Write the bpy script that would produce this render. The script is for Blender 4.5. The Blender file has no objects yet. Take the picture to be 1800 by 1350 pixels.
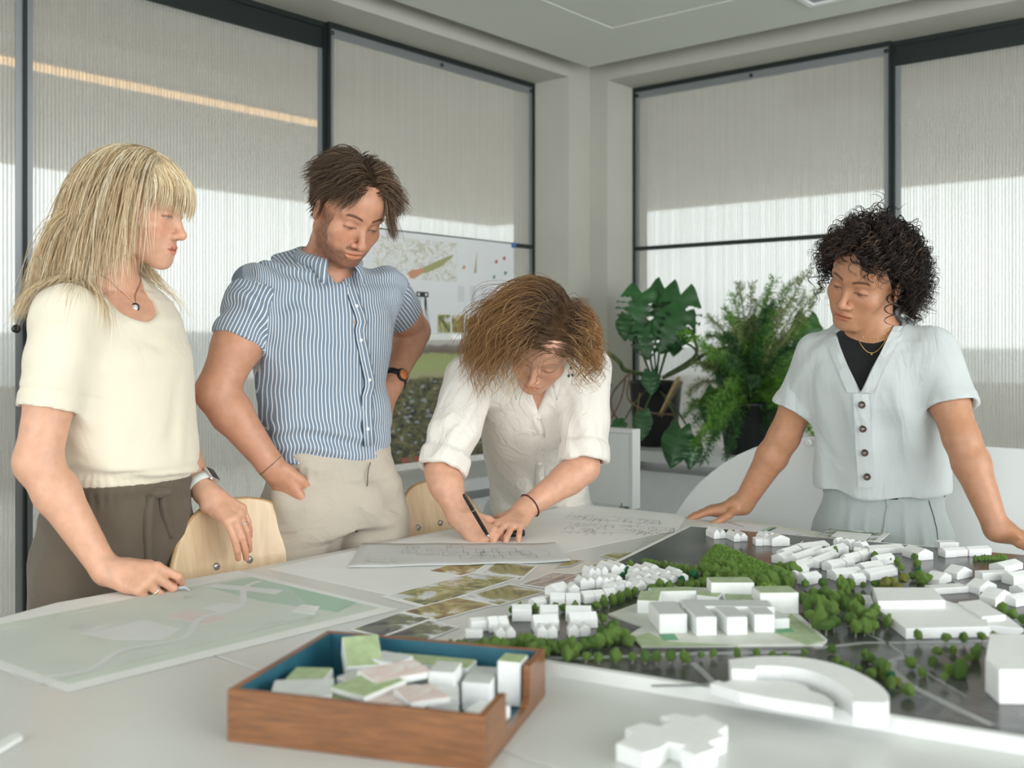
import bpy, bmesh, math, random
import numpy as np
from mathutils import Vector, Matrix

random.seed(7); np.random.seed(7)
sc = bpy.context.scene
COL = sc.collection

# ------------------------------------------------------------------ camera, world, light, exposure
FPX = 1835.0                    # focal length in pixels of the 1800 wide frame
CAMH = 1.23
CA, SA = math.cos(math.radians(40)), math.sin(math.radians(40))
cam_d = bpy.data.cameras.new('camera'); cam = bpy.data.objects.new('camera', cam_d); COL.objects.link(cam)
cam.location = (0, 0, CAMH); cam.rotation_euler = (math.pi/2, 0, math.radians(-50))
cam_d.sensor_fit = 'HORIZONTAL'; cam_d.sensor_width = 36; cam_d.lens = 36*FPX/1800
cam_d.shift_y = -75/1800; cam_d.clip_start = 0.05; cam_d.clip_end = 300
cam_d.dof.use_dof = True; cam_d.dof.focus_distance = 2.45; cam_d.dof.aperture_fstop = 3.2
sc.camera = cam

w = bpy.data.worlds.new('world'); sc.world = w; w.use_nodes = True
bg = w.node_tree.nodes['Background']; bg.inputs[0].default_value = (0.90, 0.96, 1.0, 1); bg.inputs[1].default_value = 4.0

def area_light(name, loc, target, sx, sy, power, col=(1, 1, 1)):
    l = bpy.data.lights.new(name, 'AREA'); l.shape = 'RECTANGLE'; l.size = sx; l.size_y = sy
    l.energy = power; l.color = col
    o = bpy.data.objects.new(name, l); COL.objects.link(o); o.location = loc
    o.rotation_euler = (Vector(target) - Vector(loc)).to_track_quat('-Z', 'Y').to_euler()
    return o
# daylight through the window walls behind the camera (the room is glazed on all sides)
area_light('window_daylight_south', (-2.95, 0.2, 1.55), (3, 0.9, 1.1), 4.6, 2.0, 40, (1.0, 0.97, 0.93))
area_light('window_daylight_east', (1.6, -2.95, 1.6), (1.9, 3, 1.1), 4.4, 2.0, 76, (1.0, 0.985, 0.96))

sc.view_settings.view_transform = 'Standard'; sc.view_settings.look = 'None'
sc.view_settings.gamma = 1.0; sc.view_settings.use_curve_mapping = False
sc.view_settings.exposure = 0.0
sc.cycles.use_denoising = True
sc.cycles.max_bounces = 10; sc.cycles.diffuse_bounces = 4; sc.cycles.transparent_max_bounces = 16
sc.cycles.sample_clamp_indirect = 6.0

# ------------------------------------------------------------------ placing helpers
def PT(px, py, d):
    """the point seen at pixel (px,py) of the 1800x1350 frame, d metres in front of the camera"""
    cx = (px-900)/FPX*d
    return Vector((cx*CA*0 + cx*SA + d*CA, -cx*CA + d*SA, CAMH + (600-py)/FPX*d))
def onz(px, py, z):
    return PT(px, py, (CAMH-z)*FPX/(py-600.0))
def pix(p):
    cx = SA*p[0]-CA*p[1]; d = CA*p[0]+SA*p[1]
    return (900+cx/d*FPX, 600-(p[2]-CAMH)/d*FPX, d)
RIGHT = Vector((SA, -CA, 0)); FWD = Vector((CA, SA, 0)); UP = Vector((0, 0, 1))
TZ = 0.74                        # table top height

# ------------------------------------------------------------------ materials
def nodes_of(name):
    m = bpy.data.materials.new(name); m.use_nodes = True
    nt = m.node_tree
    return m, nt, nt.nodes['Principled BSDF']
def N(nt, typ, **kw):
    n = nt.nodes.new(typ)
    for k, v in kw.items():
        if k.startswith('_'): setattr(n, k[1:], v)
        else: n.inputs[k.replace('__', ' ')].default_value = v
    return n
def mat(name, col, rough=0.5, metal=0.0, var=0.0, scale=20, bump=0.0, bscale=60, stretch=None, spec=0.5, col2=None, sub=0.0, coat=0.0):
    m, nt, b = nodes_of(name)
    b.inputs['Base Color'].default_value = (*col, 1); b.inputs['Roughness'].default_value = rough
    b.inputs['Metallic'].default_value = metal; b.inputs['Specular IOR Level'].default_value = spec
    b.inputs['Coat Weight'].default_value = coat
    tc = N(nt, 'ShaderNodeTexCoord')
    mp = N(nt, 'ShaderNodeMapping'); nt.links.new(tc.outputs['Object'], mp.inputs[0])
    if stretch: mp.inputs['Scale'].default_value = stretch
    if var or col2:
        nz = N(nt, 'ShaderNodeTexNoise', Scale=scale, Detail=4.0); nt.links.new(mp.outputs[0], nz.inputs['Vector'])
        r = N(nt, 'ShaderNodeValToRGB'); nt.links.new(nz.outputs['Fac'], r.inputs[0])
        a = col2 or tuple(max(0, c*(1-var)) for c in col)
        c = col if col2 else tuple(min(1, c*(1+var)) for c in col)
        r.color_ramp.elements[0].position = .35; r.color_ramp.elements[1].position = .65
        r.color_ramp.elements[0].color = (*a, 1); r.color_ramp.elements[1].color = (*c, 1)
        nt.links.new(r.outputs[0], b.inputs['Base Color'])
    if bump:
        n2 = N(nt, 'ShaderNodeTexNoise', Scale=bscale, Detail=3.0); nt.links.new(mp.outputs[0], n2.inputs['Vector'])
        bp = N(nt, 'ShaderNodeBump', Strength=bump, Distance=0.002); nt.links.new(n2.outputs['Fac'], bp.inputs['Height'])
        nt.links.new(bp.outputs[0], b.inputs['Normal'])
    return m

M = {}
M['paint'] = mat('wall_paint', (.47, .465, .405), .55, var=.03, scale=3)
M['ceil'] = mat('ceiling_paint', (.64, .66, .61), .7, var=.015, scale=2)
M['floor'] = mat('floor_concrete', (.35, .35, .33), .45, var=.15, scale=6)
M['dark_frame'] = mat('dark_metal_frame', (.018, .024, .023), .4, metal=.3)
M['alu'] = mat('aluminium_edge', (.30, .32, .33), .35, metal=.6)
M['white_panel'] = mat('white_lacquer', (.80, .82, .81), .35, var=.01, scale=4)
M['laminate'] = mat('table_laminate', (.62, .635, .61), .28, var=.02, scale=3, bump=.05, bscale=300)
M['laminate_edge'] = mat('table_edge', (.80, .81, .79), .4, var=.02)
M['steel'] = mat('steel_tube', (.5, .5, .5), .3, metal=.9)
M['paper'] = mat('paper_white', (.80, .81, .79), .6, var=.02, scale=8)
M['ink'] = mat('ink_black', (.03, .03, .035), .6, var=.2)
M['foam_white'] = mat('model_white', (.79, .80, .79), .55, var=.02, scale=60)
M['black_plastic'] = mat('black_plastic', (.012, .012, .014), .35, var=.2)

# ------------------------------------------------------------------ mesh helpers
def tag(o, label=None, cat=None, group=None, kind=None):
    if label: o['label'] = label
    if cat: o['category'] = cat
    if group: o['group'] = group
    if kind: o['kind'] = kind
    return o
def wloc(o):
    v = Vector((0, 0, 0))
    while o is not None:
        v = v + o.location; o = o.parent
    return v
def link_mesh(name, verts, faces, material, parent=None, smooth=False, origin=None, mats=None, fmat=None):
    """vertices in world space; the object's origin is moved to the base centre"""
    V = np.asarray(verts, dtype=np.float64).reshape(-1, 3)
    if origin is None:
        lo, hi = V.min(0), V.max(0); origin = ((lo[0]+hi[0])/2, (lo[1]+hi[1])/2, lo[2])
    origin = Vector(origin)
    me = bpy.data.meshes.new(name)
    VL = V-np.array(origin)
    if isinstance(faces, np.ndarray):
        n = len(faces); k = faces.shape[1]
        me.vertices.add(len(VL)); me.vertices.foreach_set('co', VL.astype(np.float32).ravel())
        me.loops.add(n*k); me.loops.foreach_set('vertex_index', faces.astype(np.int32).ravel())
        me.polygons.add(n); me.polygons.foreach_set('loop_start', np.arange(0, n*k, k, dtype=np.int32))
        me.update(calc_edges=True); me.validate()
    else:
        me.from_pydata([tuple(v) for v in VL], [], faces); me.update()
    for mm in (mats or [material]): me.materials.append(mm)
    if fmat is not None: me.polygons.foreach_set('material_index', np.asarray(fmat, dtype=np.int32))
    if smooth: me.polygons.foreach_set('use_smooth', np.ones(len(me.polygons), dtype=bool))
    o = bpy.data.objects.new(name, me); COL.objects.link(o)
    if parent is not None:
        o.parent = parent; o.location = origin-wloc(parent)
    else: o.location = origin
    return o
def empty(name, loc, label=None, cat=None, group=None, kind=None):
    o = bpy.data.objects.new(name, None); o.empty_display_size = .05; COL.objects.link(o); o.location = loc
    return tag(o, label, cat, group, kind)

class MB:
    def __init__(s): s.v = []; s.f = []; s.m = []; s.cur = 0
    def add(s, verts, faces):
        b = len(s.v); s.v += [tuple(v) for v in verts]; s.f += [tuple(i+b for i in f) for f in faces]
        s.m += [s.cur]*len(faces); return s
    def box(s, lo, hi):
        (x0, y0, z0), (x1, y1, z1) = lo, hi
        return s.add([(x0,y0,z0),(x1,y0,z0),(x1,y1,z0),(x0,y1,z0),(x0,y0,z1),(x1,y0,z1),(x1,y1,z1),(x0,y1,z1)],
                     [(3,2,1,0),(4,5,6,7),(0,1,5,4),(1,2,6,5),(2,3,7,6),(3,0,4,7)])
    def prism(s, poly, z0, z1):
        n = len(poly); a = sum(poly[i][0]*poly[(i+1)%n][1]-poly[(i+1)%n][0]*poly[i][1] for i in range(n))
        if a < 0: poly = poly[::-1]
        v = [(p[0], p[1], z0) for p in poly]+[(p[0], p[1], z1) for p in poly]
        f = [tuple(range(n))[::-1], tuple(range(n, 2*n))]+[(i, (i+1)%n, n+(i+1)%n, n+i) for i in range(n)]
        return s.add(v, f)
    def tube(s, path, r, k=8, cap=True):
        path = [Vector(p) for p in path]; n = len(path)
        rs = r if hasattr(r, '__len__') else [r]*n
        rings = []; ref = None
        for i, p in enumerate(path):
            t = (path[min(i+1, n-1)]-path[max(i-1, 0)]).normalized()
            if ref is None:
                ref = Vector((0, 0, 1)) if abs(t.z) < .9 else Vector((1, 0, 0))
            u = (ref-t*ref.dot(t)).normalized(); wv = t.cross(u); ref = u
            rings.append([p+(u*math.cos(2*math.pi*j/k)+wv*math.sin(2*math.pi*j/k))*rs[i] for j in range(k)])
        v = [q for ring in rings for q in ring]
        f = [(i*k+j, i*k+(j+1)%k, (i+1)*k+(j+1)%k, (i+1)*k+j) for i in range(n-1) for j in range(k)]
        if cap: f += [tuple(range(k))[::-1], tuple((n-1)*k+j for j in range(k))]
        return s.add(v, f)
    def lathe(s, prof, c, k=24, axis=None):
        """profile of (r,h) about an axis through c"""
        c = Vector(c); ax = Vector(axis if axis is not None else (0, 0, 1)).normalized()
        u = ax.orthogonal().normalized(); wv = ax.cross(u)
        v = []; 
        for r, h in prof:
            v += [c+ax*h+(u*math.cos(2*math.pi*j/k)+wv*math.sin(2*math.pi*j/k))*r for j in range(k)]
        n = len(prof)
        f = [(i*k+j, i*k+(j+1)%k, (i+1)*k+(j+1)%k, (i+1)*k+j) for i in range(n-1) for j in range(k)]
        f += [tuple(range(k))[::-1], tuple((n-1)*k+j for j in range(k))]
        return s.add(v, f)
    def sheet(s, grid, thick=0.0):
        """grid of points [row][col] -> a surface, with thickness along its normals if asked"""
        R, C_ = len(grid), len(grid[0]); P = [[Vector(p) for p in r] for r in grid]
        top = [P[i][j] for i in range(R) for j in range(C_)]
        f = [(i*C_+j, i*C_+j+1, (i+1)*C_+j+1, (i+1)*C_+j) for i in range(R-1) for j in range(C_-1)]
        if not thick: return s.add(top, f)
        bot = []
        for i in range(R):
            for j in range(C_):
                du = P[i][min(j+1, C_-1)]-P[i][max(j-1, 0)]; dv = P[min(i+1, R-1)][j]-P[max(i-1, 0)][j]
                nrm = du.cross(dv); nrm = nrm.normalized() if nrm.length > 1e-12 else Vector((0, 0, 1))
                bot.append(P[i][j]-nrm*thick)
        n = R*C_
        f2 = [tuple(n+k for k in q[::-1]) for q in f]
        edge = [i*C_ for i in range(R)]; 
        loop = [j for j in range(C_)]+[i*C_+C_-1 for i in range(1, R)]+[(R-1)*C_+j for j in range(C_-2, -1, -1)]+[i*C_ for i in range(R-2, 0, -1)]
        f3 = [(loop[(k+1) % len(loop)], loop[k], loop[k]+n, loop[(k+1) % len(loop)]+n) for k in range(len(loop))]
        return s.add(top+bot, f+f2+f3)
    def build(s, name, material, parent=None, smooth=False, origin=None, mats=None):
        return link_mesh(name, s.v, s.f, material, parent, smooth, origin, mats, s.m if mats else None)
def bevel(o, wd=.003, seg=2):
    m = o.modifiers.new('bevel', 'BEVEL'); m.width = wd; m.segments = seg; m.limit_method = 'ANGLE'; m.angle_limit = .7
    return o
def struct(name, mb, m, parent=None, smooth=False):
    o = mb.build(name, m, parent, smooth)
    if parent is None: o['kind'] = 'structure'
    return o
# ================================================================== the room
XW, YW = 4.07, 2.93             # inner faces of the two window walls (their corner is the room's corner)
XG, YG = 4.297, 3.145           # planes of the translucent panels
ZS = 2.465                      # soffit of the window recesses
struct('floor', MB().box((-3.2, -3.2, -.1), (XG+.1, YG+.1, 0)), M['floor'])
# walls: lintel, pier and low parapet, one solid per wall
wl = MB().box((-3.2, YW, ZS), (XW+.3, YG+.12, 2.95)).box((3.904, YW, 0), (XW+.3, YG+.12, ZS)).box((-3.2, YW+.02, 0), (3.904, YG+.12, .20))
struct('wall_left', wl, M['paint'])
ZB = .20
wr = MB().box((XW, -3.2, ZS), (XG+.12, YW, 2.95)).box((XW, 2.826, 0), (XG+.12, YW, ZS)).box((XW+.02, -3.2, 0), (XG+.12, 2.826, ZB))
struct('wall_right', wr, M['paint'])
wb = MB().box((-3.2, -3.2, 0), (-3.0, YG, .5)).box((-3.2, -3.2, 2.6), (-3.0, YG, 2.95)).box((-3.2, -3.2, .5), (-3, -2.4, 2.6)).box((-3.2, 2.6, .5), (-3, YG, 2.6))
struct('wall_back', wb, M['paint'])
wf = MB().box((-3.0, -3.2, 0), (XG, -3.0, .5)).box((-3.0, -3.2, 2.65), (XG, -3.0, 2.95)).box((-3.0, -3.2, .5), (-.8, -3.0, 2.65)).box((3.9, -3.2, .5), (XG, -3.0, 2.65))
struct('wall_front', wf, M['paint'])
# ceiling slab and the lower raft of panels
struct('ceiling', MB().box((-3.2, -3.2, 2.95), (XG+.12, YG+.12, 3.1)), M['ceil'])
RX, RY, RZ = 3.896, 2.81, 2.488
raft = empty('ceiling_raft', (0, 0, RZ), kind='structure')
MB().box((-2.8, RY-.42, RZ), (RX, RY, RZ+.10)).build('raft_border', M['ceil'], raft)
MB().box((RX-.42, -2.8, RZ), (RX, RY-.42, RZ+.10)).build('raft_border', M['ceil'], raft)
px_ = RX-.42; W = 1.2
for i in range(5):
    for j in range(4):
        x1 = px_-i*W; y1 = RY-.42-j*W
        if x1-W < -2.9: continue
        t = MB().box((x1-W+.006, y1-W+.006, RZ+.004), (x1-.006, y1-.006, RZ+.09)).build('ceiling_tile', M['ceil'], raft)
# recessed square fitting in the raft
fx = onz(1447, -12, RZ)
fit = empty('ceiling_vent', (fx.x, fx.y, RZ-.012), 'small square ceiling vent with a pale rim above the right window wall', 'vent')
m_ = MB()
for a, b in (((-.09, -.09), (.09, -.07)), ((-.09, .07), (.09, .09)), ((-.09, -.07), (-.07, .07)), ((.07, -.07), (.09, .07))):
    m_.box((fx.x+a[0], fx.y+a[1], RZ-.012), (fx.x+b[0], fx.y+b[1], RZ+.003))
m_.build('rim', M['white_panel'], fit)
MB().box((fx.x-.07, fx.y-.07, RZ-.004), (fx.x+.07, fx.y+.07, RZ+.003)).build('grille', M['alu'], fit)

# ---- translucent fluted panels
def fluted(name, axis, pitch=.0125, tcol=(.86, .87, .85), see=.47, diff=(.60, .575, .53)):
    m = bpy.data.materials.new(name); m.use_nodes = True; nt = m.node_tree; nt.nodes.clear()
    out = N(nt, 'ShaderNodeOutputMaterial')
    tc = N(nt, 'ShaderNodeTexCoord'); sp = N(nt, 'ShaderNodeSeparateXYZ'); nt.links.new(tc.outputs['Object'], sp.inputs[0])
    mul = N(nt, 'ShaderNodeMath', _operation='MULTIPLY'); nt.links.new(sp.outputs[axis], mul.inputs[0]); mul.inputs[1].default_value = 2*math.pi/pitch
    sn = N(nt, 'ShaderNodeMath', _operation='SINE'); nt.links.new(mul.outputs[0], sn.inputs[0])
    # irregular flutes: noise that varies only across the panel
    cmb = N(nt, 'ShaderNodeCombineXYZ'); nt.links.new(sp.outputs[axis], cmb.inputs[0])
    nz = N(nt, 'ShaderNodeTexNoise', Scale=45.0, Detail=2.0); nt.links.new(cmb.outputs[0], nz.inputs['Vector'])
    ad = N(nt, 'ShaderNodeMath', _operation='MULTIPLY_ADD'); nt.links.new(nz.outputs['Fac'], ad.inputs[0]); ad.inputs[1].default_value = 1.6; 
    s5 = N(nt, 'ShaderNodeMath', _operation='MULTIPLY'); nt.links.new(sn.outputs[0], s5.inputs[0]); s5.inputs[1].default_value = .55
    nt.links.new(s5.outputs[0], ad.inputs[2])
    rp = N(nt, 'ShaderNodeMapRange'); nt.links.new(ad.outputs[0], rp.inputs[0])
    rp.inputs[1].default_value = .0; rp.inputs[2].default_value = 1.5; rp.inputs[3].default_value = see-.17; rp.inputs[4].default_value = see+.12
    tr = N(nt, 'ShaderNodeBsdfTransparent', Color=(*tcol, 1))
    tl = N(nt, 'ShaderNodeBsdfTranslucent', Color=(*diff, 1))
    df = N(nt, 'ShaderNodeBsdfDiffuse', Color=(*[c*.75 for c in diff], 1))
    gl = N(nt, 'ShaderNodeBsdfGlossy', Color=(.9, .9, .9, 1), Roughness=.22)
    bpn = N(nt, 'ShaderNodeBump', Strength=.35, Distance=.002); nt.links.new(sn.outputs[0], bpn.inputs['Height'])
    nt.links.new(bpn.outputs[0], gl.inputs['Normal'])
    m1 = N(nt, 'ShaderNodeMixShader', Fac=.30); nt.links.new(tl.outputs[0], m1.inputs[1]); nt.links.new(df.outputs[0], m1.inputs[2])
    m2 = N(nt, 'ShaderNodeMixShader'); nt.links.new(rp.outputs[0], m2.inputs[0]); nt.links.new(m1.outputs[0], m2.inputs[1]); nt.links.new(tr.outputs[0], m2.inputs[2])
    m3 = N(nt, 'ShaderNodeMixShader', Fac=.07); nt.links.new(m2.outputs[0], m3.inputs[1]); nt.links.new(gl.outputs[0], m3.inputs[2])
    nt.links.new(m3.outputs[0], out.inputs[0])
    return m
M['flute_x'] = fluted('fluted_panel_x', 'X'); M['flute_y'] = fluted('fluted_panel_y', 'Y')

def window(n, side, a0, a1, inset, rail, header, label=None):
    """one glazed bay between a0 and a1 along the wall; inset: the plane's offset into the recess"""
    left = side == 'left'
    G = (YG if left else XG)-inset
    P3 = (lambda a, g, z: (a, g, z)) if left else (lambda a, g, z: (g, a, z))
    def bx(mb, a, g, z, a2, g2, z2):
        p, q = P3(a, g, z), P3(a2, g2, z2); return mb.box(tuple(map(min, p, q)), tuple(map(max, p, q)))
    base = P3((a0+a1)/2, G, ZB)
    e = empty('window_%d' % n, base, kind='structure')
    top = ZS-(.10 if header else .0)
    # frame bars, each a part
    f = .009
    for (x0, z0, x1, z1, nm) in ((a0, ZB, a0+f, ZS, 'frame_post'), (a1-f, ZB, a1, ZS, 'frame_post'), (a0+f, ZS-.02, a1-f, ZS, 'frame_head'), (a0+f, ZB, a1-f, ZB+.03, 'frame_foot')):
        bx(MB(), x0, G-.014, z0, x1, G+.02, z1).build(nm, M['dark_frame'], e)
    if header:
        bx(MB(), a0+f, G-.005, top, a1-f, G+.06, ZS-.02).build('header_box', M['dark_frame'], e)
    mt = M['flute_x' if left else 'flute_y']
    parts = [(ZB+.03, 1.672), (1.69, top-.02)] if rail else [(ZB+.03, top-.02 if not header else top)]
    for z0, z1 in parts:
        bx(MB(), a0+f, G, z0, a1-f, G+.006, z1).build('fluted_panel', mt, e)
    # flat aluminium edge strips over the panel's border, with screws
    st = MB()
    es = .022
    zt = parts[-1][1]
    strips = [(a0+f, ZB+.03, a0+f+es, zt), (a1-f-es, ZB+.03, a1-f, zt)]
    if not header: strips.append((a0+f+es, zt-.035, a1-f-es, zt))
    for (x0, z0, x1, z1) in strips:
        bx(MB(), x0, G-.003, z0, x1, G-.0005, z1).build('edge_strip', M['alu'], e)
    if rail:
        bx(MB(), a0+f, G-.014, 1.672, a1-f, G+.01, 1.690).build('rail', M['dark_frame'], e)
    if not header:
        for a in (a0+f+.012, (a0+a1)/2, a1-f-.012):
            d = (0, -1, 0) if left else (-1, 0, 0)
            MB().lathe([(.009, 0), (.009, .006), (.004, .009)], P3(a, G-.003, zt-.018), 10, d).build('screw', M['black_plastic'], e)
    return e
window(1, 'left', 2.634, 3.904, 0, True, False)
window(2, 'left', 1.467, 2.634, -.02, False, True)
window(3, 'left', .27, 1.467, 0, False, False)
window(4, 'left', -.93, .27, -.02, False, True)
window(5, 'left', -2.2, -.93, 0, False, False)
window(6, 'right', 1.565, 2.826, 0, True, False)
window(7, 'right', .36, 1.565, -.02, False, True)
window(8, 'right', -.84, .36, 0, True, False)
window(9, 'right', -2.1, -.84, -.02, False, True)
# door pull (small black knob) on the next bay at the far left
kn = PT(20, 578, 3.12)
o = MB().lathe([(.006, 0), (.006, .012), (.012, .014), (.013, .024), (.008, .028)], (kn.x, YG-.004, kn.z), 14, (0, -1, 0)).build('door_knob', M['black_plastic'])
tag(o, 'small round black knob on the translucent panel behind the blonde woman', 'knob')

# ledges under the windows
M['ledge'] = mat('ledge_white', (.72, .74, .73), .4, var=.02)
lg = MB().box((2.45, 2.70, .655), (3.904, YG-.04, .70)); struct('trim_1', lg, M['ledge'])
lg = MB().box((2.45, 2.80, .0), (3.904, YG-.04, .60)); struct('trim_2', lg, M['ledge'])
lg = MB().box((3.80, -2.1, .715), (XG-.04, 2.826, .76)); struct('trim_3', lg, M['ledge'])
lg = MB().box((3.90, -2.1, .0), (XG-.04, 2.826, .66)); struct('trim_4', lg, M['ledge'])

# ---- what lies beyond the panels: a wide canopy, its floor and low walls, bright sky
M['canopy'] = mat('canopy_plaster', (.72, .64, .555), .8, var=.06, scale=1.2)
M['deck'] = mat('deck_concrete', (.58, .60, .58), .7, var=.2, scale=1.5)
M['far_wall'] = mat('far_wall', (.36, .39, .39), .8, var=.35, scale=.8)
cp = MB().box((-6, YG+.2, 2.72), (10.2, 8.9, 2.95)).box((XG+.2, -6, 2.72), (10.2, YG+.2, 2.95)); struct('exterior_canopy', cp, M['canopy'])
cb = MB()
for y in (4.4,): cb.box((-6, y, 2.56), (4.2, y+.28, 2.72))
for x in (5.6,): cb.box((x, -6, 2.56), (x+.28, 2.6, 2.72))
struct('exterior_canopy_beams', cb, M['canopy'])
struct('exterior_ground', MB().box((-25, YG+.13, -.25), (40, 40, -.02)).box((XG+.13, -25, -.25), (40, YG+.13, -.02)), M['deck'])
struct('exterior_wall', MB().box((-6, 8.9, -.02), (10.4, 9.1, .85)).box((10.2, -6, -.02), (10.4, 8.9, .85)), M['far_wall'])
# lower roofs across the street, seen as a dim band through the panels
fr = MB().box((-14, 17, -.02), (-2, 22, 1.25)).box((0, 18, -.02), (7, 23, 1.0)).box((9, 16, -.02), (17, 22, 1.4)).box((17, 3, -.02), (23, 12, 1.1)).box((18, -8, -.02), (24, 1, 1.3))
M['far_roof'] = mat('far_roof', (.50, .53, .54), .8, var=.2, scale=.5)
struct('exterior_roofs', fr, M['far_roof'])
# warm strip light under the canopy
M['led'] = mat('warm_strip', (.9, .7, .45), .5)
b = M['led'].node_tree.nodes['Principled BSDF']; b.inputs['Emission Color'].default_value = (1, .62, .30, 1); b.inputs['Emission Strength'].default_value = 3.0
o = MB().box((-2.5, 5.45, 2.665), (4.6, 5.50, 2.70)).build('strip_light', M['led'])
tag(o, 'warm glowing strip light under the canopy behind the fluted panels', 'strip light')
o2 = MB().box((-2.6, 5.42, 2.695), (4.7, 5.53, 2.72)).build('mount', M['canopy'], o)
# ================================================================== table, chairs, screens
def table_unit(x0, x1, y0, y1, label, legs):
    e = empty('table', ((x0+x1)/2, (y0+y1)/2, 0), label, 'table', 'white tables pushed together')
    t = MB().box((x0, y0, TZ-.026), (x1, y1, TZ)).build('table_top', M['laminate'], e); bevel(t, .002)
    a = .06
    for x in (x0+a, x1-a):
        for y in (y0+a, y1-a):
            MB().box((x-.022, y-.022, 0), (x+.022, y+.022, TZ-.026)).build('leg', M['white_panel'], e)
    MB().box((x0+a, y0+a-.015, TZ-.075), (x1-a, y0+a+.015, TZ-.026)).build('apron', M['white_panel'], e)
    MB().box((x0+a, y1-a-.015, TZ-.075), (x1-a, y1-a+.015, TZ-.026)).build('apron', M['white_panel'], e)
    return e
table_unit(.30, .9475, .10, 1.88, 'pale grey table at the blonde woman and the wooden tray, nearer of the two', 4)
table_unit(.9505, 2.535, .10, 1.88, 'large pale grey table carrying the architectural model, farther of the two', 4)

def wood(name, c1, c2, scale=6, rough=.4, axis=(1, 12, 12), grain=1.0, coat=.15):
    m, nt, b = nodes_of(name)
    tc = N(nt, 'ShaderNodeTexCoord'); mp = N(nt, 'ShaderNodeMapping'); mp.inputs['Scale'].default_value = axis
    nt.links.new(tc.outputs['Object'], mp.inputs[0])
    nz = N(nt, 'ShaderNodeTexNoise', Scale=scale, Detail=6.0, Distortion=.6); nt.links.new(mp.outputs[0], nz.inputs['Vector'])
    r = N(nt, 'ShaderNodeValToRGB'); nt.links.new(nz.outputs['Fac'], r.inputs[0])
    r.color_ramp.elements[0].position = .3; r.color_ramp.elements[1].position = .7
    r.color_ramp.elements[0].color = (*c1, 1); r.color_ramp.elements[1].color = (*c2, 1)
    nt.links.new(r.outputs[0], b.inputs['Base Color']); b.inputs['Roughness'].default_value = rough; b.inputs['Coat Weight'].default_value = coat
    bp = N(nt, 'ShaderNodeBump', Strength=.08, Distance=.001); nt.links.new(nz.outputs['Fac'], bp.inputs['Height']); nt.links.new(bp.outputs[0], b.inputs['Normal'])
    return m
M['birch'] = wood('birch_plywood', (.70, .50, .30), (.82, .63, .41), 4, .38, (14, 14, 1.2))
M['birch_edge'] = wood('plywood_edge', (.40, .24, .10), (.60, .40, .20), 10, .5, (1, 1, 30))
M['walnut'] = wood('walnut_veneer', (.135, .048, .013), (.27, .105, .032), 7, .32, (2.5, 2.5, 26), coat=.3)
M['teal'] = mat('teal_lining', (.020, .115, .165), .5, var=.08, scale=30)

def chair(cx, yb, wd, ztop, label, yaw=0.0):
    """moulded plywood chair tucked under the table: its back stands at y = yb, the sitter would face -y"""
    e = empty('plywood_chair', (cx, yb, 0), label, 'chair', 'plywood chairs at the table')
    # back shell: half-round outline bent about the vertical
    nu, nv = 25, 16; g = []
    z0 = .56; hh = ztop-z0; a = wd/2
    for j in range(nv):
        v = j/(nv-1); row = []
        ph = v*math.pi/2*.985; v = math.sin(ph)**(2/2.5); hw = a*math.cos(ph)**(2/2.5)*(.93+.07*min(1, v*3))
        for i in range(nu):
            u = -1+2*i/(nu-1); x = u*hw
            row.append((cx+x, yb-.055*(x/a)**2+.05+.05*v, z0+hh*v))
        g.append(row)
    back = MB(); back.sheet(g, .009)
    o = back.build('backrest', M['birch'], e, True)
    rim = [g[j][0] for j in range(nv)]+[g[nv-1][i] for i in range(1, nu-1)]+[g[j][nu-1] for j in range(nv-1, -1, -1)]
    rp = [(p[0], p[1]+.0045, p[2]) for p in rim]
    MB().tube(rp, .0046, 6).build('edge_ply', M['birch_edge'], o, True)
    for x in (-.062, .030):
        zz = .724
        q = (cx+x, yb+.05+.05*((zz-z0)/hh)-.055*(x/a)**2-.0005, zz)
        MB().lathe([(.009, 0), (.008, .003), (.004, .0045)], q, 14, (0, -1, 0)).build('bolt', M['steel'], o, True)
    # seat shell
    g = []
    for j in range(12):
        v = j/11; row = []
        for i in range(15):
            u = -1+2*i/14
            hw = .20*(1-(abs(2*v-1))**6*.25)
            row.append((cx+u*hw, yb-.02-.40*v, .455-.012*math.cos(u*1.3)-.03*max(0, v-.8)*(v-.8)*20))
        g.append(row)
    sm = MB(); sm.sheet([r for r in g[::-1]], .010); sm.build('seat', M['birch'], e, True)
    for sx in (-1, 1):
        MB().tube([(cx+sx*.14, yb+.075, .60), (cx+sx*.14, yb+.03, .47), (cx+sx*.14, yb-.05, .435)], .010, 8).build('back_support', M['steel'], e, True)
        for sy, yy in ((1, yb-.02), (-1, yb-.36)):
            MB().tube([(cx+sx*.15, yy, .44), (cx+sx*.20, yy+sy*.05, 0)], .011, 8).build('leg', M['steel'], e, True)
    return e
chair(1.432, 1.945, .445, .864, 'pale plywood chair under the blonde woman\'s hand, tucked at the table')
chair(2.07, 1.945, .375, .838, 'honey plywood chair behind the writing woman\'s drawing hand')

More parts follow.
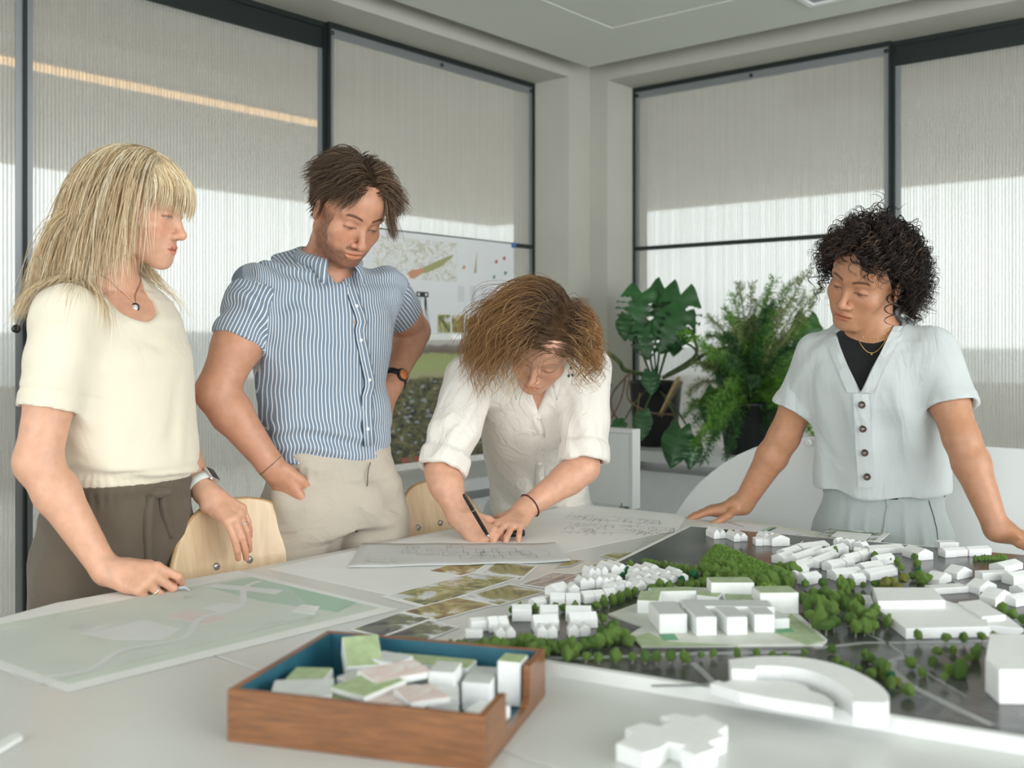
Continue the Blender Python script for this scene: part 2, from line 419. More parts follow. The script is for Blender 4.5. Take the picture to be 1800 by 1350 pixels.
# white flip-top table, its rounded top tipped upright behind the curly-haired woman
e = empty('flip_top_table', (3.03, .55, 0), 'white folding table with rounded top tipped upright behind the curly-haired woman', 'table')
poly = []
Rr = .62; y1, y0, zt, zb = 1.91, -.75, .943, .16
hgt = zt-zb
def rr_outline():
    pts = []
    for k in range(17):
        a = math.pi/2*(k/16); pts.append((y1-Rr+Rr*math.sin(a), zt-Rr+Rr*math.cos(a)))
    pts.append((y1, zb+.12)); pts.append((y1-.12, zb)); pts.append((y0+.12, zb)); pts.append((y0, zb+.12))
    for k in range(17):
        a = math.pi/2*(k/16); pts.append((y0+Rr-Rr*math.cos(a), zt-Rr+Rr*math.sin(a)))
    return pts
def extr_x(pts, x0, x1, tilt=0.0):
    n = len(pts); zc = min(p[1] for p in pts)
    v = [(x0+tilt*(p[1]-zc), p[0], p[1]) for p in pts]+[(x1+tilt*(p[1]-zc), p[0], p[1]) for p in pts]
    return MB().add(v, [tuple(range(n)), tuple(range(2*n-1, n-1, -1))]+[((i+1) % n, i, n+i, n+(i+1) % n) for i in range(n)])
o = extr_x(rr_outline(), 3.0, 3.024).build('table_top', M['white_panel'], e); bevel(o, .003)
MB().lathe([(.012, 0), (.012, .004), (.006, .006)], PT(1420, 778, 3.14).lerp(PT(1420, 778, 3.14), 0), 16, (-1, 0, 0)).build('cap', M['white_panel'], o)
for y in (-.2, 1.3):
    MB().tube([(3.06, y, .60), (3.06, y, .09)], .022, 10).build('post', M['steel'], e, True)
    MB().tube([(2.80, y, .07), (3.06, y, .09), (3.34, y, .07)], .020, 10).build('foot', M['steel'], e, True)
    for x in (2.80, 3.34):
        MB().lathe([(.030, -.011), (.034, -.007), (.034, .007), (.030, .011)], (x, y, .035), 16, (0, 1, 0)).build('caster', M['black_plastic'], e, True)
MB().tube([(3.06, -.2, .55), (3.06, 1.3, .55)], .015, 8).build('cross_bar', M['steel'], e, True)

# white desk screen standing beyond the table's corner
e = empty('desk_screen', (2.92, 2.25, 0), 'white rectangular screen panel on steel posts beside the black plant pot', 'screen')
o = MB().box((2.905, 1.918, .680), (2.938, 2.52, .925)).build('panel', M['white_panel'], e); bevel(o, .002)
m_ = MB().box((2.898, 1.912, .925), (2.944, 2.526, .938)); m_.build('top_rail', M['white_panel'], o)
MB().box((2.898, 1.912, .674), (2.944, 1.9185, .925)).build('end_rail', M['white_panel'], o)
for y in (1.96, 2.46):
    MB().tube([(2.92, y, .69), (2.92, y, .02)], .016, 10).build('post', M['steel'], e, True)
    MB().box((2.72, y-.03, 0), (3.12, y+.03, .02)).build('foot', M['steel'], e)

# ================================================================== paper on the table
def photo_mat(name, seed, cols, scale=3.0, rot=0.0, stretch=(1, 1, 1), detail=6, rough=.35):
    m, nt, b = nodes_of(name)
    tc = N(nt, 'ShaderNodeTexCoord'); mp = N(nt, 'ShaderNodeMapping'); mp.inputs['Location'].default_value = (seed*3.1, seed*1.7, 0)
    mp.inputs['Scale'].default_value = stretch; mp.inputs['Rotation'].default_value = (0, 0, rot)
    nt.links.new(tc.outputs['Object'], mp.inputs[0])
    nz = N(nt, 'ShaderNodeTexNoise', Scale=scale, Detail=float(detail), Distortion=.8, Roughness=.62); nt.links.new(mp.outputs[0], nz.inputs['Vector'])
    r = N(nt, 'ShaderNodeValToRGB'); nt.links.new(nz.outputs['Fac'], r.inputs[0])
    el = r.color_ramp.elements
    n = len(cols)
    el[0].position = .36; el[0].color = (*cols[0], 1); el[1].position = .64; el[1].color = (*cols[-1], 1)
    for k in range(1, n-1):
        q = el.new(.36+.28*k/(n-1)); q.color = (*cols[k], 1)
    nt.links.new(r.outputs[0], b.inputs['Base Color']); b.inputs['Roughness'].default_value = rough
    return m
GRN, BRN, DRK, SKY_, OLV = (.16, .19, .06), (.25, .15, .06), (.05, .05, .045), (.70, .73, .76), (.30, .28, .08)
PH = [photo_mat('landscape_print_a', 1, [DRK, BRN, OLV, (.5, .4, .2), SKY_], 14),
      photo_mat('landscape_print_b', 2, [(.08, .07, .05), OLV, (.36, .33, .18), SKY_, (.8, .82, .85)], 11),
      photo_mat('landscape_print_c', 3, [(.07, .08, .09), GRN, (.42, .38, .14), (.6, .63, .66), SKY_], 13, .5),
      photo_mat('landscape_print_d', 4, [(.04, .04, .05), (.15, .15, .13), GRN, (.55, .57, .60), (.85, .87, .9)], 17, 1.0),
      photo_mat('stripe_print', 5, [(.10, .07, .06), (.34, .27, .23), (.62, .58, .55), (.25, .2, .17)], 9, .9, (1, 9, 1))]
def tpoly(pxs, z): return [tuple(onz(x, y, z))[:2] for x, y in pxs]
def rect_from(p0, p1, wdt):
    """a rectangle on the table from its edge p0-p1 (pixels) and its width towards the camera"""
    a, b = Vector(tpoly([p0], TZ)[0]), Vector(tpoly([p1], TZ)[0]); d = (b-a).normalized(); n = Vector((d.y, -d.x))
    if n.dot(Vector((CA, SA))) > 0: n = -n
    return [tuple(a), tuple(b), tuple(b+n*wdt), tuple(a+n*wdt)]
_lev = [TZ]
def sheet_of_paper(name, poly, label, cat='paper', material=None, thick=.00035, group=None, z=None):
    z0 = z if z is not None else _lev[0]
    o = MB().prism(poly, z0, z0+thick).build(name, material or M['paper'])
    if z is None: _lev[0] = z0+thick+.00006
    o['_top'] = z0+thick
    return tag(o, label, cat, group)
def print_on(o, poly, material, name='printed_picture', lift=.0001):
    z = o['_top']
    return MB().prism(poly, z, z+lift).build(name, material, o)
def lerp2(a, b, t): return (a[0]+(b[0]-a[0])*t, a[1]+(b[1]-a[1])*t)
def quad_uv(q, u, v):
    return lerp2(lerp2(q[0], q[1], u), lerp2(q[3], q[2], u), v)
def stroke(mb, a, b, wdt, z, h=.0001):
    a, b = Vector((a[0], a[1])), Vector((b[0], b[1])); d = b-a
    if d.length < 1e-6: return
    n = Vector((-d.y, d.x)).normalized()*wdt/2
    mb.add([(a.x-n.x, a.y-n.y, z), (b.x-n.x, b.y-n.y, z), (b.x+n.x, b.y+n.y, z), (a.x+n.x, a.y+n.y, z)], [(0, 1, 2, 3)])

M['vellum'] = mat('tracing_paper', (.70, .715, .70), .5, var=.03, scale=10)
M['plan_green'] = mat('plan_tint', (.60, .66, .58), .55, var=.03, scale=12)
M['plan_white'] = mat('plan_pale', (.72, .74, .74), .55)
M['plan_pink'] = mat('plan_pink', (.70, .58, .55), .55)
M['plan_dkgreen'] = mat('plan_deep_green', (.38, .55, .43), .55)
M['plan_line'] = mat('plan_line', (.55, .60, .56), .55)
# large white sheet along the far edge, under everything
big = sheet_of_paper('drawing_sheet', [tuple(onz(*p, TZ)[:2]) for p in ((472, 1000), (684, 1046), (880, 1000), (1008, 968), (1192, 932), (1206, 906), (1020, 886), (860, 917))], 'large white sheet of drawings spread along the far table edge', z=None)
# site plan at the left under translucent film
q = tpoly([(-150, 1120), (432, 1008), (700, 1072), (120, 1218)], TZ)
under = sheet_of_paper('plan_sheet', tpoly([(-160, 1130), (100, 1060), (420, 1003), (660, 1062), (100, 1205)], TZ), 'plain white sheet showing beneath the pale green site plan', 'plan')
plan = sheet_of_paper('site_plan', q, 'pale green printed site plan with white border beside the blonde woman\'s fist', 'plan', M['paper'])
ins = [quad_uv(q, .03, .06), quad_uv(q, .975, .06), quad_uv(q, .975, .93), quad_uv(q, .03, .93)]
g1 = print_on(plan, ins, M['plan_green'], 'printed_ground')
zz = plan['_top']+.0001
_pz = [0]
def patch(name, uv, m, h=.00008):
    _pz[0] += .00006; return MB().prism([quad_uv(q, *p) for p in uv], zz, zz+h+_pz[0]).build(name, m, plan)
patch('printed_field', [(.80, .10), (.975, .10), (.975, .80), (.86, .86), (.80, .5)], M['plan_dkgreen'])
patch('printed_block', [(.28, .40), (.34, .36), (.40, .42), (.46, .40), (.47, .62), (.38, .70), (.30, .58)], M['plan_white'])
patch('printed_block', [(.52, .42), (.60, .40), (.62, .62), (.54, .64)], M['plan_pink'])
patch('printed_block', [(.64, .42), (.72, .40), (.73, .50), (.65, .54)], M['plan_white'])
patch('printed_block', [(.80, .10), (.84, .08), (.93, .40), (.88, .44), (.85, .3)], M['plan_white'])
patch('printed_block', [(.78, .72), (.85, .66), (.87, .74), (.80, .82)], M['paper'])
lm = MB()
rnd = random.Random(3)
for k in range(26):
    u, v = rnd.uniform(.06, .9), rnd.uniform(.1, .88); pa = quad_uv(q, u, v)
    for s in range(6):
        u2, v2 = u+rnd.uniform(-.04, .07), v+rnd.uniform(-.05, .05)
        u2 = min(.96, max(.04, u2)); v2 = min(.92, max(.07, v2)); pb = quad_uv(q, u2, v2)
        stroke(lm, pa, pb, .0012, zz+.0007); pa, u, v = pb, u2, v2
o = lm.build('printed_lines', M['plan_line'], plan); o['kind'] = 'stuff'
# road across the plan
lm = MB(); pa = quad_uv(q, .03, .80)
for k in range(1, 20):
    u = .03+k/19*.93; pb = quad_uv(q, u, .80-.62*(k/19)**2+.05*math.sin(k)); stroke(lm, pa, pb, .012, zz+.0006); pa = pb
lm.build('printed_road', M['plan_white'], plan)
# translucent film over the plan's far half
m, nt, b = nodes_of('drafting_film'); b.inputs['Base Color'].default_value = (.85, .87, .86, 1); b.inputs['Roughness'].default_value = .4; b.inputs['Alpha'].default_value = .13
M['film'] = m
film = MB()
qf = tpoly([(-100, 1135), (470, 1003), (560, 1085), (60, 1210)], TZ)
g = []
for j in range(9):
    g.append([(*quad_uv(qf, i/20, j/8), _lev[0]+.0030+.0006*math.sin(i*.9+j*.7)) for i in range(21)])
film.sheet(g[::-1], .0002); o = film.build('drafting_film', M['film'], None, True)
tag(o, 'loose translucent drafting film lying over the pale green site plan', 'film'); _lev[0] += .0

# photo prints
photos = [
 ([(756, 1004), (803, 990), (858, 989), (822, 1013)], 0, 'brown landscape photo print half under the tracing paper'),
 ([(848, 1008), (872, 991), (942, 995), (914, 1019)], 1, 'photo print with pale sky beside the brown one'),
 ([(684, 1048), (828, 1009), (908, 1016), (752, 1066)], 2, 'long photo print of gardens next to the white sheet corner'),
 ([(820, 1049), (895, 1029), (958, 1040), (876, 1064)], 1, 'olive meadow photo print beside the small model houses'),
 ([(712, 1076), (803, 1052), (865, 1064), (769, 1090)], 0, 'photo print of yellow bushes below the long garden print'),
 ([(622, 1107), (700, 1080), (756, 1088), (672, 1119)], 3, 'dark village photo print close to the site plan corner'),
 ([(674, 1122), (753, 1093), (801, 1105), (718, 1138)], 3, 'grey photo print just behind the wooden tray'),
 ([(918, 1028), (970, 1008), (1030, 1013), (978, 1037)], 4, 'striped brown photo print next to the model board'),
 ([(1012, 1008), (1062, 986), (1108, 983), (1062, 1004)], 2, 'landscape photo print partly under the model board edge'),
 ([(976, 998), (1000, 986), (1024, 986), (1004, 996)], 1, 'small photo print peeking from under the tracing paper corner'),
 ([(1058, 978), (1078, 973), (1120, 973), (1094, 988)], 2, 'small green photo print touching the board\'s white edge'),
]
for pxs, k, lab in photos:
    c = (sum(p[0] for p in pxs)/4, sum(p[1] for p in pxs)/4)
    gq = tpoly(pxs, TZ); cc = tpoly([c], TZ)[0]
    outer = [lerp2(cc, p, 1.13) for p in gq]
    o = sheet_of_paper('photo_print', outer, lab, 'photo', group='photo prints on the table', z=TZ+.0005+.00013*photos.index((pxs, k, lab)), thick=.0003)
    print_on(o, gq, PH[k])
# tracing paper with the drawing in progress (slightly wavy)
tq = tpoly([(636, 957), (975, 957), (1004, 990), (612, 1000)], TZ)
m, nt, b = nodes_of('tracing_sheet'); b.inputs['Base Color'].default_value = (.74, .755, .74, 1); b.inputs['Roughness'].default_value = .55; b.inputs['Alpha'].default_value = .82
M['tracing'] = m
g = []; zb = TZ+.0024
for j in range(9):
    g.append([(*quad_uv(tq, i/24, j/8), zb+.0006+.0006*math.sin(i*.8+j)+(.003*(i/24-.85)**2*40 if i > 20 else 0)) for i in range(25)])
trace = MB().sheet(g[::-1], .0003).build('tracing_paper', M['tracing'], None, True)
tag(trace, 'curled tracing paper under the writing woman\'s pen', 'tracing paper')
lm = MB(); rnd = random.Random(11); zt_ = zb+.0020
def S(u0, v0, u1, v1, wd=.0016): stroke(lm, quad_uv(tq, u0, v0), quad_uv(tq, u1, v1), wd*.6, zt_)
def rectS(u, v, du, dv, wd=.0014):
    S(u, v, u+du, v, wd); S(u+du, v, u+du, v+dv, wd); S(u+du, v+dv, u, v+dv, wd); S(u, v+dv, u, v, wd)
for u, v, du, dv in ((.24, .18, .06, .10), (.22, .36, .07, .12), (.34, .30, .10, .10), (.42, .46, .12, .16), (.52, .34, .10, .18), (.60, .46, .09, .2), (.66, .30, .12, .22), (.74, .46, .10, .2), (.50, .62, .16, .14), (.70, .62, .16, .16), (.44, .14, .08, .12), (.30, .50, .1, .08)):
    rectS(u, v, du, dv)
    for k in range(2): S(u+du*rnd.random(), v, u+du*rnd.random(), v+dv, .001)
for k in range(40):
    u, v = rnd.uniform(.06, .22), rnd.uniform(.62, .9); S(u, v, u+rnd.uniform(-.03, .04), v+rnd.uniform(-.06, .06), .0009)
for k in range(36):
    a = k/35*2*math.pi; S(.86+.07*math.cos(a), .55+.2*math.sin(a), .86+.07*math.cos(a+.17), .55+.2*math.sin(a+.17), .0009)
o = lm.build('ink_drawing', M['ink'], trace); o['kind'] = 'stuff'
# perspective line drawing on the big sheet
bq = tpoly([(1000, 893), (1188, 912), (1190, 945), (950, 942)], TZ); lm = MB(); zt_ = big['_top']+.00015; tq2 = bq
def S2(u0, v0, u1, v1, wd=.0022): stroke(lm, quad_uv(bq, u0, v0), quad_uv(bq, u1, v1), wd*.55, zt_)
for (u0, v0, du, dv, n) in ((.06, .18, .80, .22, 60), (.12, .52, .86, .36, 110)):
    S2(u0, v0+dv, u0+du, v0+dv*.8); S2(u0, v0+dv*.6, u0+du*.3, v0); S2(u0+du*.3, v0, u0+du, v0+.02); S2(u0+du, v0, u0+du, v0+dv)
    for k in range(n):
        u, v = u0+du*rnd.random(), v0+dv*rnd.random()
        if k % 3: S2(u, v, u+rnd.uniform(-.05, .05), v+rnd.uniform(-.05, .05), .0014)
        else:
            S2(u, v, u+.06, v+.01, .0016); S2(u+.06, v+.01, u+.05, v+.09, .0016); S2(u, v, u-.01, v+.08, .0016)
o = lm.build('ink_drawing', M['ink'], big); o['kind'] = 'stuff'
# printed plan and booklet by the curly-haired woman
q7 = tpoly([(1196, 922), (1300, 915), (1446, 936), (1424, 950), (1330, 948), (1214, 938)], TZ)
o = sheet_of_paper('printed_plan', q7, 'printed plan with green strip under the curly-haired woman\'s hand', 'plan', mat('plan_print', (.66, .67, .58), .5, var=.06, scale=9), z=TZ+.0003)
m1 = M['plan_white']
print_on(o, tpoly([(1232, 924), (1300, 919), (1352, 926), (1322, 940), (1246, 936)], TZ), mat('lilac_white', (.74, .74, .77), .5), 'printed_block')
print_on(o, tpoly([(1330, 941), (1362, 928), (1420, 938), (1404, 947)], TZ), mat('lilac_white2', (.70, .71, .74), .5), 'printed_block')
print_on(o, tpoly([(1316, 941), (1356, 926), (1366, 928), (1332, 943)], TZ), M['plan_dkgreen'], 'printed_strip')
lm = MB(); zt_ = o['_top']+.0003
for a, b_ in (((1226, 926), (1242, 938)), ((1280, 919), (1308, 927)), ((1360, 944), (1408, 940)), ((1240, 937), (1320, 941))):
    pa, pb = tpoly([a, b_], TZ); stroke(lm, pa, pb, .003, zt_)
l_ = lm.build('printed_lines', M['ink'], o); l_['kind'] = 'stuff'
qb = tpoly([(1428, 950), (1456, 934), (1558, 943), (1536, 962)], TZ)
bk = empty('booklet', (*[sum(p[i] for p in qb)/4 for i in (0, 1)], TZ), 'thick white booklet with photo cover in front of the curly-haired woman', 'booklet')
for k in range(3):
    pp = [(p[0]+.002*k, p[1]-.003*k) for p in qb]
    MB().prism(pp, TZ+.0012+.0025*k, TZ+.0034+.0025*k).build('page_block', M['paper'], bk)
zc = TZ+.0034+.005
MB().prism([quad_uv(qb, .03, .04), quad_uv(qb, .97, .04), quad_uv(qb, .97, .96), quad_uv(qb, .03, .96)], zc, zc+.0002).build('cover_print', PH[3], bk)
MB().prism([quad_uv(qb, .20, .25), quad_uv(qb, .75, .22), quad_uv(qb, .80, .80), quad_uv(qb, .12, .84)], zc+.0002, zc+.0004).build('cover_panel', M['paper'], bk)
MB().prism([quad_uv(qb, .03, .04), quad_uv(qb, .12, .04), quad_uv(qb, .12, .96), quad_uv(qb, .03, .96)], zc+.0002, zc+.0004).build('cover_strip', mat('rust', (.32, .15, .07), .5), bk)
# thin white thing at the very left front of the table
o = sheet_of_paper('paper_strip', tpoly([(-30, 1325), (30, 1297), (40, 1303), (-20, 1340)], TZ), 'narrow folded white paper strip at the near table corner', thick=.006)

# ================================================================== the wooden tray and its blocks
L0 = onz(399, 1303, TZ); ang = math.radians(-66.5)
bu = Vector((math.cos(ang), math.sin(ang), 0)); bw = Vector((-bu.y, bu.x, 0)) if (-bu.y)*1 > 0 else Vector((bu.y, -bu.x, 0))
BL, BW, BH, bt = .332, .272, .064, .009
def BX(u, w_, z): return Vector((L0.x, L0.y, TZ))+bu*u+bw*w_+Vector((0, 0, z))
tray = empty('wooden_tray', BX(BL/2, BW/2, 0), 'walnut letter tray lined in dark teal, notched on one side', 'tray')
def slab(u0, w0, z0, u1, w1, z1):
    c = [BX(u, w_, z) for z in (z0, z1) for (u, w_) in ((u0, w0), (u1, w0), (u1, w1), (u0, w1))]
    return MB().add(c, [(3, 2, 1, 0), (4, 5, 6, 7), (0, 1, 5, 4), (1, 2, 6, 5), (2, 3, 7, 6), (3, 0, 4, 7)])
slab(bt*.5, bt*.5, .0008, BL-bt*.5, BW-bt*.5, .006).build('bottom_board', M['teal'], tray)
def wall2(nm, u0, w0, u1, w1, inner):
    o = slab(u0, w0, .0, u1, w1, BH).build(nm, M['walnut'], tray); bevel(o, .001, 1); return o
wall2('side_wall', 0, 0, BL, bt, 0); wall2('side_wall', 0, BW-bt, BL, BW, 0); wall2('end_wall', 0, bt, bt, BW-bt, 0)
# notched end wall
pts = [(bt, 0), (BW-bt, 0), (BW-bt, BH), (BW*.71, BH), (BW*.69, .022), (BW*.66, .014), (BW*.34, .014), (BW*.315, .020), (BW*.305, BH), (bt, BH)]
n = len(pts); v = [BX(BL-bt, p[0], p[1]) for p in pts]+[BX(BL, p[0], p[1]) for p in pts]
MB().add(v, [tuple(range(n))[::-1], tuple(range(n, 2*n))]+[(i, (i+1) % n, n+(i+1) % n, n+i) for i in range(n)]).build('notched_wall', M['walnut'], tray)
e_ = .0012
for (a, b_, c, d) in ((bt, bt, BL-bt, bt+e_), (bt, BW-bt-e_, BL-bt, BW-bt), (bt, bt+e_, bt+e_, BW-bt-e_)):
    slab(a, b_, .0065, c, d, BH-.0012).build('lining', M['teal'], tray)

M['block_green'] = mat('block_green', (.38, .47, .26), .7, var=.12, scale=60)
M['block_grey'] = mat('block_grey', (.60, .62, .60), .6, var=.05, scale=40)
M['block_pink'] = photo_mat('block_pink_stripes', 6, [(.78, .74, .72), (.70, .52, .46), (.78, .78, .76)], 16, .6, (1, 7, 1), 2, .6)
def block(u, w_, z, du, dw, dh, rz, rx, top, label, lean=0.0):
    c = BX(u, w_, z)
    R = Matrix.Rotation(math.atan2(bu.y, bu.x)+rz, 4, 'Z') @ Matrix.Rotation(rx, 4, 'X') @ Matrix.Rotation(lean, 4, 'Y')
    def P(a, b_, k): return Matrix.Translation(c) @ R @ Vector((a*du/2, b_*dw/2, k))
    fcs = [(3, 2, 1, 0), (4, 5, 6, 7), (0, 1, 5, 4), (1, 2, 6, 5), (2, 3, 7, 6), (3, 0, 4, 7)]
    cs = ((-1, -1), (1, -1), (1, 1), (-1, 1))
    vv = [P(a, b_, 0) for a, b_ in cs]+[P(a, b_, dh) for a, b_ in cs]
    base = MB().add(vv, fcs).build('model_block', M['foam_white']); bevel(base, .0006, 1)
    tag(base, label, 'block', 'foam blocks in the tray')
    if top:
        vv = [P(a*.97, b_*.97, dh) for a, b_ in cs]+[P(a*.97, b_*.97, dh+.0009) for a, b_ in cs]
        MB().add(vv, fcs).build('roof_sheet', M[top], base)
FZ = .0075
block(.085, .205, .036, .050, .062, .030, .55, .42, 'block_green', 'white foam block with green roof tipped up at the back of the tray')
block(.052, .112, FZ, .05, .06, .044, .2, 0, 'block_green', 'white foam block with green roof by the tray\'s end wall opposite the notch')
block(.100, .058, FZ, .085, .070, .040, .15, 0, 'block_green', 'broad foam block with green roof near the tray\'s front wall')
block(.125, .150, FZ, .06, .07, .040, -.3, 0, 'block_grey', 'grey topped foam block in the tray\'s middle')
block(.165, .135, .052, .085, .05, .008, .9, .06, 'block_pink', 'flat pink striped foam plate lying on other blocks')
block(.190, .072, FZ, .070, .080, .042, .45, 0, 'block_pink', 'pink striped foam slab beside the tray\'s front wall')
block(.180, .228, FZ, .12, .040, .040, .0, 0, 'block_green', 'long thin foam block with green roof against the tray\'s back wall')
block(.222, .170, FZ, .034, .046, .052, .1, 0, 'block_grey', 'upright grey topped foam block near the long green one')
block(.240, .118, FZ, .036, .045, .038, .35, .0, None, 'plain white foam block beside the striped slab')
block(.262, .200, FZ, .038, .070, .036, .12, .0, 'block_grey', 'broad grey foam block close to the tray\'s back wall')
block(.302, .214, FZ, .032, .036, .058, .0, 0, 'block_green', 'tall white foam block with green roof in the tray corner by the notch')
block(.278, .058, FZ, .060, .060, .026, .1, 0, 'block_pink', 'low white foam block with faint pink stripes beside the notch')
block(.294, .128, FZ, .044, .040, .020, -.2, 0, None, 'small white foam block lying in the tray\'s notch')
block(.075, .052, .0492, .075, .060, .0065, .4, .03, 'block_grey', 'thin grey foam plate on the broad green roofed block')
block(.150, .085, .0512, .060, .075, .0065, -.35, .02, 'block_green', 'thin green topped foam plate between the striped slab and the broad block')
block(.228, .070, .0512, .050, .062, .0065, .75, -.03, 'block_pink', 'small pink striped plate resting near the plain white block')
block(.130, .200, .0492, .050, .040, .0065, -.2, .0, 'block_grey', 'thin grey plate before the tipped green roofed block')
block(.150, .022, FZ, .110, .022, .030, .0, 0, None, 'plain white foam strip along the tray\'s front wall')

# loose stepped white block on the table in front of the board
def lp(pxs, z): return [tuple(onz(x, y, z))[:2] for x, y in pxs]
outl = [(1082, 1318), (1112, 1300), (1098, 1290), (1128, 1278), (1160, 1286), (1178, 1274), (1160, 1268), (1186, 1262), (1220, 1270), (1236, 1264), (1280, 1285), (1262, 1297), (1278, 1304), (1246, 1316), (1262, 1326), (1226, 1340), (1196, 1330), (1206, 1322), (1176, 1316), (1160, 1328), (1132, 1336)]
o = MB().prism(lp([(x, y+20) for x, y in outl], TZ), TZ, TZ+.021).build('foam_building', M['foam_white']); bevel(o, .0015)
tag(o, 'loose white cross-shaped foam building lying on the table before the board', 'block')

# ================================================================== posters on the left window
def on_glass(a, z): return (a, YG-.0045, z)
def vquad(a0, a1, z0, z1, y, th=.0006):
    return MB().box((a0, y-th, z0), (a1, y, z1))
YP = YG-.0035-.032+.026
YP = YG-.016
post = vquad(2.78, 3.742, 1.262, 1.684, YP).build('plan_poster', mat('poster_paper', (.74, .76, .77), .5, var=.02, scale=5))
tag(post, 'white planning poster with map, text columns and small pictures behind the bending woman', 'poster')
def pr(a0, a1, z0, z1, m, nm, lift=.0012): return vquad(a0, a1, z0, z1, YP-lift+.0004, .0003).build(nm, m, post)
def wx(px): # pixel column -> x on the panel plane
    r = (px-900)/FPX; d = YP/(SA-r*CA); return d*(CA+r*SA), d
def wz(px, py): return CAMH+(600-py)/FPX*wx(px)[1]
mapm = photo_mat('map_print', 8, [(.74, .75, .75), (.74, .75, .75), (.72, .73, .72), (.50, .50, .36), (.74, .75, .75), (.74, .75, .75), (.66, .67, .62)], 15, 0, (1, 1, 1.3), 3)
pr(2.86, wx(803)[0], 1.49, 1.66, mapm, 'printed_map')
def blob(px, py, w_, h_, m, rot=0, nm='printed_patch', lift=.0016):
    x, d = wx(px); z = wz(px, py); pts = []
    for k in range(10):
        a = k/10*2*math.pi; r = 1+.25*math.sin(3*a+px); u, v_ = w_/2*r*math.cos(a), h_/2*r*math.sin(a)
        pts.append((x+u*math.cos(rot)-v_*math.sin(rot), YP-lift, z+u*math.sin(rot)+v_*math.cos(rot)))
    MB().add(pts, [tuple(range(10))[::-1]]).build(nm, m, post)
mo, mg, mr, mt_, mgy = mat('print_orange', (.58, .30, .18), .5), mat('print_olive', (.36, .36, .16), .5), mat('print_red', (.45, .10, .10), .5), mat('print_teal', (.10, .25, .25), .5), mat('print_grey', (.55, .57, .60), .5)
blob(730, 480, .10, .035, mo, .3, lift=.0017); blob(760, 468, .28, .03, mg, .35, lift=.0016); blob(700, 492, .10, .02, mg, .1, lift=.0015)
for (x, y, m_) in ((872, 460, mr), (886, 454, mr), (868, 487, mt_), (888, 480, mt_), (815, 470, mo)): blob(x, y, .022, .016, m_, .5)
m_ = MB()
x, d = wx(835); MB().add([(x-.008, YP-.0016, wz(835, 480)), (x+.006, YP-.0016, wz(835, 480)), (x+.012, YP-.0016, wz(835, 440))], [(0, 1, 2)]).build('printed_mark', mg, post)
for px in (810, 831, 850):
    x, d = wx(px)
    for k in range(9):
        z = wz(px, 504)-k*.0078; MB().box((x-.020, YP-.0019, z-.0026), (x+.020, YP-.0014, z+.0014)).build('printed_text_line', mgy, post)
xs = [wx(p)[0] for p in (768, 793, 817, 838, 858)]
for k, mm in enumerate((PH[2], PH[0], PH[0], PH[3])):
    pr(xs[k]+.004, xs[k+1]-.006, 1.268, 1.345, mm, 'printed_picture')
# picture of a pylon with a black head on the poster
x0, d0 = wx(742); zt0 = wz(742, 518)
for (sx, ex, w_) in ((-.012, -.02, .007), (.012, .045, .008), (.02, .016, .006)):
    MB().add([(x0+sx-w_, YP-.0018, zt0), (x0+sx+w_, YP-.0018, zt0), (x0+ex+w_, YP-.0018, 1.27), (x0+ex-w_, YP-.0018, 1.27)], [(3, 2, 1, 0)]).build('printed_leg', mgy, post)
MB().box((x0-.036, YP-.0024, zt0-.010), (x0+.036, YP-.0019, zt0+.012)).build('printed_head', M['ink'], post)
for s in (-.022, .022):
    MB().lathe([(.006, 0), (.006, .0004)], (x0+s, YP-.0024, zt0+.001), 12, (0, -1, 0)).build('printed_hole', M['paper'], post)
# blue clips at the poster's corner
o = MB().box((3.725, YP-.010, 1.666), (3.748, YP-.0006, 1.690)).build('poster_clip', mat('blue_clip', (.05, .16, .38), .4))
tag(o, 'small blue clip at the upper corner of the planning poster', 'clip')
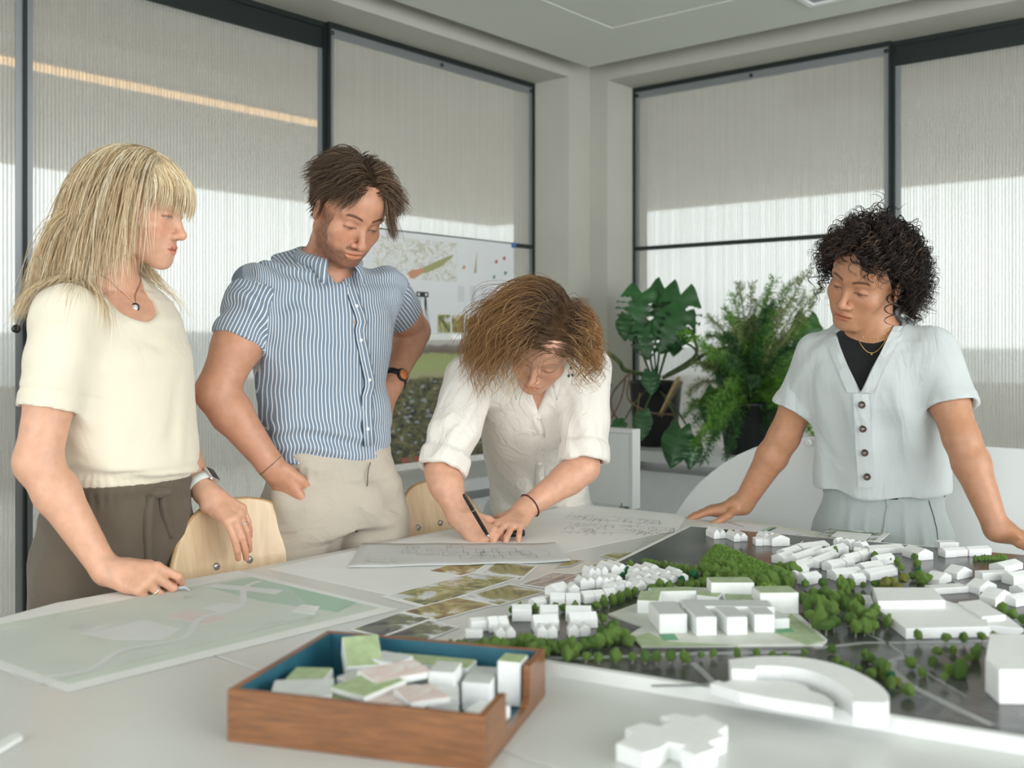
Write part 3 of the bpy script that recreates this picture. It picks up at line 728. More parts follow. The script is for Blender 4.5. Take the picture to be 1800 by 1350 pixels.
# aerial photograph below
def aerial():
    m, nt, b = nodes_of('aerial_photo'); b.inputs['Roughness'].default_value = .4
    tc = N(nt, 'ShaderNodeTexCoord'); sp = N(nt, 'ShaderNodeSeparateXYZ'); nt.links.new(tc.outputs['Generated'], sp.inputs[0])
    mp = N(nt, 'ShaderNodeMapping'); mp.inputs['Scale'].default_value = (1, 1, 1.7); nt.links.new(tc.outputs['Object'], mp.inputs[0])
    v = N(nt, 'ShaderNodeTexVoronoi', Scale=52.0); nt.links.new(mp.outputs[0], v.inputs['Vector'])
    nz = N(nt, 'ShaderNodeTexNoise', Scale=16.0, Detail=5.0); nt.links.new(mp.outputs[0], nz.inputs['Vector'])
    r1 = N(nt, 'ShaderNodeValToRGB'); nt.links.new(v.outputs['Color'], r1.inputs[0])
    cr = r1.color_ramp; cr.interpolation = 'CONSTANT'
    cr.elements[0].position = 0; cr.elements[0].color = (.035, .04, .045, 1); cr.elements[1].position = .30; cr.elements[1].color = (.12, .12, .06, 1)
    for p, c in ((.42, (.20, .17, .07, 1)), (.60, (.06, .075, .04, 1)), (.70, (.42, .45, .50, 1)), (.76, (.10, .10, .05, 1))): q_ = cr.elements.new(p); q_.color = c
    r2 = N(nt, 'ShaderNodeValToRGB'); nt.links.new(nz.outputs['Fac'], r2.inputs[0])
    r2.color_ramp.elements[0].position = .38; r2.color_ramp.elements[0].color = (.04, .05, .04, 1); r2.color_ramp.elements[1].position = .66; r2.color_ramp.elements[1].color = (.30, .29, .15, 1)
    mx = N(nt, 'ShaderNodeMixRGB', Fac=.42); nt.links.new(r1.outputs[0], mx.inputs[1]); nt.links.new(r2.outputs[0], mx.inputs[2])
    # bands by height: village, meadow, tree line, horizon
    r3 = N(nt, 'ShaderNodeValToRGB'); wob = N(nt, 'ShaderNodeMath', _operation='MULTIPLY_ADD'); nt.links.new(nz.outputs['Fac'], wob.inputs[0]); wob.inputs[1].default_value = .05; nt.links.new(sp.outputs['Z'], wob.inputs[2])
    nt.links.new(wob.outputs[0], r3.inputs[0])
    e3 = r3.color_ramp.elements; e3[0].position = .70; e3[0].color = (0, 0, 0, 1); e3[1].position = .73; e3[1].color = (1, 1, 1, 1)
    r4 = N(nt, 'ShaderNodeValToRGB'); nt.links.new(wob.outputs[0], r4.inputs[0]); e4 = r4.color_ramp.elements; r4.color_ramp.interpolation = 'EASE'
    e4[0].position = .72; e4[0].color = (.40, .38, .22, 1); e4[1].position = 1.0; e4[1].color = (.52, .50, .47, 1)
    for p, c in ((.80, (.36, .42, .18, 1)), (.90, (.34, .38, .16, 1)), (.93, (.16, .13, .10, 1)), (.965, (.22, .19, .17, 1))): q_ = e4.new(p); q_.color = c
    mx2 = N(nt, 'ShaderNodeMixRGB'); nt.links.new(r3.outputs[0], mx2.inputs[0]); nt.links.new(mx.outputs[0], mx2.inputs[1]); nt.links.new(r4.outputs[0], mx2.inputs[2])
    nt.links.new(mx2.outputs[0], b.inputs['Base Color']); return m
ap = vquad(2.78, 3.70, .715, 1.240, YP).build('aerial_poster', M['paper'])
tag(ap, 'aerial photograph poster of a village and green meadow between the man and the bending woman', 'poster')
vquad(2.80, 3.68, .722, 1.236, YP-.0007, .0004).build('printed_picture', aerial(), ap)
red = mat('print_roof_red', (.42, .12, .10), .5)
for (x, y, w_, h_) in ((712, 832, .04, .022), (735, 826, .05, .022), (760, 830, .05, .02)):
    xx, d = wx(x); z = max(wz(x, y), .735); MB().box((xx-w_/2, YP-.0016, z-h_/2), (xx+w_/2, YP-.0012, z+h_/2)).build('printed_roof', red, ap)
# ================================================================== the architectural model
BT = math.radians(12); E1 = Vector((math.sin(BT), -math.cos(BT), 0)); E2 = Vector((-math.cos(BT), -math.sin(BT), 0))
A0 = Vector((2.333, 1.370, 0)); BZ = TZ+.020
def BP(s, t, z=BZ): return A0+E1*s+E2*t+Vector((0, 0, z))
def bpx(px, py, z=BZ): return onz(px, py, z)
model = empty('architectural_model', BP(.5, .6, TZ), 'architectural site model of white houses and green trees on a dark printed board', 'model')
def board_quad(s0, t0, s1, t1, z0, z1): return MB().prism([tuple(BP(a, b)[:2]) for a, b in ((s0, t0), (s1, t0), (s1, t1), (s0, t1))], z0, z1)
o = board_quad(0, 0, 1.0, 1.19, TZ, BZ-.0008).build('base_board', M['laminate_edge'], model)
# dark printed ground with faint streets
m, nt, b = nodes_of('printed_ground'); b.inputs['Roughness'].default_value = .22
tc = N(nt, 'ShaderNodeTexCoord'); nz = N(nt, 'ShaderNodeTexNoise', Scale=7.0, Detail=6.0, Roughness=.65); nt.links.new(tc.outputs['Object'], nz.inputs['Vector'])
r = N(nt, 'ShaderNodeValToRGB'); nt.links.new(nz.outputs['Fac'], r.inputs[0])
r.color_ramp.elements[0].position = .36; r.color_ramp.elements[0].color = (.035, .038, .042, 1); r.color_ramp.elements[1].position = .70; r.color_ramp.elements[1].color = (.105, .10, .098, 1)
v = N(nt, 'ShaderNodeTexVoronoi', Scale=9.0, _feature='DISTANCE_TO_EDGE'); nt.links.new(tc.outputs['Object'], v.inputs['Vector'])
r2 = N(nt, 'ShaderNodeValToRGB'); nt.links.new(v.outputs['Distance'], r2.inputs[0]); r2.color_ramp.elements[0].position = .02; r2.color_ramp.elements[0].color = (.3, .3, .3, 1); r2.color_ramp.elements[1].position = .045; r2.color_ramp.elements[1].color = (0, 0, 0, 1)
mx = N(nt, 'ShaderNodeMixRGB'); nt.links.new(r2.outputs[0], mx.inputs[0]); nt.links.new(r.outputs[0], mx.inputs[1]); mx.inputs[2].default_value = (.16, .165, .17, 1)
nt.links.new(mx.outputs[0], b.inputs['Base Color']); M['ground'] = m
board_quad(.012, .012, .992, 1.178, BZ-.0008, BZ).build('printed_ground', M['ground'], model)
M['road'] = mat('printed_road', (.34, .35, .35), .4, var=.1, scale=30)
M['site'] = mat('site_plate', (.62, .64, .58), .6, var=.06, scale=30)
M['site_green'] = mat('site_green', (.36, .45, .27), .7, var=.12, scale=50)
M['site_tint'] = mat('site_deep_green', (.12, .32, .17), .7)
M['roof_grey'] = mat('roof_grey', (.55, .57, .56), .6)
def flat(nm, pxs, m, h=.0004, z=BZ): return MB().prism([tuple(bpx(x, y, z))[:2] for x, y in pxs], z, z+h).build(nm, m, model)
def path(nm, pxs, wd, m, z=BZ+.0002):
    mb = MB(); p = [bpx(x, y) for x, y in pxs]
    for a, b_ in zip(p, p[1:]): stroke(mb, a, b_, wd, z)
    return mb.build(nm, m, model)
path('printed_road', [(1218, 1165), (1255, 1200), (1240, 1204), (1145, 1206)], .010, M['road'])
path('printed_road', [(1430, 1140), (1520, 1130), (1600, 1130), (1800, 1126)], .012, M['road'])
path('printed_road', [(1600, 1152), (1570, 1160), (1566, 1175), (1600, 1205), (1690, 1250), (1745, 1275)], .012, M['road'])
path('printed_road', [(1490, 1100), (1560, 1130), (1640, 1190), (1700, 1225)], .004, M['road'])
path('printed_road', [(1380, 955), (1395, 960), (1382, 968), (1405, 975)], .004, M['plan_white'])
path('printed_road', [(1412, 951), (1400, 960), (1398, 968)], .003, M['plan_white'])
path('printed_road', [(1440, 955), (1432, 962), (1440, 972)], .003, M['plan_white'])
path('printed_road', [(1640, 1000), (1720, 1045), (1765, 1075), (1800, 1100)], .010, M['road'])
path('printed_road', [(860, 1150), (1000, 1158), (1200, 1150), (1420, 1146)], .014, M['road'])
# site plate of the new building group
plate = flat('site_plate', [(1069, 1083), (1120, 1064), (1181, 1034), (1250, 1037), (1398, 1078), (1454, 1128), (1446, 1136), (1128, 1139), (1108, 1118), (1132, 1104)], M['site'], .004)
ZP = BZ+.004
flat('site_lawn', [(1128, 1137), (1112, 1120), (1140, 1112), (1175, 1128), (1300, 1134)], M['site_green'], .0003, ZP)
flat('site_lawn', [(1390, 1078), (1450, 1126), (1420, 1134), (1360, 1112)], M['site_green'], .0003, ZP)
flat('site_pool', [(1157, 1115), (1185, 1114), (1193, 1125), (1166, 1126)], M['site_tint'], .0004, ZP)
flat('site_pool', [(1362, 1107), (1390, 1104), (1398, 1111), (1370, 1113)], M['site_tint'], .0004, ZP)

PPM = lambda py, z: (CAMH-z)/(py-600.0)     # metres per pixel at a base pixel
def prism_away(nm, p1, p2, depth, h, z=BZ, material=None, top=None, parent=None, topm=None):
    a, b_ = onz(*p1, z), onz(*p2, z); d = (b_-a); n = Vector((-d.y, d.x, 0)).normalized()
    if n.dot(FWD) < 0: n = -n
    poly = [tuple(q[:2]) for q in (a, b_, b_+n*depth, a+n*depth)]
    o = MB().prism(poly, z, z+h).build(nm, material or M['foam_white'], model)
    bevel(o, .0008, 1)
    if topm:
        c = [sum(p[i] for p in poly)/4 for i in (0, 1)]
        MB().prism([lerp2(c, p, .94) for p in poly], z+h, z+h+.0006).build('roof_sheet', topm, o)
    return o
GB = lambda p1, p2, dep, h, tm=None, z=ZP: prism_away('block_building', p1, p2, dep, h, z, None, None, None, tm)
# the new building group: boxes with green or grey roofs
GB((1250, 1058), (1326, 1058), .045, .034, M['site_green']); GB((1336, 1080), (1404, 1079), .050, .036, M['site_green'])
GB((1120, 1078), (1158, 1080), .075, .022, M['site_green']); GB((1158, 1080), (1230, 1078), .02, .014, M['roof_grey']); GB((1146, 1060), (1224, 1058), .03, .020, M['site_green'])
GB((1224, 1062), (1262, 1066), .035, .016, M['site_green']); GB((1275, 1072), (1336, 1074), .050, .016, M['site_green'])
GB((1159, 1114), (1208, 1113), .085, .030, M['roof_grey']); GB((1224, 1118), (1260, 1117), .10, .029, M['roof_grey']); GB((1278, 1117), (1314, 1116), .10, .028, M['roof_grey']); GB((1326, 1112), (1362, 1112), .10, .028, M['roof_grey'])
GB((1200, 1096), (1362, 1098), .045, .0285, M['roof_grey']); GB((1362, 1106), (1388, 1105), .045, .016, M['roof_grey'])

_house_cache = {}
def house(p1, p2, depth, he, hr, along=True, n=1, z=BZ):
    """gabled house; ridge along the p1-p2 edge or across it; n units side by side with a small step"""
    a, b_ = onz(*p1, z), onz(*p2, z); d = (b_-a)/n; nn = Vector((-d.y, d.x, 0)).normalized()
    if nn.dot(FWD) < 0: nn = -nn
    for k in range(n):
        p = a+d*k; q = a+d*(k+.96); st = nn*(.003 if k % 2 else 0); hk = (.94 if k % 2 else 1.0)
        P = [p+st, q+st, q+st+nn*depth, p+st+nn*depth]
        bot = [tuple(v) for v in P]; top = [(v.x, v.y, z+he*hk) for v in P]
        if along: r1, r2 = (P[0]+P[3])/2, (P[1]+P[2])/2
        else: r1, r2 = (P[0]+P[1])/2, (P[3]+P[2])/2
        rv = [(r1.x, r1.y, z+hr*hk), (r2.x, r2.y, z+hr*hk)]
        if along: f = [(3, 2, 1, 0), (0, 1, 5, 4), (2, 3, 7, 6), (4, 5, 9, 8), (6, 7, 8, 9), (1, 2, 6, 9, 5), (3, 0, 4, 8, 7)]
        else: f = [(3, 2, 1, 0), (1, 2, 6, 5), (3, 0, 4, 7), (0, 1, 5, 8, 4), (2, 3, 7, 9, 6), (5, 6, 9, 8), (7, 4, 8, 9)]
        o = MB().add(bot+top+rv, f).build('gabled_house', M['foam_white'], model); bevel(o, .0012, 2)
H = house
# cluster near the tray
H((900, 1093), (936, 1093), .030, .020, .026, True); H((949, 1092), (983, 1092), .026, .018, .025, True); H((994, 1093), (1041, 1094), .026, .018, .025, True)
H((938, 1112), (985, 1110), .026, .017, .026, True, 1); H((944, 1125), (982, 1123), .022, .014, .022, False, 2); H((1002, 1106), (1053, 1104), .024, .016, .025, True, 1); H((999, 1121), (1040, 1120), .022, .012, .020, False, 2)
H((828, 1112), (858, 1110), .024, .017, .021, True); H((818, 1123), (850, 1122), .018, .012, .014, True); H((860, 1113), (897, 1110), .026, .014, .024, True, 2); H((872, 1124), (908, 1122), .022, .010, .019, False, 2)
# terraces behind it
H((967, 1066), (1022, 1066), .026, .014, .022, True, 2); H((1027, 1062), (1086, 1056), .028, .014, .021, True, 3); H((978, 1050), (1002, 1044), .030, .014, .022, True); H((1001, 1048), (1020, 1047), .026, .014, .022, False)
H((1020, 1038), (1062, 1034), .028, .016, .024, False, 3); H((1062, 1036), (1094, 1030), .030, .015, .022, False, 3); H((1036, 1018), (1070, 1014), .03, .014, .022, False, 3); H((1078, 1046), (1112, 1036), .026, .012, .018, False, 3); H((1075, 1012), (1104, 1008), .05, .014, .022, False, 2)
H((1118, 1040), (1138, 1036), .024, .010, .016, False, 1); H((940, 1068), (962, 1064), .020, .010, .015, True)
for i, (x, y) in enumerate(((1112, 1012), (1128, 1009), (1144, 1006), (1116, 1025), (1134, 1022), (1151, 1019), (1168, 1017), (1186, 1014), (1120, 1034), (1142, 1034), (1160, 1030), (1178, 1026), (1196, 1022))):
    H((x, y), (x+15, y-2), .034, .009, .015, False, 1)
# row at the far edge of the board
H((1255, 948), (1278, 947), .05, .013, .024, False, 2); H((1290, 953), (1316, 952), .05, .012, .022, False, 2); H((1328, 960), (1356, 960), .03, .016, .019, True, 2); H((1357, 961), (1390, 960), .03, .018, .026, False, 1); H((1342, 953), (1366, 951), .03, .013, .022, False, 2)
# dense quarter right of the mound
for (p1, p2, dep, n) in (((1378, 993), (1400, 986), .030, 1), ((1383, 984), (1412, 976), .026, 1), ((1412, 975), (1462, 968), .034, 2), ((1402, 994), (1432, 984), .026, 2), ((1418, 988), (1450, 976), .024, 1), ((1398, 1010), (1440, 996), .028, 2), ((1440, 1000), (1478, 984), .026, 2), ((1452, 985), (1494, 972), .030, 1), ((1400, 1020), (1424, 1012), .022, 1), ((1418, 1030), (1446, 1024), .024, 1), ((1462, 1006), (1504, 998), .026, 3), ((1470, 1022), (1520, 1016), .028, 2), ((1490, 994), (1530, 984), .020, 3), ((1520, 1010), (1556, 1004), .026, 2), ((1530, 1022), (1582, 1012), .028, 2), ((1502, 1030), (1524, 1028), .022, 1), ((1545, 996), (1576, 990), .020, 2), ((1500, 980), (1540, 984), .018, 3)):
    H(p1, p2, dep, .015, .022, True, n)
H((1464, 962), (1518, 972), .022, .016, .023, False, 5); H((1532, 976), (1594, 972), .036, .013, .018, True, 1); H((1614, 986), (1642, 984), .055, .016, .025, False, 1); H((1662, 981), (1746, 976), .026, .015, .020, True, 4)
o = prism_away('block_building', (1652, 966), (1686, 966), .03, .016); 
H((1642, 1046), (1706, 1042), .030, .012, .0125, True, 1); H((1652, 1030), (1674, 1022), .030, .012, .022, False, 1); H((1683, 1020), (1711, 1014), .030, .013, .024, False, 1); H((1727, 1022), (1777, 1020), .026, .016, .018, True, 1); H((1722, 1046), (1754, 1040), .030, .013, .024, False, 1); H((1750, 1068), (1784, 1060), .032, .015, .028, False, 1); H((1766, 1008), (1800, 1000), .034, .013, .019, True, 1); H((1782, 1030), (1815, 1026), .03, .018, .024, True, 1); H((1786, 1068), (1830, 1060), .03, .014, .02, True, 1); H((1800, 1050), (1830, 1044), .03, .014, .02, True, 1)
# large works building: high block, low halls
GB2 = lambda pxs, h, z=BZ: bevel(MB().prism([tuple(bpx(x, y, z))[:2] for x, y in pxs], z, z+h).build('hall_building', M['foam_white'], model), .001, 1)
GB2([(1543, 1088), (1662, 1086), (1640, 1062), (1534, 1062)], .030); GB2([(1500, 1068), (1536, 1072), (1530, 1058), (1512, 1056)], .012)
GB2([(1592, 1124), (1740, 1120), (1732, 1096), (1662, 1072), (1545, 1090), (1572, 1108)], .017); GB2([(1732, 1112), (1800, 1118), (1770, 1094), (1716, 1072), (1664, 1072)], .012); GB2([(1726, 1106), (1768, 1102), (1722, 1074), (1684, 1078)], .020)
GB2([(1732, 1216), (1756, 1238), (1900, 1240), (1900, 1170), (1740, 1168)], .045)
# curved building in front with its stepped forecourt
mb = MB(); outer = [(1281, 1196), (1340, 1190), (1410, 1192), (1480, 1208), (1535, 1235), (1562, 1262), (1558, 1278)]; inner = [(1286, 1214), (1335, 1208), (1388, 1210), (1440, 1222), (1482, 1246), (1504, 1266), (1500, 1276)]
def smooth_px(pts, n=6):
    out = []
    for i in range(len(pts)-1):
        p0, p1, p2, p3 = pts[max(i-1, 0)], pts[i], pts[i+1], pts[min(i+2, len(pts)-1)]
        for k in range(n):
            t = k/n; out.append(tuple(.5*((2*p1[a])+(-p0[a]+p2[a])*t+(2*p0[a]-5*p1[a]+4*p2[a]-p3[a])*t*t+(-p0[a]+3*p1[a]-3*p2[a]+p3[a])*t**3) for a in (0, 1)))
    return out+[pts[-1]]
po, pi_ = smooth_px(outer), smooth_px(inner)
v = []; hz = .029
for z in (BZ, BZ+hz):
    v += [(*tuple(bpx(x, y))[:2], z) for x, y in po]+[(*tuple(bpx(x, y))[:2], z) for x, y in pi_]
n = len(po); f = []
for i in range(n-1):
    f += [(3*n+i, 3*n+i+1, 2*n+i+1, 2*n+i), (n+i+1, n+i, i, i+1), (2*n+i, 2*n+i+1, i+1, i), (3*n+i+1, 3*n+i, n+i, n+i+1)]
f += [(n, 3*n, 2*n, 0), (3*n-1, 4*n-1, 2*n-1, n-1)]
o = mb.add(v, f).build('curved_building', M['foam_white'], model); 
GB2([(1287, 1214), (1328, 1216), (1330, 1206), (1288, 1202)], .0292)
fc = [(1247, 1222), (1262, 1216), (1272, 1220), (1290, 1216), (1372, 1216), (1400, 1220), (1418, 1226), (1424, 1234), (1452, 1244), (1466, 1256), (1464, 1266), (1440, 1262), (1360, 1250), (1300, 1238)]
bevel(MB().prism([tuple(bpx(x, y))[:2] for x, y in fc], BZ, BZ+.016).build('stepped_forecourt', M['foam_white'], model), .001, 1)

# ---- trees: a few crown shapes shared by all, thin wire trunks
def foam(name, c, c2): return mat(name, c, .9, col2=c2, scale=170, bump=1.0, bscale=420)
M['leaf_a'] = foam('foam_leaf', (.27, .43, .085), (.10, .22, .03)); M['leaf_b'] = foam('foam_leaf_dark', (.17, .32, .055), (.06, .15, .02)); M['leaf_c'] = foam('foam_leaf_yellow', (.38, .38, .07), (.16, .20, .03)); M['leaf_d'] = foam('foam_leaf_emerald', (.02, .26, .09), (.01, .12, .04))
M['twig'] = mat('wire_trunk', (.28, .27, .22), .6, var=.1)
def ico(sub):
    bm = bmesh.new(); bmesh.ops.create_icosphere(bm, subdivisions=sub, radius=1); v = [tuple(x.co) for x in bm.verts]; f = [tuple(q.index for q in p.verts) for p in bm.faces]; bm.free(); return np.array(v), f
IV, IF = ico(3)
def bumpy(seed, amp=.22, el=1.0):
    r = np.random.RandomState(seed); d = np.zeros(len(IV))
    for k in range(14):
        q = r.normal(size=3); q /= np.linalg.norm(q); d += amp*.9*np.exp(-((IV-q)**2).sum(1)/.10)
    d += r.normal(size=len(IV))*.045
    P = IV*(0.80+d)[:, None]; P[:, 2] *= el; return P
crown_me = []
for k in range(6):
    P = bumpy(20+k, .22, (1.0, 1.25, .85, 1.1, .95, 1.35)[k]); me = bpy.data.meshes.new('crown_%d' % k); me.from_pydata([tuple(p) for p in P], [], IF); me.update()
    crown_me.append(me)
crown_v = {}
def crown_of(k, mk):
    if (k, mk) not in crown_v:
        me = crown_me[k].copy(); me.materials.append(M[mk]); crown_v[(k, mk)] = me
    return crown_v[(k, mk)]
tb = MB().tube([(0, 0, 0), (0.02, 0, .5), (0, 0, 1)], [.05, .045, .03], 5); trunk_me = bpy.data.meshes.new('trunk'); trunk_me.from_pydata(tb.v, [], tb.f); trunk_me.materials.append(M['twig'])
rt = random.Random(5)
def model_tree(px, py, r_px, th_px=None, mk=None, z=BZ):
    """px,py: the foot of the trunk; r_px crown radius in pixels; th_px height of the crown's centre above the foot"""
    p = onz(px, py, z); s = PPM(py, z); r = r_px*s; th = (th_px if th_px is not None else r_px*1.5)*s
    e = bpy.data.objects.new('model_tree', None); e.empty_display_size = .01; COL.objects.link(e); e.parent = model; e.location = p-wloc(model)
    k = rt.randrange(6); mk = mk or rt.choice(['leaf_a', 'leaf_a', 'leaf_a', 'leaf_b'])
    c = bpy.data.objects.new('crown', crown_of(k, mk)); COL.objects.link(c); c.parent = e; c.location = (0, 0, max(th, r*.6)); c.scale = (r*rt.uniform(.9, 1.1), r*rt.uniform(.9, 1.1), r*rt.uniform(.9, 1.15)); c.rotation_euler = (rt.uniform(-.3, .3), rt.uniform(-.3, .3), rt.uniform(0, 6))
    if th > r*.9:
        t = bpy.data.objects.new('trunk', trunk_me); COL.objects.link(t); t.parent = e; t.scale = (.022, .022, th)
T = model_tree
# rows along the near street
for x, y, r in ((792, 1146, 11), (806, 1148, 13), (822, 1146, 12), (838, 1146, 12), (852, 1146, 12), (868, 1145, 13), (884, 1144, 13), (900, 1142, 12), (916, 1140, 12), (930, 1140, 15), (938, 1152, 14), (950, 1146, 15), (958, 1156, 13), (970, 1148, 13), (986, 1146, 13), (1000, 1148, 14), (1012, 1150, 14), (1024, 1144, 13), (1038, 1142, 14), (1052, 1140, 15), (1066, 1136, 16), (1080, 1132, 17), (1094, 1130, 16), (1076, 1120, 14), (1104, 1138, 13), (1060, 1126, 12)):
    T(x, y, r, r*.9)
for x, y, r in ((996, 1164, 12), (1010, 1160, 11), (1030, 1166, 10), (1052, 1168, 9), (1082, 1166, 11), (1112, 1166, 9), (1134, 1168, 11), (1154, 1168, 11), (1178, 1167, 11), (1204, 1168, 10), (1232, 1160, 7), (1254, 1158, 8), (1296, 1158, 8), (1330, 1157, 8), (1358, 1160, 7), (1382, 1164, 8), (1412, 1168, 8), (1432, 1174, 8), (1462, 1150, 8), (1414, 1154, 7)):
    T(x, y, r, r*1.3)
for x, y, r in ((900, 1078, 6), (914, 1074, 7), (940, 1078, 7), (958, 1076, 7), (976, 1074, 8), (992, 1076, 8), (1010, 1074, 8), (1030, 1076, 7), (1048, 1072, 8), (1062, 1066, 9), (1078, 1064, 9), (1090, 1060, 9), (1104, 1052, 9), (1116, 1048, 8), (1060, 1096, 9), (1048, 1090, 7), (1146, 1042, 9), (1160, 1038, 9), (1176, 1040, 8), (1196, 1034, 8), (1212, 1036, 9), (1224, 1034, 8)):
    T(x, y, r, r)
for x, y, r, k in ((1102, 1008, 6, 'leaf_d'), (1096, 1016, 6, 'leaf_d'), (1108, 1000, 7, 'leaf_a'), (1198, 1026, 8, 'leaf_d'), (1219, 1016, 8, 'leaf_d'), (1242, 1020, 7, 'leaf_a'), (1248, 1012, 6, 'leaf_c'), (1236, 1032, 9, 'leaf_a'), (1216, 1028, 7, 'leaf_b'), (1252, 1034, 8, 'leaf_a')):
    T(x, y, r, r*.9, k)
# hedges: low foam rolls
def hedge(pxs, r_px, mk='leaf_a'):
    for i in range(len(pxs)-1):
        n = max(2, int(math.dist(pxs[i], pxs[i+1])/(r_px*1.1)))
        for k in range(n): x, y = lerp2(pxs[i], pxs[i+1], k/n); T(x, y, r_px*rt.uniform(.9, 1.15), r_px*.5, mk)
hedge([(1134, 992), (1160, 996), (1190, 1002), (1230, 1010)], 7)
hedge([(1714, 985), (1772, 984)], 5)
# wooded area between the new buildings and the works
for x, y, r, th in ((1420, 1085, 12, 24), (1436, 1076, 13, 22), (1448, 1092, 14, 24), (1412, 1070, 11, 18), (1430, 1062, 12, 18), (1450, 1064, 12, 22), (1466, 1072, 13, 20), (1462, 1096, 13, 24), (1440, 1110, 15, 22), (1424, 1100, 12, 20), (1452, 1118, 15, 20), (1466, 1112, 12, 20), (1488, 1076, 13, 16), (1500, 1088, 13, 18), (1510, 1070, 12, 14), (1496, 1106, 14, 20), (1514, 1100, 15, 20), (1530, 1104, 14, 20), (1520, 1118, 16, 18), (1504, 1120, 13, 18), (1538, 1092, 11, 18), (1535, 1116, 12, 18), (1560, 1108, 9, 16), (1478, 1060, 9, 14), (1490, 1056, 10, 12)):
    T(x, y, r, th)
for x, y, r, th, k in ((1416, 1036, 8, 10, None), (1446, 1036, 9, 12, None), (1466, 1016, 6, 8, 'leaf_b'), (1480, 1038, 13, 10, None), (1494, 1036, 12, 10, None), (1518, 1036, 6, 8, 'leaf_b'), (1540, 1036, 9, 10, None), (1556, 1038, 12, 10, 'leaf_c'), (1570, 1036, 11, 12, 'leaf_c'), (1576, 1042, 10, 9, 'leaf_c'), (1588, 1030, 10, 14, 'leaf_c'), (1584, 1012, 7, 14, None), (1578, 1000, 7, 12, None), (1608, 990, 7, 12, None), (1612, 1004, 8, 14, None), (1614, 1012, 6, 8, 'leaf_d'), (1620, 1030, 13, 14, None), (1632, 1026, 9, 10, None), (1604, 1020, 7, 8, None), (1450, 972, 6, 7, None), (1468, 978, 7, 8, None), (1500, 982, 6, 8, None), (1516, 984, 6, 8, None), (1538, 986, 7, 8, None), (1558, 990, 7, 8, None), (1526, 968, 5, 5, None), (1562, 984, 5, 6, None), (1390, 1016, 16, 16, None), (1386, 1034, 12, 10, None)):
    T(x, y, r, th, k)
for x, y, r, th in ((1614, 1132, 8, 16), (1662, 1132, 9, 12), (1694, 1134, 9, 14), (1726, 1130, 9, 12), (1748, 1128, 7, 10), (1768, 1132, 5, 12), (1798, 1130, 6, 10), (1732, 1060, 9, 12), (1762, 1082, 12, 12), (1780, 1090, 10, 12), (1798, 1098, 9, 10), (1676, 1150, 9, 8), (1648, 1158, 10, 14), (1716, 1160, 11, 14), (1704, 1168, 8, 12), (1640, 1176, 9, 14), (1600, 1178, 11, 14), (1622, 1192, 8, 10), (1688, 1190, 15, 12), (1668, 1186, 12, 10), (1690, 1176, 10, 10), (1660, 1204, 8, 16)):
    T(x, y, r, th)
for x, y, r, th, k in ((1530, 1168, 12, 12, None), (1520, 1160, 10, 10, None), (1470, 1174, 11, 8, None), (1486, 1178, 10, 8, None), (1544, 1184, 13, 12, None), (1532, 1192, 11, 9, None), (1556, 1192, 12, 10, None), (1566, 1198, 9, 12, 'leaf_d'), (1578, 1206, 9, 8, 'leaf_c'), (1596, 1226, 13, 14, None), (1566, 1208, 11, 8, None), (1508, 1184, 8, 8, None), (1550, 1176, 10, 12, None)):
    T(x, y, r, th, k)
# the wooded mound: a wedge of grass-green foam with clumps at its foot
def mound(name, pxs, hs, mk, sub=26):
    """outline pixels at board level with a height for each corner; filled as a grid and roughened"""
    P = [bpx(x, y) for x, y in pxs]; q = [Vector((p.x, p.y, 0)) for p in P]
    r = np.random.RandomState(4); g = []
    for j in range(sub+1):
        row = []
        for i in range(sub+1):
            u, v_ = i/sub, j/sub
            a = q[0].lerp(q[1], u); b_ = q[3].lerp(q[2], u); p = a.lerp(b_, v_)
            h = (hs[0]*(1-u)+hs[1]*u)*(1-v_)+(hs[3]*(1-u)+hs[2]*u)*v_
            ed = min(u, 1-u, v_, 1-v_); fall = min(1, (ed*7))**.45
            p.z = BZ+h*fall+r.normal()*.0016*(1 if ed > 0 else 0); p.x += r.normal()*.0012; p.y += r.normal()*.0012
            row.append(tuple(p))
        g.append(row)
    o = MB().sheet(g[::-1]).build(name, M[mk], model, True); return o
M['grass_foam'] = foam('grass_foam', (.25, .42, .085), (.10, .21, .03))
o = mound('wooded_mound', [(1228, 994), (1254, 966), (1392, 1030), (1345, 1044)], [.014, .026, .026, .024], 'grass_foam', 46)
# bristly grass over the mound
me = o.data; base = np.array([v.co[:] for v in me.vertices]); rs = np.random.RandomState(9)
fc = np.array([p.vertices[:] for p in me.polygons]); idx = rs.randint(0, len(fc), 9000); w4 = rs.dirichlet(np.ones(4), 9000)
pp = (base[fc[idx]]*w4[:, :, None]).sum(1); V_ = []; F_ = []
dr = rs.normal(size=(9000, 3))*[.5, .5, .2]+[0, 0, .8]; dr /= np.linalg.norm(dr, axis=1)[:, None]
sd = np.cross(dr, rs.normal(size=(9000, 3))); sd /= np.linalg.norm(sd, axis=1)[:, None]
V_ = np.concatenate([pp-sd*.0008, pp+sd*.0008, pp+dr*.0042], 1).reshape(-1, 3)+np.array(o.location)+np.array(wloc(model)); F_ = np.arange(27000).reshape(-1, 3)
gr = link_mesh('foam_grass', V_, F_, M['grass_foam'], o); gr['kind'] = 'stuff'
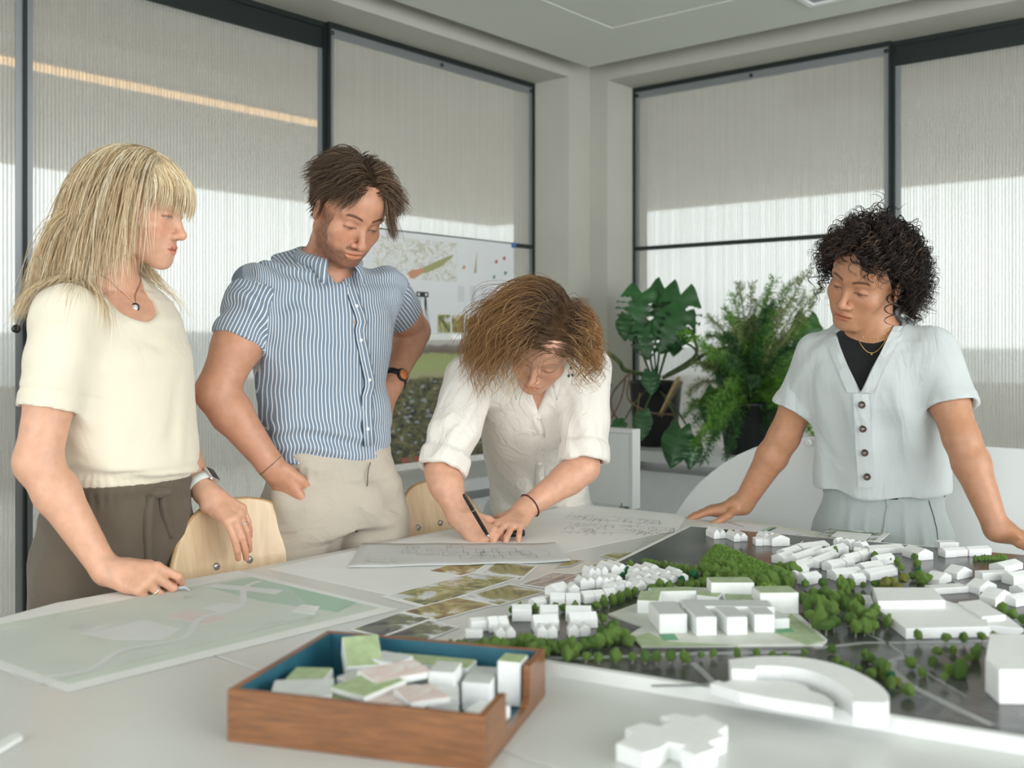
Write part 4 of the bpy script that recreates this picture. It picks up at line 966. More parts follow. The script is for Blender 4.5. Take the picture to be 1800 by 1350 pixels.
for x, y, r, th in ((1240, 1008, 14, 10), (1258, 1014, 15, 10), (1275, 1020, 14, 9), (1268, 1006, 13, 12), (1290, 1026, 14, 9), (1306, 1030, 14, 9), (1286, 1012, 13, 14), (1322, 1034, 14, 10), (1340, 1036, 16, 12), (1356, 1034, 17, 14), (1366, 1024, 16, 14), (1378, 1026, 15, 14), (1372, 1012, 12, 12), (1330, 1024, 12, 14), (1262, 1026, 8, 8), (1285, 1030, 8, 7)):
    T(x, y, r, th, 'leaf_a')
# ================================================================== plants on the right-hand ledge
def leafmat(name, c, rough=.32):
    m, nt, b = nodes_of(name); b.inputs['Roughness'].default_value = rough
    tc = N(nt, 'ShaderNodeTexCoord'); nz = N(nt, 'ShaderNodeTexNoise', Scale=16.0, Detail=3.0); nt.links.new(tc.outputs['Object'], nz.inputs['Vector'])
    r = N(nt, 'ShaderNodeValToRGB'); nt.links.new(nz.outputs['Fac'], r.inputs[0])
    r.color_ramp.elements[0].position = .3; r.color_ramp.elements[0].color = (*[x*.6 for x in c], 1); r.color_ramp.elements[1].position = .7; r.color_ramp.elements[1].color = (*[x*1.2 for x in c], 1)
    nt.links.new(r.outputs[0], b.inputs['Base Color'])
    return m
M['monstera'] = leafmat('monstera_leaf', (.030, .115, .030)); M['monstera_b'] = leafmat('monstera_leaf_light', (.045, .14, .05))
M['stem'] = mat('plant_stem', (.07, .11, .03), .5, var=.3, scale=40); M['root'] = mat('aerial_root', (.16, .10, .06), .7, var=.3, scale=50)
M['soil'] = mat('soil', (.03, .022, .016), .9, var=.4, scale=60)
def leaf_mesh(c, up, nrm, L, Wd, notched=True, curl=.25, seed=0):
    """heart-shaped leaf: c = where the stalk meets it, up = direction from tip to stalk, nrm = facing side"""
    c, up, nrm = Vector(c), Vector(up).normalized(), Vector(nrm).normalized(); nrm = (nrm-up*nrm.dot(up)).normalized(); sd = up.cross(nrm)
    rn = random.Random(seed); ns, nt_ = 44, 12; mb = MB()
    slots = [(.20+.135*k+rn.uniform(-.015, .015), .040+.012*rn.random(), rn.uniform(.30, .45), 1.01 if rn.random() < .55 else rn.uniform(.72, .86)) for k in range(5)]
    for sg in (-1, 1):
        sl = [(a+.04*(sg > 0), b_, c0, c1) for a, b_, c0, c1 in slots]
        grid = {}
        def P(i, j):
            s, t = i/ns, j/nt_
            hw = Wd/2*(math.sin(math.pi*min(1, .06+.94*(1-(1-s)**1.15)))**.62)*(1-.25*s)*1.12 if s < 1 else 0
            x = hw*t*sg; back = L*.16*math.exp(-((s-.0)/.12)**2)*t**1.2    # heart lobes behind the stalk
            y = L*(.02-s)+back+L*.06*t*(1-s)-.10*L*(t**2)*(s > .1)*min(1, (s-.1)*4)*-.4
            z = -curl*L*(s-.25)**2*.9-curl*.35*Wd*(t**2)+.004*math.sin(s*30)*t
            return c+up*y+sd*x+nrm*z
        for i in range(ns):
            for j in range(nt_):
                s, t = (i+.5)/ns, (j+.5)/nt_
                if notched and any(abs(s-(a+.10*(t-.5))) < b_*min(1, (t-c0)*6, (c1-t)*6 if c1 < 1 else 1) for a, b_, c0, c1 in sl if c0 < t < c1): continue
                q = [P(i, j), P(i, j+1), P(i+1, j+1), P(i+1, j)]
                mb.add(q if sg > 0 else q[::-1], [(0, 1, 2, 3)])
    return mb
def weld(o, d=.0004):
    bm = bmesh.new(); bm.from_mesh(o.data); bmesh.ops.remove_doubles(bm, verts=bm.verts, dist=d); bm.to_mesh(o.data); bm.free()
    o.data.polygons.foreach_set('use_smooth', np.ones(len(o.data.polygons), dtype=bool)); return o
ZL = .76
pc = PT(1148, 784, 4.70); pot_c = Vector((4.03, pc.y, ZL))
mon = empty('monstera_plant', pot_c, 'monstera with split dark leaves in a black pot on the window ledge', 'plant')
MB().lathe([(.088, 0), (.094, .004), (.118, .275), (.122, .278), (.122, .292), (.112, .292), (.108, .26), (.0, .255)], pot_c, 32).build('pot', M['black_plastic'], mon, True)
MB().lathe([(.107, .262), (.06, .268), (0.002, .27)], pot_c, 20).build('soil', M['soil'], mon, True)
top = pot_c+Vector((0, 0, .26)); tocam = -FWD
def Q(px, py, d): return PT(px, py, d)
leaves = [  # stalk point px, tip px, depth, width px, notched, material
 ((1128, 516), (1112, 600), 4.62, 82, True, 'monstera'), ((1168, 508), (1150, 600), 4.66, 70, True, 'monstera'), ((1195, 520), (1182, 628), 4.55, 84, True, 'monstera'),
 ((1198, 550), (1158, 622), 4.50, 76, True, 'monstera'), ((1134, 575), (1140, 632), 4.52, 60, True, 'monstera'), ((1102, 556), (1098, 598), 4.6, 38, False, 'monstera'),
 ((1143, 655), (1146, 694), 4.42, 34, False, 'monstera_b'), ((1130, 726), (1127, 774), 4.30, 36, False, 'monstera_b'), ((1196, 755), (1178, 824), 4.20, 56, False, 'monstera'), ((1222, 772), (1214, 826), 4.22, 36, False, 'monstera'), ((1096, 742), (1076, 758), 4.3, 26, False, 'monstera'),
]
for k, (a, b_, d, wpx, nt_, mk) in enumerate(leaves):
    A_, B_ = Q(*a, d), Q(*b_, d-.05); L = (A_-B_).length*1.0; Wd = wpx*d/FPX
    nr = tocam+Vector((0, 0, .25))+RIGHT*random.uniform(-.25, .25)
    o = leaf_mesh(A_, A_-B_, nr, L, Wd, nt_, .25, k).build('leaf', M[mk], mon); weld(o)
    mid = (A_+top)/2+Vector((random.uniform(-.03, .03), random.uniform(-.03, .03), .06))
    pts = [top.lerp(mid, t).lerp(mid.lerp(A_, t), t) for t in [i/10 for i in range(11)]]
    MB().tube(pts, [.0055-.002*i/10 for i in range(11)], 6).build('stalk', M['stem'], o, True)
def vine(nm, pxs, d, r, m):
    P_ = [Q(x, y, d+dd) for x, y, dd in pxs]; out = []
    for i in range(len(P_)-1):
        p0, p1, p2, p3 = P_[max(i-1, 0)], P_[i], P_[i+1], P_[min(i+2, len(P_)-1)]
        for k in range(8):
            t = k/8; out.append(.5*((2*p1)+(-p0+p2)*t+(2*p0-5*p1+4*p2-p3)*t*t+(-p0+3*p1-3*p2+p3)*t**3))
    out.append(P_[-1]); MB().tube(out, r, 7).build(nm, M[m], mon, True)
vine('stem', [(1160, 662, 0), (1102, 652, -.05), (1088, 635, -.1), (1066, 622, -.1), (1064, 650, -.12), (1072, 680, -.14)], 4.6, .010, 'stem')
vine('stem', [(1165, 664, 0), (1205, 645, -.05), (1240, 622, -.05), (1275, 612, -.05)], 4.55, .009, 'stem'); vine('stem', [(1170, 660, 0), (1222, 625, 0), (1218, 590, 0), (1208, 575, 0)], 4.55, .007, 'stem'); vine('stem', [(1232, 640, 0), (1220, 612, 0), (1196, 600, 0)], 4.5, .005, 'stem')
vine('aerial_root', [(1108, 655, 0), (1078, 690, -.1), (1076, 720, -.12), (1092, 745, -.15)], 4.5, .0045, 'root'); vine('aerial_root', [(1100, 660, 0), (1092, 700, -.1), (1075, 735, -.12)], 4.48, .004, 'root')
vine('aerial_root', [(1108, 655, -.1), (1104, 700, -.14), (1140, 724, -.16), (1185, 730, -.16), (1180, 745, -.18)], 4.48, .0045, 'root'); vine('aerial_root', [(1125, 690, -.13), (1120, 730, -.14), (1130, 745, -.15)], 4.45, .003, 'root')
# dry flower spike hanging in front of the pot
rn = random.Random(2); m_ = MB(); a, b_ = Q(1194, 662, 4.36), Q(1160, 728, 4.34)
for k in range(46):
    t = k/45; p = a.lerp(b_, t); s = (1 if k % 2 else -1); m_.tube([p, p+RIGHT*s*.020*(1-.5*t)+Vector((0, 0, -.012))], [.003, .001], 4)
m_.tube([a, b_], .0025, 5); o = m_.build('dry_frond', mat('dry_straw', (.38, .30, .14), .8, var=.2, scale=40), mon); o['kind'] = 'stuff'

# feathery asparagus fern behind the tipped table
M['fern_a'] = leafmat('fern_green', (.13, .29, .045), .5); M['fern_b'] = leafmat('fern_dark', (.03, .10, .022), .5); M['fern_c'] = leafmat('fern_pale', (.22, .28, .10), .55); M['fern_d'] = leafmat('fern_bright', (.14, .34, .03), .5)
fcn = Vector((3.99, PT(1335, 784, 4.45).y, ZL))
fern = empty('asparagus_fern', fcn, 'feathery bushy asparagus fern on the ledge between monstera and curly-haired woman', 'plant')
MB().lathe([(.095, 0), (.10, .005), (.125, .20), (.13, .205), (.13, .22), (.118, .22), (.115, .19), (0, .188)], fcn, 28).build('pot', M['black_plastic'], fern, True)
f0 = fcn+Vector((0, 0, .20))
rs = np.random.RandomState(17)
def frond(tip, sag, mk, dens=1.0, spread=.05):
    tip = Vector(tip); mid = f0.lerp(tip, .5)+Vector((0, 0, sag)); n = 30
    pts = [f0.lerp(mid, t).lerp(mid.lerp(tip, t), t) for t in [i/n for i in range(n+1)]]
    mb = MB(); mb.tube(pts, [.0035*(1-.8*i/n)+.0006 for i in range(n+1)], 4)
    V_ = []; 
    for i in range(6, n+1):
        p = pts[i]; d = (pts[i]-pts[i-1]).normalized()
        for s in range(int(5*dens)):
            r = Vector(rs.normal(size=3)); r = (r-d*r.dot(d)).normalized(); ln = spread*(1.1-.6*i/n)*rs.uniform(.6, 1.3)
            q = p+(r*.8+d*.6+Vector((0, 0, -.15)))*ln
            for k in range(13):
                c = p.lerp(q, (k+1)/13.0); nd = Vector(rs.normal(size=3)); nd = (nd+d*.8+r*.4).normalized(); l2 = rs.uniform(.010, .019)
                w_ = nd.cross(Vector(rs.normal(size=3))).normalized()*.0011
                V_ += [c-w_, c+w_, c+nd*l2]
    b = len(mb.v); mb.v += [tuple(v) for v in V_]; mb.f += [(b+i, b+i+1, b+i+2) for i in range(0, len(V_), 3)]; mb.m += [0]*(len(V_)//3)
    o = mb.build('frond', M[mk], fern); o['kind'] = 'stuff'
tips = []
for k in range(52): # the bush
    px, py = rs.uniform(1200, 1475), rs.uniform(520, 815); tips.append((px, py, rs.uniform(3.9, 4.45), rs.choice(['fern_a', 'fern_a', 'fern_b', 'fern_d']), 1.2))
for px, py in ((1290, 520), (1320, 500), (1275, 545), (1350, 515), (1300, 560), (1245, 590), (1400, 490), (1415, 520), (1430, 535), (1395, 525), (1365, 545), (1440, 510), (1225, 640), (1210, 690), (1205, 730), (1250, 560), (1330, 530), (1380, 505), (1340, 560), (1270, 590), (1300, 500), (1420, 480), (1360, 490), (1235, 610), (1290, 580)):
    tips.append((px, py, rs.uniform(4.1, 4.5), rs.choice(['fern_c', 'fern_a', 'fern_c']), .8))
for px, py, d, mk, dn in tips: frond(PT(px, py, d), rs.uniform(.06, .16), mk, dn)
for k, (px, py, w_, mk) in enumerate(((1290, 660, 60, 'monstera'), (1340, 600, 70, 'fern_b'), (1260, 720, 60, 'monstera'), (1390, 640, 80, 'monstera_b'), (1370, 720, 70, 'monstera'), (1320, 740, 60, 'monstera_b'), (1420, 590, 60, 'fern_b'))):
    A_ = Q(px, py-30, 4.35); B_ = Q(px+random.uniform(-20, 20), py+45, 4.28)
    o = leaf_mesh(A_, A_-B_, tocam+RIGHT*random.uniform(-.6, .6)+Vector((0, 0, .3)), (A_-B_).length, w_*4.3/FPX, False, .35, 50+k).build('leaf', M[mk], fern); weld(o)
    MB().tube([f0, (f0+A_)/2+Vector((0, 0, .05)), A_], .003, 5).build('stalk', M['stem'], o, True)
# ================================================================== soft-body modelling: smooth unions of tapered limbs, meshed on a grid
f32 = np.float32
def arr(*p): return np.array(p, dtype=np.float64)
def A3(v): return np.array([v[0], v[1], v[2]], dtype=np.float64)
class Cap:          # tapered limb
    def __init__(s, a, b, ra, rb): s.a, s.b, s.ra, s.rb = A3(a), A3(b), ra, rb; s.d = s.b-s.a; s.l2 = max(1e-12, s.d@s.d)
    def __call__(s, P):
        q = P-s.a; t = np.clip((q@s.d)/s.l2, 0, 1); return np.sqrt(((q-t[:, None]*s.d)**2).sum(1))-(s.ra+(s.rb-s.ra)*t)
    bound = __call__
class Ell:          # ellipsoid, optional axes (rows = unit axes)
    def __init__(s, c, r, R=None): s.c, s.r, s.R = A3(c), np.array(r, float), R; s.m = max(r)
    def __call__(s, P):
        q = P-s.c
        if s.R is not None: q = q@s.R.T
        a = q/s.r; k0 = np.sqrt((a*a).sum(1)); b = q/(s.r*s.r); k1 = np.sqrt((b*b).sum(1))+1e-9
        return k0*(k0-1)/k1
    def bound(s, P): return np.sqrt(((P-s.c)**2).sum(1))-s.m
class Plane:        # half space, inside where (P-c).n < 0
    def __init__(s, c, n): s.c = A3(c); n = A3(n); s.n = n/np.linalg.norm(n)
    def __call__(s, P): return (P-s.c)@s.n
    def bound(s, P): return np.zeros(len(P))-1
class Loft:         # elliptical sections along a spine; station = (centre, right axis, forward axis, rx, r_front, r_back)
    def __init__(s, st, ex=2.3):
        s.c = np.array([A3(x[0]) for x in st]); s.x = np.array([A3(x[1]) for x in st]); s.y = np.array([A3(x[2]) for x in st])
        s.x /= np.linalg.norm(s.x, axis=1)[:, None]; s.y -= s.x*(s.x*s.y).sum(1)[:, None]; s.y /= np.linalg.norm(s.y, axis=1)[:, None]
        s.r = np.array([x[3:6] for x in st], float); s.m = s.r.max(); s.ex = ex
    def locate(s, P):
        best = np.full(len(P), 1e9); T = np.zeros(len(P))
        for i in range(len(s.c)-1):
            d = s.c[i+1]-s.c[i]; t = np.clip(((P-s.c[i])@d)/(d@d), 0, 1); e = ((P-s.c[i]-t[:, None]*d)**2).sum(1)
            k = e < best; best[k] = e[k]; T[k] = i+t[k]
        return T
    def at(s, T, Q):
        i = np.minimum(T.astype(int), len(s.c)-2); t = T-i; t = (t*t*(3-2*t))[:, None]*.5+t[:, None]*.5
        return Q[i]*(1-t)+Q[i+1]*t
    def local(s, P):
        T = s.locate(P); c = s.at(T, s.c); x = s.at(T, s.x); y = s.at(T, s.y); r = s.at(T, s.r); q = P-c
        return T, (q*x).sum(1), (q*y).sum(1), r, q, x, y
    def __call__(s, P):
        T, u, v, r, q, x, y = s.local(P)
        ry = np.where(v > 0, r[:, 1], r[:, 2])
        k = (np.abs(u/r[:, 0])**s.ex+np.abs(v/ry)**s.ex)**(1/s.ex); ax = q-x*u[:, None]-y*v[:, None]
        rad = (k-1)*np.minimum(r[:, 0], ry); n = len(s.c)-1
        d0 = s.c[0]-s.c[1]; d1 = s.c[-1]-s.c[-2]; d0 = d0/np.linalg.norm(d0); d1 = d1/np.linalg.norm(d1)
        axd = np.where(T <= 1e-6, np.maximum(0, q@d0), np.where(T >= n-1e-6, np.maximum(0, q@d1), 0))
        return np.where(axd < 1e-6, rad, np.sqrt(np.maximum(rad, 0)**2+axd**2))
    def bound(s, P):
        b = np.full(len(P), 1e9)
        for i in range(len(s.c)-1):
            d = s.c[i+1]-s.c[i]; t = np.clip(((P-s.c[i])@d)/(d@d), 0, 1); b = np.minimum(b, ((P-s.c[i]-t[:, None]*d)**2).sum(1))
        return np.sqrt(b)-s.m*1.15
class Fn:           # any function of space
    def __init__(s, fn): s.fn = fn
    def __call__(s, P): return s.fn(P)
    def bound(s, P): return np.zeros(len(P))-1
class Sub:          # a whole field used as one shape
    def __init__(s, F): s.F = F; s.us = [p for op, p, k in F.ops if op == 'u']
    def __call__(s, P): return s.F(P)
    def bound(s, P): return np.min([p.bound(P) for p in s.us], axis=0)-.01
class Field:
    def __init__(s): s.ops = []
    def u(s, p, k=.01): s.ops.append(('u', p, k)); return s
    def s_(s, p, k=.004): s.ops.append(('s', p, k)); return s
    def i(s, p, k=.001): s.ops.append(('i', p, k)); return s
    def __call__(s, P, mask=None):
        d = np.full(len(P), .25)
        for n, (op, p, k) in enumerate(s.ops):
            if mask is not None:
                m = mask[n]
                if not m.any(): continue
                if m.all(): m = slice(None)
            else: m = slice(None)
            e = p(P[m]); a = d[m]
            if op == 'u': h = np.maximum(k-np.abs(a-e), 0)/k; d[m] = np.minimum(a, e)-h*h*k/4
            elif op == 's': e = -e; h = np.maximum(k-np.abs(a-e), 0)/k; d[m] = np.maximum(a, e)+h*h*k/4
            else: h = np.maximum(k-np.abs(a-e), 0)/k; d[m] = np.maximum(a, e)+h*h*k/4
        return d
    def grad(s, P, e=.001):
        g = np.stack([s(P+np.eye(3)[i]*e)-s(P-np.eye(3)[i]*e) for i in range(3)], 1); return g/(np.linalg.norm(g, axis=1)[:, None]+1e-12)
def surface_net(F, lo, hi, h):
    """mesh of F = 0 inside the box lo..hi with cell size h (blocks of 8 cells; only blocks near the surface are evaluated)"""
    lo = A3(lo); nb = np.ceil((A3(hi)-lo)/(8*h)).astype(int)
    I = np.stack(np.meshgrid(*[np.arange(n) for n in nb], indexing='ij'), -1).reshape(-1, 3)
    C = lo+(I*8+4)*h; hd = 8*h*.5*math.sqrt(3)
    keep = np.zeros(len(C), bool); 
    for op, p, k in F.ops:
        if op == 'u': keep |= p.bound(C) < hd+.02
    I, C = I[keep], C[keep]
    if len(I) == 0: return np.zeros((0, 3)), np.zeros((0, 4), int)
    msk = [p.bound(C) < hd+.035 for op, p, k in F.ops]
    f = F(C, msk); act = np.abs(f) < hd*1.35+.006
    I, C = I[act], C[act]; msk = [m[act] for m in msk]
    g9 = np.stack(np.meshgrid(*[np.arange(9)]*3, indexing='ij'), -1).reshape(-1, 3)
    vals = np.empty((len(I), 729), f32)
    step = 400
    for s in range(0, len(I), step):
        Ib = I[s:s+step]; P = (lo+(Ib[:, None, :]*8+g9[None])*h).reshape(-1, 3)
        mm = [np.repeat(m[s:s+step], 729) for m in msk]; vals[s:s+step] = F(P, mm).reshape(-1, 729)
    vals = vals.reshape(-1, 9, 9, 9); vals[vals == 0] = 1e-7
    D = nb*8+2; key = lambda ijk: (ijk[..., 0]*D[1]+ijk[..., 1])*D[2]+ijk[..., 2]
    cor = [(a, b, c) for a in (0, 1) for b in (0, 1) for c in (0, 1)]
    cv = np.stack([vals[:, a:a+8, b:b+8, c:c+8] for a, b, c in cor], -1)
    neg = cv < 0; n_ = neg.sum(-1); cell = (n_ > 0) & (n_ < 8)
    bi = np.argwhere(cell); cv = cv[cell].astype(np.float64)
    ijk = I[bi[:, 0]]*8+bi[:, 1:]
    acc = np.zeros((len(bi), 3)); cnt = np.zeros(len(bi)); cc = np.array(cor, float)
    for a in range(8):
        for b in range(a+1, 8):
            if abs(cc[a]-cc[b]).sum() == 1:
                m = (cv[:, a] < 0) != (cv[:, b] < 0); t = cv[m, a]/(cv[m, a]-cv[m, b]); acc[m] += cc[a]+(cc[b]-cc[a])*t[:, None]; cnt[m] += 1
    V = lo+(ijk+acc/cnt[:, None])*h
    kk = key(ijk); order = np.argsort(kk); sk = kk[order]
    def find(q):
        k = key(q); p = np.searchsorted(sk, k); p = np.minimum(p, len(sk)-1); ok = sk[p] == k; return order[p], ok
    faces = []
    for ax in range(3):
        sl = [slice(0, 8)]*3; s1 = list(sl); s1[ax] = slice(1, 9)
        a = vals[:, 0:8, 0:8, 0:8]; b = vals[(slice(None), *s1)]
        cr = (a < 0) != (b < 0); bi2 = np.argwhere(cr); q = I[bi2[:, 0]]*8+bi2[:, 1:]; flip = a[cr] < 0
        o1, o2 = [np.eye(3, dtype=int)[(ax+1) % 3], np.eye(3, dtype=int)[(ax+2) % 3]]
        ids = [find(x) for x in (q, q-o1, q-o1-o2, q-o2)]
        ok = ids[0][1] & ids[1][1] & ids[2][1] & ids[3][1]
        qd = np.stack([x[0] for x in ids], 1)[ok]; fl = flip[ok]
        qd[fl] = qd[fl][:, ::-1]; faces.append(qd[:, ::-1])
    return V, np.concatenate(faces)
def compact(V, Fc):
    u, inv = np.unique(Fc, return_inverse=True); return V[u], inv.reshape(Fc.shape)
def vnormals(V, Fc):
    n = np.cross(V[Fc[:, 2]]-V[Fc[:, 0]], V[Fc[:, 3]]-V[Fc[:, 1]]); N_ = np.zeros_like(V)
    for k in range(4): np.add.at(N_, Fc[:, k], n)
    return N_/(np.linalg.norm(N_, axis=1)[:, None]+1e-12)
def relax(V, Fc, it=1, w=.5):
    for _ in range(it):
        S_ = np.zeros_like(V); c = np.zeros(len(V))
        for a, b in ((0, 1), (1, 2), (2, 3), (3, 0)):
            np.add.at(S_, Fc[:, a], V[Fc[:, b]]); np.add.at(S_, Fc[:, b], V[Fc[:, a]]); np.add.at(c, Fc[:, a], 1); np.add.at(c, Fc[:, b], 1)
        V = V*(1-w)+w*S_/np.maximum(c, 1)[:, None]
    return V
def set_color(o, C, name='tint'):
    a = o.data.color_attributes.new(name, 'FLOAT_COLOR', 'POINT'); buf = np.ones((len(C), 4), f32); buf[:, :3] = C; a.data.foreach_set('color', buf.ravel())
def swirl(P, seed, scale, octs=3):
    """cheap smooth noise in [-1,1]: domain-warped sines"""
    r = np.random.RandomState(seed); out = np.zeros(len(P)); w_ = 0; Q = P*scale
    for o in range(octs):
        D1 = r.normal(size=(3, 3)); D2 = r.normal(size=(3, 3)); ph = r.uniform(0, 6.28, 6)
        warp = np.sin(Q@D1.T+ph[:3])*.9; v = np.sin((Q+warp)@D2.T+ph[3:]); out += v.mean(1)*1.7*.6**o; w_ += .6**o; Q = Q*1.9
    return out/w_
def ridge_folds(P, axis, seed, freq, warp=.6, scale=9):
    """long folds whose crests run along `axis`"""
    ax = A3(axis); ax /= np.linalg.norm(ax); r = np.random.RandomState(seed); t = np.cross(ax, r.normal(size=3)); t /= np.linalg.norm(t); b = np.cross(ax, t)
    u, v, w_ = P@t, P@b, P@ax
    Q = np.stack([u, v, w_*.35], 1); n = swirl(Q, seed+1, scale, 2)
    s = np.sin((u+.6*v)*freq+n*warp*6.0); m = .5+.5*swirl(P, seed+2, scale*.8, 2)
    return (np.sign(s)*np.abs(s)**.8)*np.clip(m, 0, 1)
def smoothstep(a, b, x): t = np.clip((x-a)/(b-a), 0, 1); return t*t*(3-2*t)

# ---- skin
def skin_mat(name, base, rough=.46):
    m, nt, b = nodes_of(name)
    at = N(nt, 'ShaderNodeVertexColor', _layer_name='tint')
    tc = N(nt, 'ShaderNodeTexCoord'); nz = N(nt, 'ShaderNodeTexNoise', Scale=55.0, Detail=4.0); nt.links.new(tc.outputs['Object'], nz.inputs['Vector'])
    r = N(nt, 'ShaderNodeValToRGB'); nt.links.new(nz.outputs['Fac'], r.inputs[0])
    r.color_ramp.elements[0].position = .3; r.color_ramp.elements[0].color = (*[c*.90 for c in base], 1); r.color_ramp.elements[1].position = .7; r.color_ramp.elements[1].color = (*[min(1, c*1.06) for c in base], 1)
    mx = N(nt, 'ShaderNodeMixRGB', _blend_type='MULTIPLY', Fac=1.0); nt.links.new(r.outputs[0], mx.inputs[1]); nt.links.new(at.outputs[0], mx.inputs[2])
    nt.links.new(mx.outputs[0], b.inputs['Base Color']); b.inputs['Roughness'].default_value = rough
    b.inputs['Subsurface Weight'].default_value = .12; b.inputs['Subsurface Radius'].default_value = (.012, .005, .003); b.inputs['Subsurface Scale'].default_value = 1.0
    n2 = N(nt, 'ShaderNodeTexNoise', Scale=420.0, Detail=2.0); nt.links.new(tc.outputs['Object'], n2.inputs['Vector'])
    bp = N(nt, 'ShaderNodeBump', Strength=.12, Distance=.0008); nt.links.new(n2.outputs['Fac'], bp.inputs['Height']); nt.links.new(bp.outputs[0], b.inputs['Normal'])
    return m
def cloth_mat(name, col, rough=.85, weave=900, bump=.25, var=.04, wr=0.0, wrs=14, sheen=.3, fold=None):
    m, nt, b = nodes_of(name); b.inputs['Roughness'].default_value = rough; b.inputs['Sheen Weight'].default_value = sheen; b.inputs['Specular IOR Level'].default_value = .25
    tc = N(nt, 'ShaderNodeTexCoord')
    nz = N(nt, 'ShaderNodeTexNoise', Scale=9.0, Detail=3.0); nt.links.new(tc.outputs['Object'], nz.inputs['Vector'])
    r = N(nt, 'ShaderNodeValToRGB'); nt.links.new(nz.outputs['Fac'], r.inputs[0])
    r.color_ramp.elements[0].position = .3; r.color_ramp.elements[0].color = (*[c*(1-var) for c in col], 1); r.color_ramp.elements[1].position = .7; r.color_ramp.elements[1].color = (*[min(1, c*(1+var)) for c in col], 1)
    nt.links.new(r.outputs[0], b.inputs['Base Color'])
    n2 = N(nt, 'ShaderNodeTexNoise', Scale=float(weave), Detail=2.0); nt.links.new(tc.outputs['Object'], n2.inputs['Vector'])
    bp = N(nt, 'ShaderNodeBump', Strength=bump, Distance=.0006); nt.links.new(n2.outputs['Fac'], bp.inputs['Height'])
    last = bp
    if wr:
        mp = N(nt, 'ShaderNodeMapping'); nt.links.new(tc.outputs['Object'], mp.inputs[0])
        if fold: mp.inputs['Scale'].default_value = fold
        n3 = N(nt, 'ShaderNodeTexNoise', Scale=float(wrs), Detail=3.0, Distortion=1.2); nt.links.new(mp.outputs[0], n3.inputs['Vector'])
        b2 = N(nt, 'ShaderNodeBump', Strength=wr, Distance=.012); nt.links.new(n3.outputs['Fac'], b2.inputs['Height']); nt.links.new(bp.outputs[0], b2.inputs['Normal']); last = b2
    nt.links.new(last.outputs[0], b.inputs['Normal'])
    return m
def hair_mat(name, rough=.38, spec=.4):
    m, nt, b = nodes_of(name); at = N(nt, 'ShaderNodeVertexColor', _layer_name='tint'); nt.links.new(at.outputs[0], b.inputs['Base Color'])
    b.inputs['Roughness'].default_value = rough; b.inputs['Specular IOR Level'].default_value = spec; return m
M['hair'] = hair_mat('hair_strands'); M['hair_cap'] = hair_mat('hair_cap', .95, .05)

